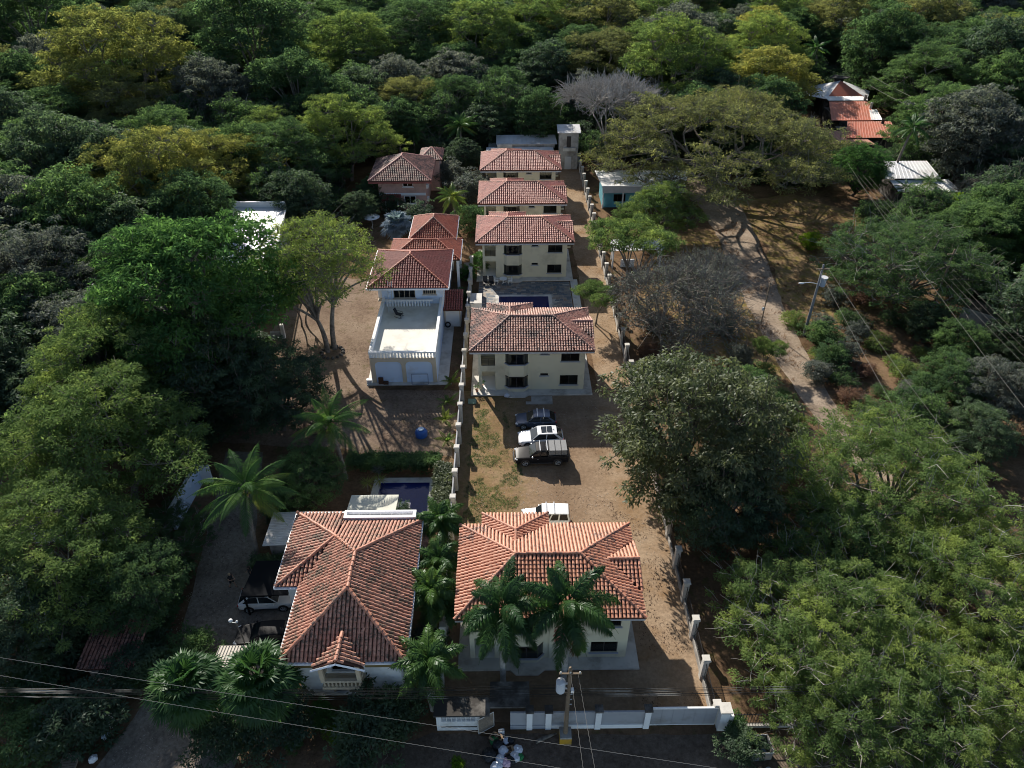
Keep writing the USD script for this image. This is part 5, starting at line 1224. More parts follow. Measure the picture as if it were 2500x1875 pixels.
part("right_roof", MB().slab([(79.5, 166.0, 4.0), (82.5, 172.0, 4.0), (76.5, 176.0, 5.6), (74.8, 171.0, 6.6)], 0.08).get(), ZINC, c_); part("wall", MB().box(70.5, 79.0, 166.8, 173.0, 0, 3.9).get(), CONC_DIRTY, c_)
part("cupola", MB().slab([(72.6, 172.0, 7.0), (75.6, 170.6, 7.1), (77.4, 172.2, 7.1), (74.4, 173.8, 7.2)], 0.15).box(74.0, 75.6, 171.4, 172.8, 6.0, 6.9).get(), CONC_DIRTY, c_)
c_ = thing("grey_roof_house", "house with pale grey and white sheet roofs behind a pair of palms", "house")
part("upper_roof", ribbed([(63.6, 118.8, 4.1), (73.0, 118.8, 4.1), (73.0, 124.6, 5.0), (65.6, 124.6, 5.0)], 14), ZINC, c_); part("lower_roof", ribbed([(64.8, 115.6, 3.1), (75.2, 115.2, 3.1), (74.6, 119.4, 3.7), (64.6, 119.0, 3.75)], 16), ZINC_WHITE, c_)
part("wall", MB().box(65.6, 72.6, 116.6, 123.8, 0, 3.0).box(66.6, 72.4, 119.4, 123.8, 3.0, 4.05).get(), CONC_DIRTY, c_)
c_ = thing("small_red_hut", "little hut with dull red roof beside the bare shrub", "hut")
part("roof", MB().slab([(74.2, 110.6, 2.6), (77.6, 110.6, 2.6), (77.6, 113.2, 3.0), (74.2, 113.2, 3.0)], 0.1).get(), plain("dull_red", (0.30, 0.13, 0.11), 0.7), c_); part("wall", MB().box(74.6, 77.2, 111.0, 113.0, 0, 2.5).get(), CONC, c_)
p_ = at(2165, 598, 3.0)
c_ = thing("tin_roof_hut", "hut with thin white roof edge showing between two right-hand trees", "hut", (p_[0], p_[1], 0), 0.08)
part("roof", ribbed([(-3.2, -1.6, 2.7), (4.2, -1.6, 2.7), (4.2, 1.8, 3.1), (-3.2, 1.8, 3.1)], 12), ZINC_WHITE, c_); part("wall", MB().box(-2.6, 3.8, -1.0, 1.6, 0, 2.6).get(), TEAL, c_)
p_ = at(2105, 715, 0.0)
c_ = thing("lean_to_sheet", "pale grey wall panel standing askew between trees on the right", "wall", (p_[0], p_[1], 0), -0.72)
part("panel", MB().box(-2.2, 3.4, -0.08, 0.08, 0, 2.6).get(), CONC_PALE, c_); part("roof", MB().slab([(-2.2, 0.1, 2.6), (3.4, 0.1, 2.6), (3.4, 2.6, 2.8), (-2.2, 2.6, 2.8)], 0.08).get(), CONC_DIRTY, c_); part("back_panel", MB().box(-2.2, 3.4, 2.5, 2.6, 0, 2.6).get(), CONC, c_)
# low tiled roof and white walls in the left garden
c_ = thing("garden_hut", "low hut with weathered tile roof under the left tree trunks", "hut")
tiled_roof(c_, [([(-31.2, 30.4, 2.1), (-27.2, 30.4, 2.1), (-27.2, 34.2, 2.7), (-31.2, 34.2, 2.7)], (0, -1))], [], TILE_OLD, TILE_OLD, 0, cw=0.28, rl=0.36, seed=97)
part("wall", MB().box(-30.8, -27.6, 30.8, 33.8, 0, 2.0).get(), CONC, c_)
c_ = thing("left_garden_wall", "white painted wall end beside the gravel lane, left of the coconut palm", "wall")
part("panel", MB().prism([(-30.2, 45.6), (-29.95, 45.6), (-29.6, 51.6), (-29.85, 51.6)], 0, 2.3).get(), BLUESHADE, c_); part("coping", MB().prism([(-30.26, 45.5), (-29.89, 45.5), (-29.54, 51.7), (-29.91, 51.7)], 2.3, 2.4).get(), WHITE, c_)
part("wing", MB().box(-29.9, -28.6, 51.6, 51.8, 0, 2.2).get(), WHITE, c_)
for k, (ya, xa, xb, lab) in enumerate(((44.2, -42, -31, "farther of two long white-topped walls glimpsed under the left acacia"), (36.2, -40, -32.4, "nearer of two long white-topped walls glimpsed under the left acacia"))):
    c_ = thing("low_wall", lab, "wall"); part("wall", MB().box(xa, xb, ya, ya + 0.18, 0, 1.7).get(), GREYWALL, c_); part("coping", MB().box(xa, xb, ya - 0.05, ya + 0.23, 1.7, 1.78).get(), WHITE, c_)
c_ = thing("lean_to", "small striped pale metal roof between fan palms and lane", "lean-to")
part("roof", ribbed([(-21.4, 30.3, 2.4), (-19.4, 30.3, 2.4), (-19.2, 31.9, 2.6), (-21.2, 31.9, 2.6)], 9), plain("cream_sheet", (0.60, 0.55, 0.47), 0.6), c_); part("wall", MB().box(-21.1, -19.6, 30.7, 31.6, 0, 2.35).get(), CONC, c_)

# ---------------------------------------------------------------- boundary walls
def pillar(parent, x, y, h, s, mat, cap):
    p = part("pillar", MB().box(x - s / 2, x + s / 2, y - s / 2, y + s / 2, 0, h).get(), mat, parent)
    part("cap", MB().box(x - s / 2 - 0.07, x + s / 2 + 0.07, y - s / 2 - 0.07, y + s / 2 + 0.07, h, h + 0.12).box(x - s / 2 - 0.03, x + s / 2 + 0.03, y - s / 2 - 0.03, y + s / 2 + 0.03, h + 0.12, h + 0.17).get(), cap, p)


bw = thing("boundary_wall", "long wall with square capped pillars left of the parked cars", "wall")
ys = [30.2 + 3.37 * k for k in range(20)]
for k, y_ in enumerate(ys):
    pillar(bw, -5.02 + 0.0005 * (y_ - 50), y_, 2.42, 0.42, CONC_PALE, CONC_PALE)
    if k:
        part("panel", MB().box(-5.22, -5.10, ys[k - 1] + 0.22, y_ - 0.22, 0, 2.0).get(), GREYWALL, bw)
dw = thing("driveway_wall", "pillared wall with dark mesh fencing along the right of the driveway", "wall")
ys = [27.2 + 3.42 * k for k in range(33)]
for k, y_ in enumerate(ys):
    x_ = 14.25 - 0.004 * (y_ - 27)
    pillar(dw, x_, y_, 2.3, 0.42, CONC_PALE, CONC_PALE)
    if k:
        part("panel", MB().box(x_ - 0.09, x_ + 0.09, ys[k - 1] + 0.22, y_ - 0.22, 0, 0.55).get(), CONC, dw)
        m_ = MB()
        for j in range(22):
            q = ys[k - 1] + 0.3 + j * 0.13
            m_.box(x_ - 0.012, x_ + 0.012, q, q + 0.02, 0.55, 2.0)
        m_.box(x_ - 0.02, x_ + 0.02, ys[k - 1] + 0.22, y_ - 0.22, 1.95, 1.99)
        part("mesh_fence", m_.get(), BLACK, dw, kind="stuff")

fw_ = thing("front_wall", "white street wall with pillars, grey panels and a long sliding gate", "wall")
for x_ in (1.33, 2.64, 6.08, 9.47):
    p = part("pillar", MB().box(x_ - 0.2, x_ + 0.2, 26.7, 27.1, 0, 2.25).get(), WHITE, fw_)
    part("cap", MB().box(x_ - 0.28, x_ + 0.28, 26.62, 27.18, 2.25, 2.42).get(), CONC_DIRTY, p)
for xa, xb in ((0.0, 1.12), (1.54, 2.43), (2.85, 5.87), (6.29, 9.26)):
    part("panel", MB().box(xa, xb, 26.84, 26.96, 0.45, 2.0).get(), GREYWALL, fw_)
    part("plinth", MB().box(xa, xb, 26.78, 27.02, 0, 0.45).get(), WHITE if xa > 2 else GREYWALL, fw_)
gt = part("sliding_gate", MB().box(9.7, 14.3, 26.98, 27.04, 0.12, 2.1).get(), GREYWALL, fw_)
part("gate_frame", MB().box(9.7, 14.3, 26.95, 27.07, 2.1, 2.2).box(9.7, 14.3, 26.95, 27.07, 0.04, 0.12).get(), WHITE_CLEAN, gt)
for k in range(6):
    part("gate_board", MB().box(9.72 + k * 0.765, 10.46 + k * 0.765, 26.965, 26.978, 0.14, 2.08).get(), GREYWALL, gt)
p = part("end_pillar", MB().box(14.4, 15.0, 26.5, 27.1, 0, 2.35).get(), WHITE, fw_); part("cap", MB().box(14.3, 15.1, 26.4, 27.2, 2.35, 2.5).get(), CONC_PALE, p)
part("end_step", MB().box(15.002, 15.35, 26.6, 27.1, 0, 1.75).get(), WHITE, fw_)

mb_ = thing("mailbox_wall", "white block of meter niches with dirty flat roof and open side gate", "wall")
part("body", wall_with_holes(-5.1, -2.1, 0, 1.95, [(-4.75, -1.0 - 1.35, 1.15, 1.72)], 26.75, 0.5), WHITE, mb_)
part("back", MB().box(-5.1, -2.1, 27.25, 27.35, 0, 1.95).get(), WHITE, mb_)
for k in range(7):
    part("meter_niche", MB().box(-4.7 + k * 0.335, -4.42 + k * 0.335, 26.9, 26.96, 1.18, 1.68).get(), GALV, mb_)
    part("divider", MB().box(-4.42 + k * 0.335, -4.37 + k * 0.335, 26.78, 27.24, 1.152, 1.718).get(), WHITE, mb_)
part("recess_strip", MB().box(-4.8, -2.3, 26.735, 26.749, 0.42, 0.55).get(), CONC_DIRTY, mb_)
part("roof", MB().box(-5.25, -1.4, 26.62, 28.0, 1.95, 2.12).box(-1.398, 1.35, 27.2, 29.1, 2.0, 2.16).get(), CONC_DIRTY, mb_)
part("porch_wall", MB().box(-0.9, 1.1, 28.6, 28.75, 0, 1.99).get(), GREYWALL, mb_)
gg = part("gate", MB().tube([(-1.15, 27.02, 0.06), (-1.15, 27.02, 1.85)], 0.035, 4).tube([(-2.2, 26.45, 0.06), (-2.2, 26.45, 1.85)], 0.035, 4).tube([(-1.15, 27.02, 1.85), (-2.2, 26.45, 1.85)], 0.035, 4).tube([(-1.15, 27.02, 0.06), (-2.2, 26.45, 0.06)], 0.035, 4).get(), CONC_PALE, mb_)
for k in range(17):
    z_ = 0.14 + k * 0.1
    part("slat", MB().add([(-1.15, 27.02, z_), (-2.2, 26.45, z_), (-2.2, 26.45, z_ + 0.075), (-1.15, 27.02, z_ + 0.075), (-1.135, 27.0, z_), (-2.185, 26.43, z_), (-2.185, 26.43, z_ + 0.075), (-1.135, 27.0, z_ + 0.075)], [(0, 1, 2, 3), (4, 7, 6, 5), (3, 2, 6, 7), (0, 4, 5, 1)]).get(), WOOD, gg)
fn = thing("picket_fence", "low dark picket fence right of the sliding gate", "fence")
part("kerb", MB().box(15.4, 26.0, 26.7, 26.95, 0, 0.25).get(), CONC, fn); part("rail", MB().box(15.4, 26, 26.80, 26.85, 1.5, 1.55).box(15.4, 26, 26.80, 26.85, 0.4, 0.45).get(), BLACK, fn)
for k in range(52):
    part("picket", MB().box(15.5 + k * 0.2, 15.53 + k * 0.2, 26.79, 26.82, 0.25, 1.75).get(), BLACK, fn)
fn = thing("utility_cover", "green plastic cover lying beside the boundary wall", "cover"); p_ = at(1020, 868)
part("lid", MB().box(p_[0] - .45, p_[0] + .45, p_[1] - .4, p_[1] + .4, 0, 0.12).get(), plain("faded_green", (0.20, 0.30, 0.22), 0.7), fn)
tag(part("concrete_pad", MB().box(2.6, 4.95, 63.5, 64.85, 0, 0.09).box(2.0, 2.598, 63.5, 63.95, 0, 0.07).get(), CONC), "concrete inspection pad in front of the stained-roof house", kind="structure")
# ---------------------------------------------------------------- vehicles
def carpaint(name, col, metal=0.0, rough=0.3, var=0.04, coat=0.6, spec=0.5):
    return M_(name, {"g": ("geometry", {}), "n": ("noise_texture", {"scale": 4.0, "detail": 5.0}), "r": ("rgb_ramp", {"ramp": [(0.35, tuple(c * (1 - var) for c in col)), (0.7, tuple(min(1, c * (1 + var)) for c in col))]}),
                     "p": ("principled_bsdf", {"metallic": metal, "roughness": rough, "coat_weight": coat, "specular_ior_level": spec, "coat_roughness": 0.06})}, [("g.position", "n.vector"), ("n.fac", "r.fac"), ("r.color", "p.base_color")], "p.BSDF")


PAINT_WHITE = carpaint("white_car_paint", (0.72, 0.73, 0.74)); PAINT_BLUE = carpaint("blue_grey_car_paint", (0.075, 0.10, 0.15), 0.5); PAINT_BLACK = carpaint("black_car_paint", (0.012, 0.012, 0.014), 0.0, var=0.2, coat=0.0, rough=0.42, spec=0.12)
CARGLASS = M_("car_glass", {"p": ("principled_bsdf", {"base_color": (0.012, 0.015, 0.017), "roughness": 0.04, "specular_ior_level": 0.7})}, [], "p.BSDF")
RUBBER = plain("rubber", (0.02, 0.02, 0.02), 0.85); RIM = plain("alloy_rim", (0.42, 0.43, 0.44), 0.35, 0.5, metal=0.6); PLASTIC = plain("black_plastic", (0.03, 0.03, 0.032), 0.6)
HEADL = plain("headlamp_glass", (0.55, 0.57, 0.60), 0.12, 0.6); TAILL = plain("tail_lamp_glass", (0.28, 0.012, 0.012), 0.2, 0.6); CHROME = plain("bright_bar", (0.62, 0.63, 0.64), 0.3, 0.6, metal=0.5)


def loft(st):
    """Skin over a list of cross sections (each n x 3), with closed ends."""
    st = [np.asarray(s, float) for s in st]; n = len(st[0]); v = np.vstack(st); f = []
    for k in range(len(st) - 1):
        for i in range(n):
            j = (i + 1) % n
            f += [(k * n + i, (k + 1) * n + i, (k + 1) * n + j), (k * n + i, (k + 1) * n + j, k * n + j)]
    for i in range(1, n - 1):
        f += [(0, i, i + 1)]; o = (len(st) - 1) * n; f += [(o, o + i + 1, o + i)]
    return v, np.array(f)


def body_section(x, w, zb, zs, zt, inset=0.10):
    return [(x, -w * 0.92, zb), (x, -w, zb + 0.16), (x, -w, zs), (x, -w + inset * 0.4, (zs + zt) / 2 + 0.03), (x, -w + inset * 1.6, zt), (x, w - inset * 1.6, zt), (x, w - inset * 0.4, (zs + zt) / 2 + 0.03), (x, w, zs), (x, w, zb + 0.16), (x, w * 0.92, zb)]


def car(label, loc, rz, paint, L=4.5, W=1.84, H=1.66, kind="suv", bars=True, sunroof=False, group=None, roofpaint=None):
    """Nose towards -x. Body, cabin, glass, wheels (tyre, rim), lamps, mirrors, roof bars."""
    t = thing("parked_car" if kind != "pickup" else "pickup_truck", label, "car" if kind != "pickup" else "pickup truck", loc, rz, group)
    h, w = L / 2, W / 2
    zb, belt, hood = 0.30, 0.98 * H / 1.66, 0.92 * H / 1.66
    c0 = -h + 0.27 * L                                                   # foot of the windscreen
    if kind == "boxy":
        c0 = -h + 0.30 * L
    if kind == "pickup":
        cab_end = -h + 0.62 * L
        S = [(-h, w * 0.72, 0.48, 0.62, 0.74), (-h + 0.10, w * 0.88, 0.38, 0.72, 0.92), (-h + 0.45, w * 0.97, 0.36, 0.84, 1.04), (c0, w, 0.36, 0.95, 1.10), (cab_end, w, 0.38, 0.98, 1.12), (cab_end + 0.04, w, 0.38, 0.98, 1.12), (h - 0.06, w, 0.42, 0.98, 1.10), (h, w * 0.97, 0.46, 0.96, 1.06)]
    else:
        S = [(-h, w * 0.66, 0.42, 0.56, 0.66), (-h + 0.09, w * 0.85, zb, 0.66, 0.80), (-h + 0.38, w * 0.95, zb, 0.76, hood), (c0, w, zb, 0.88, belt), (0.1, w, zb, 0.92, belt + 0.03), (h - 0.5, w * 0.99, zb, 0.93, belt + 0.05), (h - 0.10, w * 0.92, zb + 0.03, 0.90, belt + 0.02), (h, w * 0.80, 0.46, 0.80, belt - 0.12)]
    part("body", loft([body_section(*s) for s in S]), paint, t, smooth=38)
    # cabin
    if kind == "suv":
        ra, rb, ce = c0 + 0.78, h - 0.85, h - 0.12
    elif kind == "boxy":
        ra, rb, ce = c0 + 0.55, h - 0.22, h - 0.05
    else:
        ra, rb, ce = c0 + 0.70, cab_end - 0.22, cab_end
    bz = belt + (0.0 if kind != "pickup" else 0.10); bi, ri = 0.10, 0.26
    cab = [[(c0, -w + bi, bz), (c0, w - bi, bz), (c0 + 0.03, w - bi, bz + 0.04), (c0 + 0.03, -w + bi, bz + 0.04)]]
    B = np.array([(c0, -w + bi, bz), (c0, w - bi, bz), (ce, w - bi * 1.3, bz + 0.04), (ce, -w + bi * 1.3, bz + 0.04)])
    T = np.array([(ra, -w + ri, H - 0.05), (ra, w - ri, H - 0.05), (rb, w - ri, H - 0.06), (rb, -w + ri, H - 0.06)])
    Mid = np.array([((ra + rb) / 2, 0, 0)])
    part("cabin", loft([B, B * 0.12 + T * 0.88, T]), paint, t)
    rt = [(ra - 0.02, -w + ri - 0.015, H - 0.055), (ra + 0.25, -w + ri + 0.01, H - 0.02), (ra + 0.25, w - ri - 0.01, H - 0.02), (ra - 0.02, w - ri + 0.015, H - 0.055)]
    RS = [[(x_, -w + ri - 0.02 + q, z_ - 0.045), (x_, -w + ri + 0.05, z_), (x_, w - ri - 0.05, z_), (x_, w - ri + 0.02 - q, z_ - 0.045)] for x_, z_, q in ((ra - 0.03, H - 0.045, 0.04), (ra + 0.3, H - 0.008, 0), ((ra + rb) / 2, H, 0), (rb - 0.2, H - 0.015, 0), (rb + (0.16 if kind == "suv" else 0.03), H - 0.06, 0.05))]
    part("roof_panel", loft(RS), roofpaint or paint, t, smooth=38)

    def pane(name, a, b, c, d, off):
        q = np.array([a, b, c, d]); ce_ = q.mean(0); q = ce_ + (q - ce_) * [0.96, 0.95, 0.90]
        n = np.cross(q[1] - q[0], q[2] - q[0]); n /= np.linalg.norm(n)
        if n @ off < 0: n = -n
        part(name, np.vstack([q + n * 0.012, q - n * 0.02]) if False else (np.vstack([q + n * 0.012, q - n * 0.01]), [(0, 1, 2, 3), (4, 7, 6, 5), (0, 4, 5, 1), (1, 5, 6, 2), (2, 6, 7, 3), (3, 7, 4, 0)]), CARGLASS, t)
    pane("windscreen", B[0], B[1], T[1], T[0], np.array([-1, 0, 1]))
    pane("rear_window", B[2], B[3], T[3], T[2], np.array([1, 0, 0.5]))
    for s, (b0, b1, t0, t1) in ((-1, (B[0], B[3], T[0], T[3])), (1, (B[1], B[2], T[1], T[2]))):
        cuts = (0.03, 0.47, 0.49, 0.90) if kind != "pickup" else (0.10, 0.55, 0.60, 0.93)
        if kind == "boxy": cuts = (0.08, 0.36, 0.40, 0.64, 0.68, 0.95)
        for k in range(0, len(cuts), 2):
            lerp = lambda p, q, u: p + (q - p) * u
            pane("side_window", lerp(b0, b1, cuts[k]), lerp(b0, b1, cuts[k + 1]), lerp(t0, t1, cuts[k + 1]), lerp(t0, t1, cuts[k]), np.array([0, s, 0.3]))
    # wheels
    wr = 0.35 if kind == "suv" else 0.39
    for wx_ in (-h + 0.19 * L, h - 0.20 * L):
        for s in (-1, 1):
            rot = trimesh.transformations.rotation_matrix(math.pi / 2, [1, 0, 0])
            part("wheel_arch", trimesh.creation.cylinder(wr + 0.07, 0.03, sections=24).apply_transform(rot).apply_translation((wx_, s * (w - 0.001), wr + 0.02)), PLASTIC, t)
            wh = part("wheel", trimesh.creation.cylinder(wr, 0.24, sections=24).apply_transform(rot).apply_translation((wx_, s * (w - 0.09), wr)), RUBBER, t, smooth=40)
            rm = MB()
            rm.tri(trimesh.creation.annulus(wr * 0.60, wr * 0.70, 0.02, sections=20).apply_transform(rot).apply_translation((wx_, s * (w + 0.035), wr)))
            for k in range(5):
                a = k * 2 * math.pi / 5
                rm.tube([(wx_, s * (w + 0.038), wr), (wx_ + wr * 0.63 * math.cos(a), s * (w + 0.038), wr + wr * 0.63 * math.sin(a))], 0.032, 4)
            part("rim", rm.get(), RIM, wh)
    for s in (-1, 1):
        zl = 0.72 if kind == "suv" else 0.82
        part("headlight", trimesh.creation.box((0.30, 0.30, 0.12)).apply_transform(trimesh.transformations.rotation_matrix(s * 0.45, [0, 0, 1])).apply_translation((-h + 0.16, s * (w - 0.24), zl)), HEADL, t)
        part("tail_light", trimesh.creation.box((0.10, 0.2, 0.28 if kind != "suv" else 0.16)).apply_translation((h - 0.075, s * (w - 0.15), 0.88)), TAILL, t)
        part("mirror", trimesh.creation.icosphere(1, 0.11).apply_scale((0.8, 1.1, 0.75)).apply_translation((c0 + 0.28, s * (w + 0.08), bz + 0.06)), paint if kind != "pickup" else CHROME, t, smooth=True)
        part("door_handle", MB().box(-0.28, -0.08, s * w - 0.012, s * w + 0.02, 0.86, 0.89).box(0.62, 0.80, s * w - 0.012, s * w + 0.02, 0.87, 0.90).get() if kind != "pickup" else MB().box(-0.5, -0.32, s * w - 0.012, s * w + 0.02, 0.9, 0.93).get(), CHROME, t)
        part("sill_trim", MB().box(-h + 0.19 * L + wr + 0.1, h - 0.2 * L - wr - 0.1, s * (w - 0.03) - 0.03, s * (w - 0.03) + 0.03, zb - 0.04, zb + 0.12).get(), PLASTIC, t)
    part("grille", MB().box(-h - 0.012, -h + 0.04, -w * 0.5, w * 0.5, 0.47, 0.64).get(), PLASTIC, t)
    part("bumper", MB().box(-h + 0.03, -h + 0.22, -w * 0.86, w * 0.86, zb - 0.02, zb + 0.14).box(h - 0.2, h - 0.02, -w * 0.86, w * 0.86, zb - 0.02, zb + 0.16).get(), PLASTIC, t)
    if bars:
        for x_ in ((ra + 0.35), (ra + 1.05)):
            part("roof_bar", MB().box(x_ - 0.04, x_ + 0.04, -w + ri - 0.06, w - ri + 0.06, H + 0.05, H + 0.09).box(x_ - 0.03, x_ + 0.03, -w + ri - 0.04, -w + ri + 0.03, H - 0.04, H + 0.05).box(x_ - 0.03, x_ + 0.03, w - ri - 0.03, w - ri + 0.04, H - 0.04, H + 0.05).get(), CHROME, t)
    if sunroof:
        for xa, xb in ((ra + 0.30, ra + 0.84), (ra + 0.88, ra + 1.42)):
            part("sunroof_pane", MB().box(xa, xb, -w + ri + 0.17, w - ri - 0.17, H - 0.005, H + 0.012).get(), CARGLASS, t)
        part("aerial", MB().slab([(rb - 0.25, -0.03, H + 0.06), (rb - 0.1, 0, H + 0.07), (rb - 0.25, 0.03, H + 0.06)], 0.07).get(), paint, t)
    return t


car("blue grey estate car with two roof bars, parked nearest the stained-roof house", (2.95, 60.1, 0), 0.015, PAINT_BLUE, 4.3, 1.80, 1.55, bars=True)
car("white crossover with dark panoramic sunroof between blue car and black pickup", (3.35, 57.2, 0), 0.05, PAINT_WHITE, 4.6, 1.87, 1.68, bars=False, sunroof=True)
pk = car("black double cab pickup with bull bar and silver tool boxes over the bed", (3.3, 54.55, 0), 0.03, PAINT_BLACK, 5.3, 1.88, 1.82, kind="pickup", bars=True)
h, w = 2.65, 0.94
part("bed_box", MB().box(0.72, 1.28, -0.78, 0.78, 1.25, 1.86).box(1.32, 1.88, -0.78, 0.78, 1.25, 1.86).box(1.92, 2.48, -0.78, 0.78, 1.25, 1.86).get(), plain("checker_plate", (0.17, 0.175, 0.18), 0.6, 0.3, var=0.15, scale=6), pk, label="silver tool boxes on the bed rack")
part("bed_rack", MB().box(0.66, 2.55, -0.90, -0.84, 1.12, 1.26).box(0.66, 2.55, 0.84, 0.90, 1.12, 1.26).box(0.66, 0.72, -0.84, 0.84, 1.86, 1.90).box(1.28, 1.32, -0.84, 0.84, 1.86, 1.92).box(1.88, 1.92, -0.84, 0.84, 1.86, 1.92).get(), BLACK, pk)
part("bull_bar", MB().tube([(-2.72, -0.8, 0.5), (-2.78, -0.5, 0.62), (-2.8, 0, 0.62), (-2.78, 0.5, 0.62), (-2.72, 0.8, 0.5)], 0.06, 6).tube([(-2.76, -0.45, 0.6), (-2.74, -0.42, 1.0), (-2.74, 0.42, 1.0), (-2.76, 0.45, 0.6)], 0.035, 6).get(), PLASTIC, pk)
car("white boxy off-roader half hidden behind the orange clay roof", (3.35, 46.1, 0), -0.02, PAINT_WHITE, 4.4, 1.84, 1.85, kind="boxy", bars=True)
car("white crossover parked under the dark carport roof beside the lane", (-19.6, 37.6, 0), math.pi + 0.05, PAINT_WHITE, 4.45, 1.84, 1.66, bars=False, roofpaint=PAINT_BLACK)
car("black car nosing out from behind the larger fan palm", (-18.9, 34.2, 0), 0.06, PAINT_BLACK, 4.5, 1.8, 1.5, bars=False)

# ---------------------------------------------------------------- people
import manifold3d as m3


def person(label, x, y, rz, joints, hair, top, skin, bottom, hairlen):
    t = thing("person", label, "person", (x, y, 0), rz)
    sph = lambda p, r: m3.Manifold.sphere(r, 14).translate(tuple(map(float, p)))
    bone = lambda a, ra, b, rb: m3.Manifold.batch_hull([sph(a, ra), sph(b, rb)])
    J = joints
    parts_ = [bone(J["hipL"], .085, J["kneeL"], .06), bone(J["kneeL"], .055, J["ankL"], .04), bone(J["ankL"], .04, J["toeL"], .03), bone(J["hipR"], .085, J["kneeR"], .06), bone(J["kneeR"], .055, J["ankR"], .04), bone(J["ankR"], .04, J["toeR"], .03),
              m3.Manifold.batch_hull([sph(J["hipL"], .10), sph(J["hipR"], .10), sph(J["waist"], .12)]), m3.Manifold.batch_hull([sph(J["waist"], .12), sph(J["shL"], .07), sph(J["shR"], .07), sph(J["chest"], .13)]), bone(J["chest"], .09, J["neck"], .055), bone(J["neck"], .055, J["head"], .07),
              bone(J["shL"], .06, J["elL"], .045), bone(J["elL"], .042, J["wrL"], .03), bone(J["shR"], .06, J["elR"], .045), bone(J["elR"], .042, J["wrR"], .03)]
    hd = np.array(J["head"]); parts_ += [m3.Manifold.sphere(0.105, 18).scale((0.86, 0.95, 1.18)).translate(tuple(hd)), sph(hd + [0, -0.10, -0.02], .018), sph(hd + [0.09, 0.0, -0.02], .022), sph(hd + [-0.09, 0.0, -0.02], .022)]
    for s in ("L", "R"):
        wr = np.array(J["wr" + s]); d = wr - np.array(J["el" + s]); d /= np.linalg.norm(d); sd = np.cross(d, [0.2, 0.3, 1.0]); sd /= np.linalg.norm(sd)
        pl = wr + d * 0.08
        parts_.append(m3.Manifold.batch_hull([sph(wr, .026), sph(pl + sd * .028, .014), sph(pl - sd * .028, .014)]))
        for k, (o, ln) in enumerate(((-.028, .062), (-.009, .075), (.010, .07), (.028, .055))):
            b = pl + sd * o; parts_.append(bone(b, .010, b + d * ln + [0, 0, -.012], .008))
        b = wr + d * 0.03 - sd * 0.028; parts_.append(bone(b, .012, b - sd * 0.035 + d * 0.045, .009))
    body = m3.Manifold.batch_boolean(parts_, m3.OpType.Add).refine_to_length(0.04)
    q = body.to_mesh(); tm = trimesh.Trimesh(q.vert_properties[:, :3], q.tri_verts, process=True); trimesh.smoothing.filter_taubin(tm, iterations=4)
    part("body", tm, skin, t, smooth=True)
    grow = lambda ps: m3.Manifold.batch_boolean(ps, m3.OpType.Add)
    sh = grow([m3.Manifold.batch_hull([sph(J["waist"], .135), sph(J["shL"], .084), sph(J["shR"], .084), sph(J["chest"], .145)]), m3.Manifold.batch_hull([sph(J["waist"], .135), sph(np.array(J["hipL"]) + [0, 0, .05], .112), sph(np.array(J["hipR"]) + [0, 0, .05], .112)])])
    part("shirt", sh, top, t, smooth=50)
    lg = lambda s, f: m3.Manifold.batch_hull([sph(J["hip" + s], .108), sph(np.array(J["hip" + s]) * (1 - f) + np.array(J["knee" + s]) * f, .082)])
    part("shorts", grow([lg("L", .6), lg("R", .6), m3.Manifold.batch_hull([sph(J["hipL"], .112), sph(J["hipR"], .112)])]), bottom, t, smooth=50)
    hp = [m3.Manifold.sphere(0.118, 16).scale((0.92, 1.0, 1.12)).translate((hd[0], hd[1] + 0.02, hd[2] + 0.03)), bone(hd + [0, .06, 0], .09, hd + [0, .09, -hairlen], .06)]
    part("hair", grow(hp) - m3.Manifold.cube((0.16, 0.2, 0.20), True).translate((hd[0], hd[1] - 0.12, hd[2] - 0.05)), hair, t, smooth=50)
    for s in (-1, 1):
        part("eye", trimesh.creation.icosphere(1, 0.012).apply_translation(hd + [s * 0.034, -0.093, 0.012]), BLACK, t)
    part("mouth", trimesh.creation.box((0.045, 0.012, 0.01)).apply_translation(hd + [0, -0.093, -0.055]), TAILL, t)
    for s in ("L", "R"):
        a = np.array(J["ank" + s]); b = np.array(J["toe" + s]); part("shoe", m3.Manifold.batch_hull([sph(a + [0, .03, -.03], .045), sph(b, .042)]), BLACK, t, smooth=50)
    return t


STAND = dict(hipL=(.09, 0, .92), hipR=(-.09, 0, .92), kneeL=(.10, -.16, .52), kneeR=(-.10, .06, .50), ankL=(.10, -.22, .09), ankR=(-.10, .30, .12), toeL=(.11, -.38, .045), toeR=(-.11, .17, .05), waist=(0, 0, 1.08), chest=(0, 0, 1.32), shL=(.19, 0, 1.42), shR=(-.19, 0, 1.42), neck=(0, -.01, 1.50), head=(0, -.03, 1.64),
             elL=(.25, -.04, 1.14), wrL=(.14, -.26, 1.10), elR=(-.25, -.03, 1.14), wrR=(-.10, -.27, 1.14))
STAND2 = dict(STAND, kneeL=(.10, -.03, .50), kneeR=(-.10, -.03, .50), ankL=(.10, 0, .09), ankR=(-.11, 0, .09), toeL=(.12, -.16, .045), toeR=(-.13, -.16, .045), elL=(.26, .02, 1.15), wrL=(.24, -.06, .90), elR=(-.25, -.02, 1.14), wrR=(-.06, -.22, 1.20))
SKIN = plain("skin", (0.42, 0.25, 0.17), 0.55, var=0.05); SKIN2 = plain("tanned_skin", (0.34, 0.20, 0.13), 0.55, var=0.05)
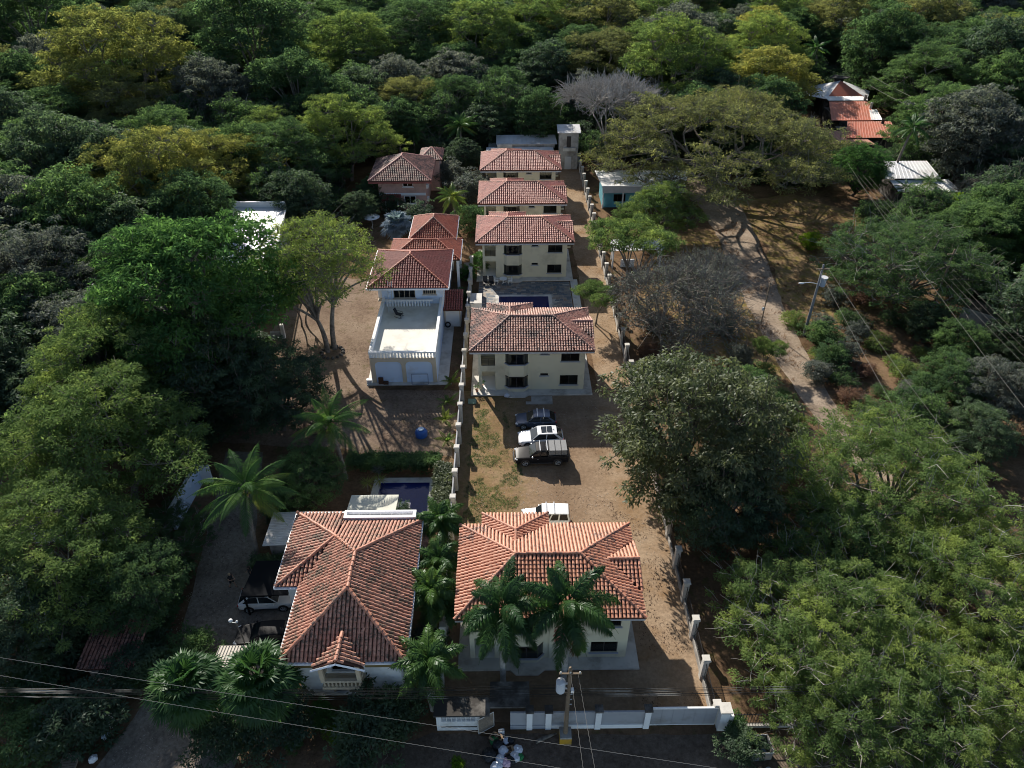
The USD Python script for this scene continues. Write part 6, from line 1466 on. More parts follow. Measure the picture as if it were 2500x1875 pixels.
BLACKCLOTH = plain("black_cloth", (0.03, 0.028, 0.028), 0.9); HAIR_FAIR = plain("fair_hair", (0.36, 0.25, 0.14), 0.7, var=0.3, scale=30); HAIR_DARK = plain("dark_hair", (0.03, 0.02, 0.015), 0.6, var=0.3, scale=30); DENIM = plain("dark_denim", (0.05, 0.06, 0.09), 0.9)
person("fair-haired person in black top and shorts striding on the gravel lane", -23.0, 39.2, 1.25, STAND, HAIR_FAIR, BLACKCLOTH, SKIN, BLACKCLOTH, 0.16)
person("dark-haired person in black top standing by the carport roof's corner", -21.6, 39.9, -1.0, STAND2, HAIR_DARK, BLACKCLOTH, SKIN2, DENIM, 0.10)

# ---------------------------------------------------------------- poles, lamps and wires
POLEWOOD = plain("weathered_pole", (0.17, 0.13, 0.09), 0.9, var=0.25, scale=3); POLECONC = plain("concrete_pole", (0.17, 0.175, 0.185), 0.85, var=0.12)
WIRE = plain("wire", (0.17, 0.165, 0.155), 0.8); WIRE_DARK = plain("dark_cable", (0.03, 0.03, 0.03), 0.7)
PX, PY = 3.78, 26.05
p = thing("utility_pole", "wooden street pole with grey transformer and yellow painted concrete foot", "utility pole", (PX, PY, 0))
part("pole", MB().tube([(0, 0, 0), (-0.02, 0.02, 4), (0, 0, 8.6)], [0.17, 0.15, 0.11], 10).get(), POLEWOOD, p, smooth=True)
ft = part("foot", MB().tri(m3_ := trimesh.creation.extrude_polygon(Polygon([(-.4, -.4), (.4, -.4), (.4, .4), (-.4, .4)]), 0.9, engine="earcut")).get(), CONC, p)
part("painted_band", MB().box(-0.405, 0.405, -0.405, 0.405, 0.05, 0.72).get(), plain("yellow_paint", (0.50, 0.28, 0.02), 0.7, var=0.15, dirt=(0.25, 0.16, 0.05), dirt_amt=0.4), ft)
tr_ = part("transformer", trimesh.creation.cylinder(0.30, 0.95, sections=20).apply_translation((-0.55, 0, 6.6)), plain("transformer_grey", (0.50, 0.54, 0.58), 0.5), p, smooth=40)
part("lid", MB().tube([(-0.55, 0, 7.075), (-0.55, 0, 7.12), (-0.55, 0, 7.22)], [0.31, 0.29, 0.1], 16).get(), GALV, tr_, smooth=40); part("bushing", MB().tube([(-0.55, 0.05, 7.2), (-0.55, 0.05, 7.5)], [0.06, 0.04], 8).get(), CONC_PALE, tr_)
part("bracket", MB().box(-0.3, -0.1, -0.05, 0.05, 6.3, 6.4).box(-0.3, -0.1, -0.05, 0.05, 6.85, 6.95).get(), GALV, p)
part("crossarm", MB().box(-0.7, 0.7, -0.14, -0.06, 8.1, 8.2).box(-0.35, 0.35, -0.14, -0.07, 6.0, 6.1).get(), POLEWOOD, p)
for x_ in (-0.6, 0.0, 0.6):
    part("insulator", MB().tube([(x_, -0.1, 8.2), (x_, -0.1, 8.28), (x_, -0.1, 8.36)], [0.05, 0.07, 0.03], 8).get(), CONC_PALE, p)
part("meter_box", MB().box(0.12, 0.32, -0.15, 0.1, 6.0, 6.25).get(), WHITE_CLEAN, p)
part("clamp_steps", MB().box(0.1, 0.26, -0.03, 0.03, 5.0, 5.04).box(0.1, 0.26, -0.03, 0.03, 4.4, 4.44).box(0.1, 0.26, -0.03, 0.03, 5.6, 5.64).get(), GALV, p)


def sag(a, b, d, n=14):
    t = np.linspace(0, 1, n)[:, None]
    return np.asarray(a, float) * (1 - t) + np.asarray(b, float) * t - np.array([0, 0, 1.0]) * (4 * d * t * (1 - t))


def wire(name, label, paths, r, mat=None, group=None):
    m = MB()
    for q in paths:
        m.tube(q, r, 4)
    return tag(part(name, m.get(), mat or WIRE), label, "power line", group)


g_ = lambda x, y, z: np.append(at(x, y, z), z)
a_, b_ = g_(-160, 1395, 8.7), g_(2500, 1800, 8.7)
wire("power_line", "upper of two bright power lines slanting across the lower left garden", [sag(a_, b_, 0.25)], 0.011)
a_, b_ = g_(-160, 1432, 8.3), g_(2300, 1832, 8.3)
wire("power_line", "lower of two bright power lines slanting across the lower left garden", [sag(a_, b_, 0.25)], 0.011)
bund = []
gr_ = np.random.default_rng(3)
for k in range(9):
    zz_, yy_ = 5.6 + 0.12 * k + gr_.uniform(-.05, .05), PY + gr_.uniform(-0.12, 0.12)
    bund.append(sag((PX, yy_, zz_), (-34, yy_ + 0.3, zz_ + gr_.uniform(-.25, .25)), 0.35 + 0.1 * gr_.random(), 24))
    if k < 6:
        bund.append(sag((PX, yy_, zz_), (28, yy_ + 0.2, zz_ + 0.1), 0.3, 20))
wire("cable_bundle", "bundle of dark and worn cables strung along the street wall", bund, 0.014, M_("worn_cable", {"g": ("geometry", {}), "n": ("noise_texture", {"scale": 0.4, "detail": 3.0}), "r": ("rgb_ramp", {"ramp": [(0.56, (0.02, 0.02, 0.02)), (0.68, (0.30, 0.28, 0.25))]}), "d": ("diffuse_bsdf", {})}, [("g.position", "n.vector"), ("n.fac", "r.fac"), ("r.color", "d.color")], "d.BSDF"))
wire("service_line", "pair of thin wires running from the street pole towards the viewer", [sag((PX, PY, 8.3), g_(1268, 1720, 7.6), 0.1), sag((PX + 0.5, PY, 8.0), g_(1296, 1720, 7.3), 0.1)], 0.010)
p = thing("utility_pole", "tall grey pole with transformer and lamp arm beside the dusty track", "utility pole", (37.15, 77.0, 0))
part("pole", MB().tube([(0, 0, 0), (0, 0, 5), (0.0, 0, 9.9)], [0.2, 0.16, 0.11], 10).get(), POLECONC, p, smooth=True)
tr_ = part("transformer", trimesh.creation.cylinder(0.34, 1.1, sections=20).apply_translation((0.5, 0, 7.6)), plain("transformer_blue_grey", (0.26, 0.30, 0.35), 0.5), p, smooth=40); part("lid", trimesh.creation.cylinder(0.45, 0.08, sections=20).apply_translation((0.5, 0, 8.18)), GALV, tr_)
part("lamp_arm", MB().tube([(0, 0, 7.3), (-1.2, -0.3, 7.7), (-2.1, -0.5, 7.75)], 0.05, 6).get(), GALV, p); part("lamp_head", trimesh.creation.icosphere(2, 0.2).apply_scale((1.7, 0.8, 0.5)).apply_translation((-2.3, -0.55, 7.73)), GALV, p, smooth=True)
part("crossarm", MB().box(-0.8, 0.8, -0.2, -0.1, 9.3, 9.42).get(), POLEWOOD, p)
p2 = at(1938, 770)
p = thing("utility_pole", "thin dark wooden pole under the spreading tree on the right", "utility pole", (54.3, 80.5, 0)); part("pole", MB().tube([(0, 0, 0), (0, 0, 10.0)], [0.16, 0.11], 8).get(), POLEWOOD, p, smooth=True); part("crossarm", MB().box(-0.7, 0.7, -0.06, 0.06, 9.3, 9.4).get(), POLEWOOD, p)
p = thing("thin_post", "slim dark post left of the tall grey pole", "post", (*at(1643, 702), 0)); part("post", MB().tube([(0, 0, 0), (0, 0, 6.2)], 0.07, 6).get(), POLEWOOD, p); part("meter", MB().box(-0.3, -0.07, -0.1, 0.1, 2.2, 2.6).get(), GALV, p)
wire("power_line", "left of the two wires dropping from the tall grey pole to the lower right", [sag((36.6, 76.8, 9.45), g_(2062, 1100, 8.5), 0.4)], 0.013)
wire("power_line", "right of the two wires dropping from the tall grey pole to the lower right", [sag((37.75, 76.8, 9.45), g_(2140, 1060, 8.5), 0.4)], 0.013)
wire("power_line", "single bright wire slanting over the spreading tree at right", [sag(g_(1830, 350, 10), g_(2212, 880, 9), 0.5)], 0.012)
wire("power_line", "group of four thin wires over the trees at right", [sag(g_(1838 + k * 13, 372 + 3 * k, 9.0 - 0.2 * k), g_(2225 + 22 * k, 800 + 4 * k, 8.0), 0.5) for k in range(4)], 0.008)
wire("power_line", "two wires above the trees right of the rust red roofs", [sag(g_(1880, 185, 9), g_(2010, 250, 9), 0.2), sag(g_(1885, 165, 9.4), g_(2012, 228, 9.4), 0.2)], 0.025)
lp = at(505, 1345, 3.9)
p = thing("yard_lamp", "slim leaning lamp post with round white lamps beside the gravel lane", "lamp post", (lp[0] + 0.5, lp[1] - 1.0, 0)); part("post", MB().tube([(0.3, -0.2, 0), (0.0, 0.6, 2.6), (-0.3, 0.9, 4.0)], 0.05, 6).get(), PALM_TRUNK, p)
part("lamp_globe", trimesh.creation.icosphere(2, 0.15).apply_translation((-0.65, 0.95, 4.2)), WHITE_CLEAN, p, smooth=True); part("lamp_globe", trimesh.creation.icosphere(2, 0.1).apply_translation((-0.2, 0.9, 4.15)), WHITE_CLEAN, p, smooth=True); part("arm", MB().tube([(-0.65, 0.95, 4.0), (-0.2, 0.9, 4.0)], 0.03, 5).get(), GALV, p)

# ---------------------------------------------------------------- street rubbish and yard things
def bag(label, x, y, r, mat, seed, z=0.0):
    g = np.random.default_rng(seed); m = trimesh.creation.icosphere(3, 1.0); v = np.array(m.vertices)
    d = meshkit.fbm(v * 2.2 + seed * 3.1, 3)[:, None]
    v = v * (0.72 + 0.55 * d) * [1.0, g.uniform(0.75, 1.1), g.uniform(0.65, 0.9)] * r
    v[:, 2] = np.maximum(v[:, 2], -r * 0.55)
    t = thing("rubbish_bag", label, "bag", (x, y, z + r * 0.55), g.uniform(0, 6))
    part("sack", (v, np.array(m.faces)), mat, t, smooth=True)
    part("knot", MB().tube([(0, 0, r * 0.6), (0.02, 0, r * 0.85), (0.06, 0.02, r * 1.05)], [r * 0.16, r * 0.10, r * 0.2], 7).get(), mat, t)
BAG_W, BAG_B, BAG_G, BAG_P = plain("white_bag", (0.55, 0.57, 0.62), 0.4), plain("black_bag", (0.015, 0.015, 0.017), 0.35), plain("green_bag", (0.02, 0.16, 0.05), 0.4), plain("pink_bag", (0.55, 0.38, 0.46), 0.4)
CARD = plain("cardboard", (0.30, 0.20, 0.12), 0.9)
for (x_, y_, r_, m_, l_) in [(-0.25, 25.9, 0.28, BAG_W, "white bag lying apart between pile and log"), (-0.5, 25.2, 0.34, BAG_W, "white bag at the left front of the rubbish pile"), (-0.68, 24.6, 0.33, BAG_W, "white bag in the middle of the rubbish pile's near edge"), (0.3, 24.75, 0.36, BAG_W, "white bag on the right of the rubbish pile, beside the small green bag"), (0.5, 25.25, 0.33, BAG_W, "white bag at the pile's upper right, behind the others"), (-0.25, 24.42, 0.32, BAG_P, "pale pink bag at the pile's near edge"),
                              (-0.95, 24.15, 0.40, BAG_W, "white bag nearest the camera, at the picture's bottom edge"), (-1.45, 24.9, 0.48, BAG_B, "large black bag on the pile's left"), (-0.9, 25.6, 0.40, BAG_B, "black bag behind the open box"), (0.0, 24.55, 0.36, BAG_B, "black bag sunk between the white ones"), (-1.1, 25.85, 0.34, BAG_G, "dark green bag under the torn boxes"), (0.62, 24.8, 0.26, BAG_G, "small bright green bag at the pile's right end"), (0.0, 25.9, 0.3, BAG_B, "black bag right of the torn boxes")]:
    bag(l_, x_, y_, r_, m_, int(abs(x_ * 100 + y_ * 37)) % 97)
def carton(label, x, y, rz, sx, sy, sz, mat=CARD, flaps=True):
    t = thing("carton", label, "box", (x, y, 0.01), rz); m = MB(); q = 0.012
    m.box(-sx, sx, -sy, sy, 0, q).box(-sx, -sx + q, -sy, sy, q, sz).box(sx - q, sx, -sy, sy, q, sz).box(-sx + q, sx - q, -sy, -sy + q, q, sz).box(-sx + q, sx - q, sy - q, sy, q, sz)
    part("box", m.get(), mat, t)
    if flaps:
        for s in (-1, 1):
            part("flap", MB().slab([(s * sx, -sy, sz), (s * (sx + 0.13), -sy, sz - 0.06), (s * (sx + 0.13), sy, sz - 0.06), (s * sx, sy, sz)][::s], 0.012).get(), mat, t)
carton("open brown cardboard box in the middle of the rubbish pile", -0.15, 25.2, 0.4, 0.26, 0.2, 0.34)
carton("torn tall brown box behind the pile", -1.15, 26.1, 0.9, 0.2, 0.2, 0.45)
carton("flat brown box leaning by the torn box", -0.8, 26.05, 0.3, 0.16, 0.2, 0.36)
carton("white printed box standing behind the pile, by the gate", -0.62, 26.5, 0.1, 0.2, 0.1, 0.42, WHITE_CLEAN, False)
t = thing("fallen_log", "pale split log lying on the street left of the pole", "log")
part("trunk", MB().tube([(1.75, 25.8, 0.12), (2.3, 26.05, 0.13), (3.2, 26.4, 0.1)], [0.13, 0.15, 0.06], 8).get(), BARK, t, smooth=True); part("stub", MB().tube([(1.95, 25.9, 0.15), (1.75, 25.65, 0.3)], [0.06, 0.03], 6).get(), BARK_DARK, t)
def dumpster(label, x, y, rz):
    t = thing("rubbish_crate", label, "bin", (x, y, 0), rz)
    m = MB().box(-0.75, 0.75, -0.6, 0.6, 0.15, 0.2).box(-0.75, -0.7, -0.6, 0.6, 0.2, 1.15).box(0.7, 0.75, -0.6, 0.6, 0.2, 1.15).box(-0.7, 0.7, -0.6, -0.55, 0.2, 1.15).box(-0.7, 0.7, 0.55, 0.6, 0.2, 1.15)
    part("box", m.get(), plain("bin_paint", (0.10, 0.12, 0.14), 0.6, dirt=(0.25, 0.2, 0.15), dirt_amt=0.4), t)
    part("rim", MB().box(-0.79, 0.79, -0.64, -0.6, 1.08, 1.18).box(-0.79, 0.79, 0.6, 0.64, 1.08, 1.18).box(-0.79, -0.75, -0.6, 0.6, 1.08, 1.18).box(0.75, 0.79, -0.6, 0.6, 1.08, 1.18).get(), GALV, t)
    for sx in (-0.68, 0.68):
        for sy in (-0.5, 0.5):
            part("leg", MB().box(sx - .04, sx + .04, sy - .04, sy + .04, 0, 0.15).get(), BLACK, t)
    return t
dumpster("dark open rubbish crate under the right-hand acacia, bags inside", 16.75, 24.95, 0.08)
bag("white bag inside the dark rubbish crate", 16.5, 24.8, 0.3, BAG_W, 5, 0.22); bag("pale blue bag inside the dark rubbish crate", 17.0, 24.9, 0.32, plain("blue_bag", (0.16, 0.26, 0.48), 0.4), 6, 0.22)
bag("white bag on the ground in front of the rubbish crate", 17.2, 23.6, 0.3, BAG_W, 8); carton("brown box beside the bag in front of the crate", 16.5, 23.6, 0.5, 0.25, 0.2, 0.3)
bag("white and red bag on the dark ground at the lower left", *at(203, 1642), 0.3, BAG_W, 12); bag("small pale blue bag behind the white one at lower left", *at(230, 1592), 0.26, plain("pale_blue_bag", (0.40, 0.50, 0.62), 0.4), 13)
bag("white bag hanging in the shrubs at the left edge", *at(25, 1478, 0.8), 0.45, BAG_W, 14, 0.5); bag("second pale bag in the shrubs, right of the white one at the left edge", *at(76, 1440, 0.8), 0.4, BAG_W, 15, 0.5)
q = at(150, 1648); t = thing("pallet", "grey slatted timber pallet lying at the lower left corner", "pallet", (q[0], q[1], 0), 0.12)
for k in range(7):
    part("slat", MB().box(-0.55 + 0.0, 0.55, -0.6 + k * 0.18, -0.47 + k * 0.18, 0.12, 0.15).get(), WOOD, t)
for x_ in (-0.5, 0, 0.5):
    part("bearer", MB().box(x_ - 0.05, x_ + 0.05, -0.6, 0.62, 0.0, 0.118).get(), WOOD, t)
q = at(246, 1572); t = thing("leaning_board", "pale board leaning on the fence at the lower left", "board", (q[0], q[1], 0), 0.5); part("panel", MB().slab([(-0.2, 0, 0.02), (0.25, -0.1, 0.02), (0.25, 0.35, 1.3), (-0.2, 0.45, 1.3)], 0.05).get(), CONC_PALE, t); part("brace", MB().tube([(0, 0.42, 1.2), (0, 0.9, 0)], 0.03, 5).get(), WOOD, t)
# stack of old tiles, blue tank, yard oddments
t = thing("tile_stack", "stack of dark old roof tiles in the bare yard's shady corner", "stack of tiles", (-20.9, 58.8, 0))
gs = np.random.default_rng(4)
for i in range(6):
    for j in range(7):
        hh = 0.7 + gs.uniform(-0.08, 0.06)
        part("tile", MB().box(i * 0.42, i * 0.42 + 0.38, j * 0.25, j * 0.25 + 0.21, 0, hh).get(), TILE_OLD if (i + j) % 3 else DECK, t)
t = thing("water_tank", "small round blue water tank at the yard hedge", "water tank", (-9.05, 58.4, 0)); part("tank", MB().tube([(0, 0, 0), (0, 0, 0.5), (0, 0, 0.75), (0, 0, 0.85)], [0.62, 0.66, 0.5, 0.32], 22).get(), plain("blue_plastic", (0.03, 0.10, 0.32), 0.4), t, smooth=40); part("lid", trimesh.creation.cylinder(0.3, 0.08, sections=18).apply_translation((0, 0, 0.9)), plain("pale_blue_lid", (0.30, 0.42, 0.55), 0.4), t)
q = at(690, 655); t = thing("parasol", "small white round roof or parasol at the garden edge by the silver palm", "parasol", (*at(802, 466, 2.2), 0)); part("shade", MB().tube([(0, 0, 2.0), (0, 0, 2.35)], [1.3, 0.05], 16).get(), WHITE_CLEAN, t); part("pole", MB().tube([(0, 0, 0), (0, 0, 2.0)], 0.04, 6).get(), GALV, t)
t = thing("garden_post", "white concrete post with low wall among trunks left of the big yard tree", "post", (*at(614, 730), 0)); part("post", MB().box(-0.2, 0.2, -0.2, 0.2, 0, 2.0).get(), CONC_PALE, t); part("low_wall", MB().box(-1.6, -0.22, -0.1, 0.1, 0, 0.9).get(), CONC, t)
t = thing("stone_kerb_ring", "low ring of stones round the big yard tree's foot", "kerb", (*at(718, 762), 0))
for k in range(14):
    a = k * 2 * math.pi / 14
    part("stone", trimesh.creation.icosphere(1, 0.26).apply_scale((1, 0.8, 0.6)).apply_transform(trimesh.transformations.rotation_matrix(a, [0, 0, 1])).apply_translation((1.3 * math.cos(a), 1.3 * math.sin(a), 0.1)), CONC_DIRTY, t)
t = thing("leaning_tree", "leaning tree of two thick trunks beside the tile-roofed hut at left", "tree")
part("trunk", MB().tube(bez(np.append(at(330, 1325), -0.2), np.append(at(318, 1300, 1.5), 1.6), np.append(at(268, 1180, 5.5), 5.5), 8), np.linspace(0.55, 0.32, 8), 10).get(), BARK, t, smooth=True); part("trunk", MB().tube(bez(np.append(at(300, 1345), -0.2), np.append(at(250, 1300, 1.0), 1.2), np.append(at(205, 1240, 4.0), 4.2), 8), np.linspace(0.6, 0.3, 8), 10).get(), BARK, t, smooth=True)
# pot plants on the porches
for k, (x_, y_, lab) in enumerate(((-2.9, 66.6, "terracotta pot plant in the porch of the stained-roof house"), (-3.45, 65.7, "terracotta pot at the outer corner of the stained-roof house's slab"))):
    t = thing("pot_plant", lab, "pot plant", (x_, y_, 0.17)); part("pot", MB().tube([(0, 0, 0), (0, 0, 0.34)], [0.13, 0.2], 12).get(), RIDGE, t); part("leaves", sprays(np.array([[0, 0, 0.6]]), 0.3, 60, 0.3, 0.08, np.random.default_rng(k), 0.1), LEAF["green"], t)
bag("white sack standing by the bay of the stained-roof house", -0.1, 64.75, 0.32, BAG_W, 22, 0.15)
# ---------------------------------------------------------------- palms
plant("royal_palm", "royal_palm", "left of the two tall dark palms before the orange clay roof", "palm", 0, 0, foot=(-0.5, 30.4), s=0.93, rz=0.5)
plant("royal_palm", "royal_palm", "right of the two tall dark palms, dead fronds and fruit at its trunk", "palm", 0, 0, foot=(3.95, 30.4), s=0.97, rz=2.2)
t = thing("dead_frond", "bundle of brown dead fronds hanging by the right tall palm", "palm frond", (4.5, 30.1, 7.4)); part("skirt", sprays(np.array([[0, 0, -0.4], [0.05, 0, -1.2], [0, 0.05, -2.0], [0.1, 0, -2.7]]), np.array([.25, .4, .38, .25]), 110, 0.7, 0.06, np.random.default_rng(2), 2.2, up=0.2, flat=1.6), LEAF["dry"], t)
t = thing("palm_fruit", "reddish brown fruit bunch on the right tall palm", "palm fruit", (3.4, 30.0, 7.2)); part("bunch", sprays(np.array([[0, 0, -0.3], [0, 0, -0.9], [0.0, 0, -1.4]]), np.array([.28, .32, .2]), 120, 0.3, 0.07, np.random.default_rng(3), 1.6, up=0.3), leafmat("fruit_bunch", (0.10, 0.04, 0.03), (0.16, 0.07, 0.05), (0.22, 0.11, 0.08)), t)
AL = "short feathery palms planted in a row between the two front roofs"
for k, (dx, dy, lab, s_) in enumerate(((948, 1120, "farthest of the feathery palms in the row between the two front roofs", 1.05), (948, 1212, "second farthest of the feathery palms between the two front roofs", 1.0), (930, 1278, "middle feathery palm of the row between the two front roofs", 1.05), (958, 1300, "feathery palm crowding the left clay eave of the right front roof", 0.85), (922, 1432, "nearest and largest of the feathery palms between the two front houses", 1.15))):
    plant("alley_palm", "feather_palm", lab, "palm", dx, dy, s=s_ * 1.35, zf=0.85, group=AL)
plant("coconut_palm", "coconut_palm", "large glossy coconut palm arching over the gravel lane", "palm", 0, 0, foot=(-21.7, 42.2), s=1.12, rz=0.4)
plant("coconut_palm", "coconut_palm", "coconut palm behind the left pool's hedge, below the white terrace house", "palm", 0, 0, foot=(*at(748, 1033),), s=0.98, rz=2.6)
plant("yellow_palm", "yellow_palm", "yellowing palm in the garden between pink house and cream houses", "palm", 985, 425, s=1.0)
plant("coconut_palm", "coconut_palm", "dark coconut palm behind the pink house, against the forest", "palm", 993, 275, hw=52, rz=1.0)
plant("silver_palm", "silver_palm", "silver blue fan palm beside the orange red annex roof", "palm", 860, 485, s=1.05)
plant("alley_palm", "feather_palm", "left of two small feathery palms beyond the pink house roof", "palm", 862, 288, s=1.3); plant("alley_palm", "feather_palm", "right of two small feathery palms beyond the pink house roof", "palm", 893, 290, s=1.3)
plant("fan_palm", "fan_palm", "larger sunlit fan palm in front of the villa's left corner", "palm", 562, 1464, s=1.2); plant("fan_palm", "fan_palm", "darker fan palm at the lane's edge, left of the sunlit one", "palm", 405, 1480, s=1.1)
plant("small_fan_palm", "fan_palm", "small low fan palm at the right foot of the villa's street front", "palm", 848, 1478, s=1.0)
for k, (dx, dy, lab) in enumerate(((974, 828, "young palm by the wall, farthest of the row of four"), (968, 872, "young palm by the wall, second farthest of the row of four"), (962, 910, "young palm by the wall, second nearest of the row of four"), (966, 955, "young palm by the wall, nearest of the row of four, yellow-tipped"))):
    plant("young_palm", "young_palm", lab, "palm", dx, dy, s=0.9, group="young palms along the boundary wall")
plant("far_palm", "tall_palm", "tall palm with yellow lower fronds at the forest's edge above the rust red roofs", "palm", 1778, 105, hw=40); plant("far_palm", "tall_palm", "tall leaning palm between rust red roofs and grey roofed house", "palm", 1958, 280, hw=52, rz=0.2)
plant("coconut_palm", "coconut_palm", "left of two palms in front of the white sheet roof at right", "palm", 1952, 408, hw=36); plant("coconut_palm", "coconut_palm", "right of two palms in front of the white sheet roof at right", "palm", 2012, 396, hw=36)
plant("coconut_palm", "coconut_palm", "small palm before the faded red roof, beside the dense green tree", "palm", 1828, 330, hw=32); plant("young_palm", "young_palm", "low palm fronds above the right-hand spreading tree", "palm", 2005, 465, hw=32)

# ---------------------------------------------------------------- named trees
def T(kind, label, dx, dy, hw, name="tree", cat="tree", group=None, rz=None, zf=1.0):
    return plant(kind, name, label, cat, dx, dy, hw=hw, group=group, rz=rz, zf=zf)


T("acacia_near", "broad olive acacia crown reaching the track's lower end, many bare grey twigs on top", 1925, 1035, 235, "acacia_tree", rz=0.3)
T("acacia_near_two", "olive acacia crown overhanging the driveway wall's nearest pillars", 1790, 1330, 225, "acacia_tree", rz=1.0)
T("acacia_near", "olive acacia crown at the right edge, level with the orange clay roof", 2130, 1250, 220, "acacia_tree", rz=2.2)
T("acacia_near_two", "nearest olive acacia crown, filling the lower right corner above the crate", 1905, 1510, 215, "acacia_tree", rz=3.9)
T("acacia_green", "greener acacia crown inside the right-hand acacia group, nearest the track", 1850, 1150, 165, "acacia_tree", rz=5.0)
T("acacia_near", "olive acacia crown at the lower right edge of the photograph", 2150, 1480, 190, "acacia_tree", rz=4.4)
T("broadleaf_near", "dense dusty green mango-like tree overhanging the dirt lot beside the cars", 1500, 940, 195, "mango_tree", rz=0.7)
T("broadleaf_green", "smaller dense tree joined to the far side of the lot's mango-like tree", 1595, 880, 95, "mango_tree", rz=2.0)
T("broadleaf_dark", "dark shaded tree between the lot's mango-like tree and the acacias", 1560, 1090, 120, "broadleaf_tree", rz=2.6)
T("sparse_tree", "nearly leafless grey tree forking low between driveway wall and track", 1468, 655, 148, "bare_tree", rz=0.9)
T("sparse_tree", "thin twiggy grey tree just beyond the low-forking one", 1530, 590, 85, "bare_tree", rz=2.9)
T("slender_tree", "slender olive tree leaning over the driveway wall opposite the pool deck", 1372, 505, 95, "slender_tree", rz=2.0)
T("umbrella_near", "olive tree crown in front of the teal building", 1425, 446, 90, "umbrella_tree", rz=0.5)
T("slender_tree", "small bright branchlets reaching over the driveway by the pool deck", 1292, 632, 50, "slender_tree", rz=1.2)
T("giant_tree", "giant spreading grey olive tree with exposed limbs above the teal building", 1560, 285, 268, "giant_tree", rz=0.4)
T("forest_umbrella_yellow", "yellowish crown at the back of the giant spreading tree", 1660, 170, 110, "umbrella_tree", rz=1.2, zf=0.9)
T("bare_tree", "leafless pale grey tree standing against dark forest right of the tower", 1335, 205, 112, "bare_tree", rz=0.2)
T("umbrella_near", "yellow olive flat-crowned tree at the left, in front of the dark thicket", 205, 930, 225, "umbrella_tree", rz=0.6)
T("umbrella_near", "olive crown below the yellow one at left, foliage hanging to the lane", 130, 1160, 200, "umbrella_tree", rz=2.2)
T("acacia_green", "green feathery boughs over the white garden wall, left of the lane", 335, 1150, 100, "acacia_tree", rz=1.0)
T("broadleaf_green", "dark green tree hanging over the left low walls", 290, 1265, 110, "broadleaf_tree", rz=4.0)
T("broadleaf_dark", "dark tree at the left edge, level with the villa roof", 60, 1330, 130, "broadleaf_tree", rz=0.2)
T("layered_near", "vivid green layered tree in front of the glaring warehouse roof", 408, 622, 212, "layered_tree", rz=1.0, zf=1.25)
T("broadleaf_dark", "large dark shaded tree below the vivid green one", 440, 800, 140, "broadleaf_tree", rz=3.3)
T("broadleaf_dark", "dark round tree beside the bare yard, its right side sunlit", 590, 845, 110, "broadleaf_tree", rz=5.0)
T("broadleaf_dusty", "grey green dusty tree at the left edge beside the vivid green tree", 80, 620, 140, "broadleaf_tree", rz=2.0)
T("broadleaf_dusty", "second dusty grey green tree, between the left edge and the dark thicket", 160, 730, 110, "broadleaf_tree", rz=4.2)
T("umbrella_yellow", "wide ochre yellow crown above the vivid green tree", 330, 370, 165, "umbrella_tree", rz=0.0)
T("umbrella_yellow", "left end of the ochre yellow canopy, low boughs toward the left edge", 160, 430, 120, "umbrella_tree", rz=2.0)
T("umbrella_yellow", "far end of the ochre yellow canopy under the twin olive domes", 470, 350, 120, "umbrella_tree", rz=4.0)
T("umbrella_near", "left of twin olive domes with pale limbs above the warehouse", 575, 290, 95, "umbrella_tree", rz=1.3)
T("umbrella_near", "right of twin olive domes, pale limbs rising beside the pink house", 735, 275, 118, "umbrella_tree", rz=3.2)
plant("airy_tree", "yard_tree", "tall see-through tree with forked trunk in the bare yard beside the roof terrace", "tree", 0, 0, foot=(-21.5, 74.5), s=1.0, rz=0.8)
T("slender_tree", "small green tree between the warehouse and the yard tree", 640, 620, 60, "slender_tree", rz=0.8)
T("grand_yellow", "big olive gold dome near the top left corner", 245, 115, 190, "umbrella_tree", rz=0.9)
T("forest_round_green", "small olive gold round tree right of the big gold dome", 468, 160, 48, "broadleaf_tree")
T("forest_layered", "tall dark layered tree at the top, right of the gold dome", 545, 70, 135, "layered_tree", zf=1.15)
T("forest_layered", "dark green layered tree at the left edge below the gold dome", 60, 330, 110, "layered_tree")
T("forest_umbrella_green", "light green low crown at the left edge, behind the dark layered one", 110, 255, 120, "umbrella_tree", zf=0.8)
T("forest_layered", "dark layered tree in the top left corner", 60, 45, 110, "layered_tree", zf=1.15)
for k, (dx, dy, hw, kd, lab) in enumerate(((640, 150, 110, "forest_grand", "leftmost crown of the long olive canopy at the top centre, lowest of them"), (760, 95, 130, "forest_grand", "second crown from the left in the long olive canopy at the top centre"), (905, 65, 130, "grand_green", "greenest crown of the long olive canopy at the top centre"), (1035, 70, 130, "forest_grand", "crown with a web of pale limbs in the long olive canopy, above the tower"),
                                           (1165, 50, 120, "forest_grand", "crown right of the pale-limbed one in the long olive canopy"), (1300, 40, 130, "grand_grey", "greyish crown toward the right of the long olive canopy"), (1420, 45, 110, "forest_grand", "rightmost crown of the long olive canopy at the top"))):
    T(kd, lab, dx, dy, hw, "canopy_tree")
T("forest_umbrella_grey", "grey crown below the long olive canopy's left end", 620, 215, 70, "canopy_tree")
T("forest_round_dusty", "brownish round tree between the olive canopy and the top right gold tree", 1455, 105, 85, "broadleaf_tree")
T("forest_round_dusty", "dark brown tree just left of the brownish round one", 1350, 110, 60, "broadleaf_tree")
T("forest_umbrella_yellow", "gold green tree at the top right of centre", 1640, 75, 75, "umbrella_tree", zf=1.2)
T("forest_loose_olive", "bright green low tree at the foot of the gold green one", 1600, 120, 50, "broadleaf_tree")
T("grand_green", "great green tree at the upper right, above the rust red roofs", 2020, 120, 125, "broadleaf_tree")
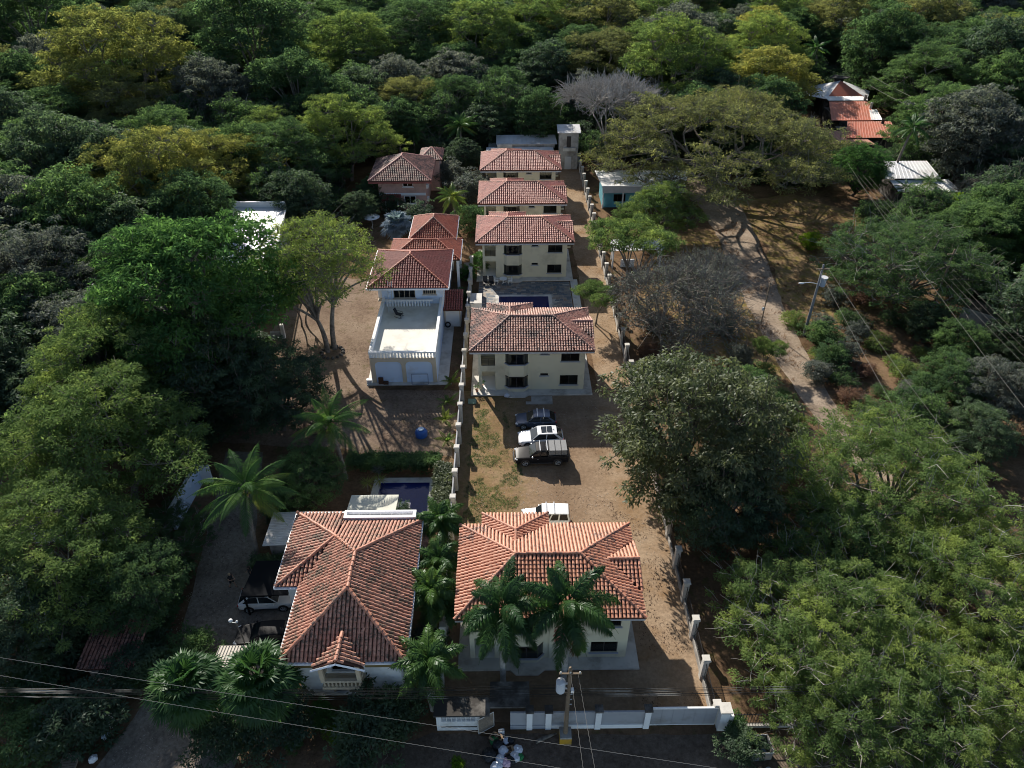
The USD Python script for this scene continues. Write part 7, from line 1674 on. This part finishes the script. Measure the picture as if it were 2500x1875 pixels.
T("forest_round_green", "tall green tree left of the great one at the upper right", 1900, 110, 75, "broadleaf_tree", zf=1.2)
T("forest_round", "dark tree right of the great green one at the upper right", 2140, 150, 85, "broadleaf_tree", zf=1.2)
T("forest_round_dusty", "round dusty green tree at the right edge above the grey roofed house", 2105, 300, 100, "broadleaf_tree")
T("broadleaf_bright", "dense dark green broad-leaved tree between rust red and white roofs", 1858, 365, 62, "broadleaf_tree")
T("acacia_green", "wide flat green tree with dark forked trunk right of the tall grey pole", 1960, 545, 165, "spreading_tree", rz=1.0)
T("layered_green", "bright green crown at the right edge above the spreading tree", 2120, 490, 100, "layered_tree")
T("bush_lime", "lime yellow tree top by the grey roofed house", 2090, 452, 48, "small_tree")
T("sparse_tree", "bare brown shrub tree by the small red hut", 2140, 415, 65, "bare_tree")
T("broadleaf_green", "green tree at the right edge beneath the thin wires", 2195, 660, 50, "broadleaf_tree")
T("broadleaf_dusty", "dusty tree at the right edge, level with the stained roof", 2150, 850, 85, "broadleaf_tree")
T("broadleaf_green", "rounded tree left of the dusty one, beyond the two long wires", 2050, 830, 75, "broadleaf_tree")
T("broadleaf_dark", "dark low tree behind the upright pale wall panel", 2190, 740, 60, "broadleaf_tree")
T("slender_tree", "spindly yellow green sapling beside the track", 1662, 745, 36, "sapling")
T("broadleaf_green", "garden tree with deep green leaves left of the hedged pool", 665, 1035, 75, "garden_tree", cat="tree")
T("bush_bright", "pale leafed bush in front of the porch of the poolside house", 1040, 560, 22, "bush", "bush")
T("broadleaf_dark", "dark tree in the yard's far corner beside the pink house", 775, 450, 40, "garden_tree")
T("broadleaf_green", "green tree with dense leaves left of the pink house wall", 805, 415, 36, "garden_tree")
T("bush_dusty", "pale flowering shrub behind the yellowing palm", 965, 375, 34, "flowering_shrub", "shrub")
T("bush_dusty", "grey green shrub between yellowing palm and cream houses", 1015, 405, 40, "shrub", "shrub"); T("garden_bush", "leafy green shrub right of the yellowing palm's trunk", 1020, 470, 36, "shrub", "shrub")
T("bush_bright", "bright shrub between the annex gutter and the poolside house", 1010, 590, 20, "shrub", "shrub"); T("garden_bush", "dark round bush by the white porch post", 994, 640, 18, "shrub", "shrub")
T("broadleaf_dark", "dark tree behind the yellowing palm, beside the farthest cream house", 1000, 335, 40, "garden_tree")
T("bush_dark", "dark bush under the pink house's lower window", 905, 470, 36, "shrub", "shrub"); T("bush_dark", "dark bush between pink house and silver palm", 850, 440, 26, "shrub", "shrub")
for kd, dx, dy, hw, lab in (("broadleaf_green", 2075, 745, 60, "rounded green tree just left of the pale askew wall panel"), ("broadleaf_dark", 2010, 700, 50, "dark tree at the foot of the thin wooden pole"), ("forest_loose", 1975, 900, 60, "loose green tree above the acacia crowns, between the two long wires"), ("broadleaf_dark", 2110, 940, 75, "dark tree at the right edge, just above the acacias"),
                            ("garden_bush", 1772, 720, 34, "green bush at the foot of the tall grey pole, right side"), ("garden_bush", 1800, 770, 34, "green bush right of the track, below the grey pole"), ("bush_dusty", 1765, 800, 28, "dusty bush on the track's right bank"), ("bush_lime", 1750, 520, 24, "yellow green bush in the middle of the dry field")):
    T(kd, lab, dx, dy, hw, "tree" if "tree" in lab.split(" at ")[0].split(" just")[0] else "bush", "tree" if "tree" in lab.split(" at ")[0].split(" just")[0] else "bush")
T("broadleaf_dark", "dark leaved tree overhanging the ribbed shed roof beside the villa", 602, 1098, 38, "broadleaf_tree", rz=1.0)
# hedges: one clipped mass each
def hedge(label, x0, x1, y0, y1, h, leaf, seed, n):
    g = np.random.default_rng(seed); t = thing("hedge", label, "hedge")
    c = np.column_stack([g.uniform(x0, x1, n), g.uniform(y0, y1, n), h * g.random(n) ** 0.4])
    part("leaves", sprays(c, 0.32, 26, 0.24, 0.11, g, 0.2), LEAF[leaf], t)
    st = MB()
    for k in range(int((x1 - x0 + y1 - y0) / 0.6)):
        xx, yy = g.uniform(x0 + .2, x1 - .2), g.uniform(y0 + .1, y1 - .1); st.tube([(xx, yy, 0), (xx + .1, yy, h * 0.8)], 0.03, 4)
    part("stems", st.get(), BARK_DARK, t)
hedge("thick green hedge on the far side of the left pool", -15.6, -6.7, 52.4, 53.9, 1.8, "green", 1, 560)
hedge("glossy hedge with reddish tips between left pool and boundary wall", -6.9, -5.5, 45.8, 52.2, 1.9, "mango", 2, 420)
hedge("ivy hedge along the lane's shed and carport", -21.6, -17.6, 40.4, 41.3, 1.5, "dark", 3, 240)
hedge("overgrown dark hedge on the lane's left edge", -28.4, -26.6, 29.5, 41.0, 1.7, "green", 4, 420)
for k, (x_, y_, lab) in enumerate(((-12.6, 52.0, "spiky pale plant at the far left corner of the hedged pool"), (-13.4, 50.2, "spiky yellowish plant left of the hedged pool's edge"), (-12.3, 50.6, "smaller spiky plant nearest the hedged pool's water"))):
    t = thing("spiky_plant", lab, "plant", (x_, y_, 0)); g = np.random.default_rng(k)
    part("stem", MB().tube([(0, 0, 0), (0.05, 0, 1.1)], 0.05, 6).get(), PALM_TRUNK, t); part("leaves", sprays(np.array([[0.05, 0, 1.2]]), 0.12, 70, 0.75, 0.06, g, -0.05), LEAF["yellow" if k else "dusty"], t)
plant("bush_dark", "bush", "dark rounded bush by the canopy's right edge at the pool", "bush", 0, 0, foot=(-9.7, 46.3), s=0.7)
for k, (dx, dy, hw, kd, lab) in enumerate(((950, 1178, 24, "garden_bush", "green shrub under the farthest feathery palms of the alley"), (935, 1330, 26, "garden_bush", "green shrub under the middle feathery palms of the alley"), (915, 1372, 22, "bush_dusty", "pale leafed shrub beside the villa's right wall, by the nearest feathery palm"), (958, 1250, 20, "bush_dark", "dark shrub by the boundary wall in the feathery palm alley"), (945, 1390, 24, "bush_dark", "dark shrub behind the nearest feathery palm"))):
    T(kd, lab, dx, dy, hw, "shrub", "shrub")
# lower left garden and street edge
for kd, dx, dy, hw, lab in (("garden_bush", 200, 1320, 60, "glossy sunlit bush left of the leaning trunks"), ("bush_dark", 120, 1400, 70, "dark bush at the left edge under the acacia"), ("garden_bush", 60, 1480, 60, "bush holding the white bags at the left edge"), ("bush_dark", 300, 1430, 55, "dark creeper bush below the tile-roofed hut"),
                            ("bush_bright", 690, 1545, 30, "bright lime sprig on the dark street bank, upper one"), ("bush_lime", 728, 1585, 22, "lime yellow sprig on the street bank right of the upper one"), ("bush_bright", 635, 1605, 18, "small green sprig on the street bank, lowest on the left"), ("bush_dark", 600, 1560, 70, "dark weed clump on the street bank left of the sprigs"), ("bush_dark", 800, 1580, 75, "dark weed clump between lime sprigs and mailbox wall"),
                            ("bush_dark", 480, 1590, 60, "dark shrub below the darker fan palm"), ("bush_bright", 1590, 1560, 22, "bright leafed sapling right of the gate's end pillar"), ("garden_bush", 60, 1590, 65, "shrub with red flowers at the lower left corner"), ("bush_dark", 180, 1540, 75, "black green shrub mass below the cables at left"), ("bush_dark", 860, 1540, 50, "weed clump against the mailbox wall's left end"), ("bush_lime", 990, 1652, 14, "pale green weed sprig at the bottom edge near the pile"),
                            ("garden_bush", 420, 1400, 45, "reddish green shrub at the lamp post's foot"), ("bush_dark", 1600, 1610, 40, "low weeds round the rubbish crate")):
    T(kd, lab, dx, dy, hw, "shrub", "shrub")
t = thing("red_flowers", "small red flower heads on the shrub at the lower left corner", "flowers", (*at(60, 1590, 1.3), 0)); part("petals", sprays(np.random.default_rng(8).normal(0, 0.7, (9, 3)) * [1, 0.8, 0.3] + [0, 0, 1.9], 0.12, 16, 0.14, 0.1, np.random.default_rng(9)), leafmat("red_petals", (0.35, 0.02, 0.02), (0.5, 0.03, 0.03), (0.55, 0.08, 0.05)), t)
# scrub on the right, beside the track
rs = random.Random(12)
SCR = [(1700, 660), (1720, 620), (1690, 560), (1740, 560), (1780, 540), (1760, 500), (1720, 500), (1660, 560), (1810, 640), (1790, 700), (1830, 760), (1860, 800), (1800, 790), (1900, 840), (1930, 780), (1960, 850), (1840, 850), (1990, 760), (2040, 720), (1750, 640), (1770, 770), (1880, 880), (1980, 700), (2020, 800), (1720, 690), (1650, 800), (1700, 860), (1720, 910), (1600, 760), (1450, 760), (1400, 760), (1640, 830), (1780, 470), (1840, 560), (1870, 640), (1830, 690), (2080, 870), (2000, 880), (1900, 730), (1850, 720), (1870, 700), (1930, 690), (1960, 800), (1820, 820), (1410, 700), (1385, 800), (1420, 690), (1560, 700), (1340, 600), (1350, 640)]
for k, (dx, dy) in enumerate(SCR):
    near_track = dx < 1760
    if dx < 1800 and dy < 680: continue
    kd = rs.choice(["scrub_bush", "scrub_dry", "scrub_green", "bush_dusty"] if dx > 1780 else ["scrub_bush", "scrub_dry", "scrub_bush", "bush_dusty"])
    lab = "low scrubby bush on the rough ground right of the dusty track" if dx > 1690 else "low dry bush on the ground between driveway wall and dusty track"
    T(kd, lab, dx + rs.uniform(-8, 8), dy + rs.uniform(-6, 6), rs.uniform(18, 36), "scrub_bush", "bush", group="scrub right of the track" if dx > 1690 else "scrub between wall and track")

# ---------------------------------------------------------------- forest
BLOCK = [(-24, -4, 104, 133), (-5, 15, 114, 143), (14, 33, 93, 124), (-44, -28, 76, 107), (60, 86, 139, 178), (61, 79, 108, 127), (-30, 16, 20, 104), (14, 62, 20, 122), (26, 62, 100, 140), (32, 53, 66, 126)]
SIGHT = [((-17.3, 120, 3), 9), ((2.4, 120, 4), 10), ((11.6, 136, 5), 5), ((3, 138, 3), 9), ((73, 157, 3), 10), ((70, 146, 2), 9), ((75, 170, 4), 9), ((69, 120, 3), 8), ((22, 120, 3), 9), ((-35, 92, 5), 9), ((84, 203, 8), 6), ((-9, 144, 6), 5), ((16.5, 160, 8), 9), ((60.4, 84, 2), 6), ((70, 98, 3), 6)]


def hides(x, y, rr, hh):
    for (tx, ty, tz), tr in SIGHT:
        # the line from the camera to the target, at the tree's distance
        f = y / ty
        if f < 1.0 and abs(tx * f - x) < rr + tr * f * 0.8 and CAM_H + (tz - CAM_H) * f < hh + 1.0:
            return True
    return False


rf = random.Random(2024)
KINDS = [("forest_grand", 0.14, "olive spreading tree"), ("grand_grey", 0.12, "grey olive spreading tree"), ("grand_green", 0.16, "green spreading tree"), ("forest_layered", 0.14, "dark layered tree"), ("forest_round", 0.16, "dark dense tree"), ("forest_round_dusty", 0.05, "dusty green dense tree"), ("forest_round_green", 0.13, "green dense tree"), ("forest_loose", 0.06, "loose green tree"), ("forest_loose_dark", 0.06, "loose dark tree")]


def zone_name(x, y):
    side = "behind the pink house and warehouse" if x < -30 else ("behind the row of cream houses" if x < 45 else "round the rust red roofs and beyond")
    return side if y < 215 else {"behind the pink house and warehouse": "on the far left of the forest's upper edge", "behind the row of cream houses": "along the middle of the forest's upper edge", "round the rust red roofs and beyond": "on the far right of the forest's upper edge"}[side]


far = []
count = 0
tries = 0
while tries < 14000:
    tries += 1
    y = 58 + 362 * min(1.0, tries / 9000.0) * rf.uniform(0.75, 1.0) if tries < 9000 else rf.uniform(58, 420); x = rf.uniform(-1, 1) * (24 + 0.80 * y)
    kd, _, words_ = KINDS[min(len(KINDS) - 1, int(np.searchsorted(np.cumsum([k[1] for k in KINDS]), rf.random())))]
    R, H, zc = INFO[kd]; s = rf.uniform(0.55, 0.95) if R > 10 else rf.uniform(0.8, 1.3)
    if any(a < x < b and c < y < d for a, b, c, d in BLOCK) or (y < 140 and abs(x) < 30):
        continue
    rr = R * s
    if any((px - x) ** 2 + (py - y) ** 2 < (0.47 * (pr + rr)) ** 2 for px, py, pr in PLANTED):
        continue
    if hides(x, y, rr * 0.9, H * s):
        continue
    PLANTED.append((x, y, rr))
    if y > 300 or count >= 300 or abs(x) > 0.74 * (0.8 * y + 31):
        far.append((kd, x, y, s, rf.uniform(0, 6.28)))
        continue
    zl = zone_name(x, y)
    copy_of(stage.GetPrimAtPath("/class_" + kd), "forest_tree", f"{words_} in the forest {zl}", "tree", (x, y, ground_z(y) - 0.1), rf.uniform(0, 6.28), f"forest {zl}: {words_}s", (s, s, s * rf.uniform(0.9, 1.2)))
    count += 1
print("forest trees", count, "far", len(far))
def scatter(name, label, items, group=None):
    """One mass of plants nobody could count."""
    pi = UsdGeom.PointInstancer.Define(stage, new_path(name))
    tag(pi, label, "forest" if name == "far_forest" else "undergrowth", None, "stuff")
    kinds = sorted({i[0] for i in items}); targets = []
    for k in kinds:
        x = UsdGeom.Xform.Define(stage, f"{pi.GetPath()}/{k}"); x.GetPrim().GetReferences().AddInternalReference(f"/class_{k}"); targets.append(x.GetPath())
    pi.CreatePrototypesRel().SetTargets(targets)
    pi.CreateProtoIndicesAttr([kinds.index(i[0]) for i in items])
    pi.CreatePositionsAttr([Gf.Vec3f(i[1], i[2], float(ground_z(i[2])) - 0.1) for i in items])
    pi.CreateOrientationsAttr([Gf.Quath(math.cos(i[4] / 2), 0, 0, math.sin(i[4] / 2)) for i in items])
    pi.CreateScalesAttr([Gf.Vec3f(i[3], i[3], i[3]) for i in items])
scatter("far_forest", "far-off forest closing the view along the top", far)
under = []
for _ in range(4200):
    y = rf.uniform(56, 300); x = rf.uniform(-1, 1) * (22 + 0.72 * y)
    if any(a < x < b and c < y < d for a, b, c, d in BLOCK[:6]) or (abs(x) < 31 and y < 106) or (14 < x < 60 and y < 124) or (y < 139 and -30 < x < 34):
        continue
    s = rf.uniform(0.8, 2.2)
    if hides(x, y, 1.5 * s, 2.2 * s): continue
    under.append((rf.choice(["garden_bush", "bush_dark", "bush_dark", "scrub_green"]), x, y, s, rf.uniform(0, 6.28)))
scatter("undergrowth", "dark undergrowth filling the forest floor", under)
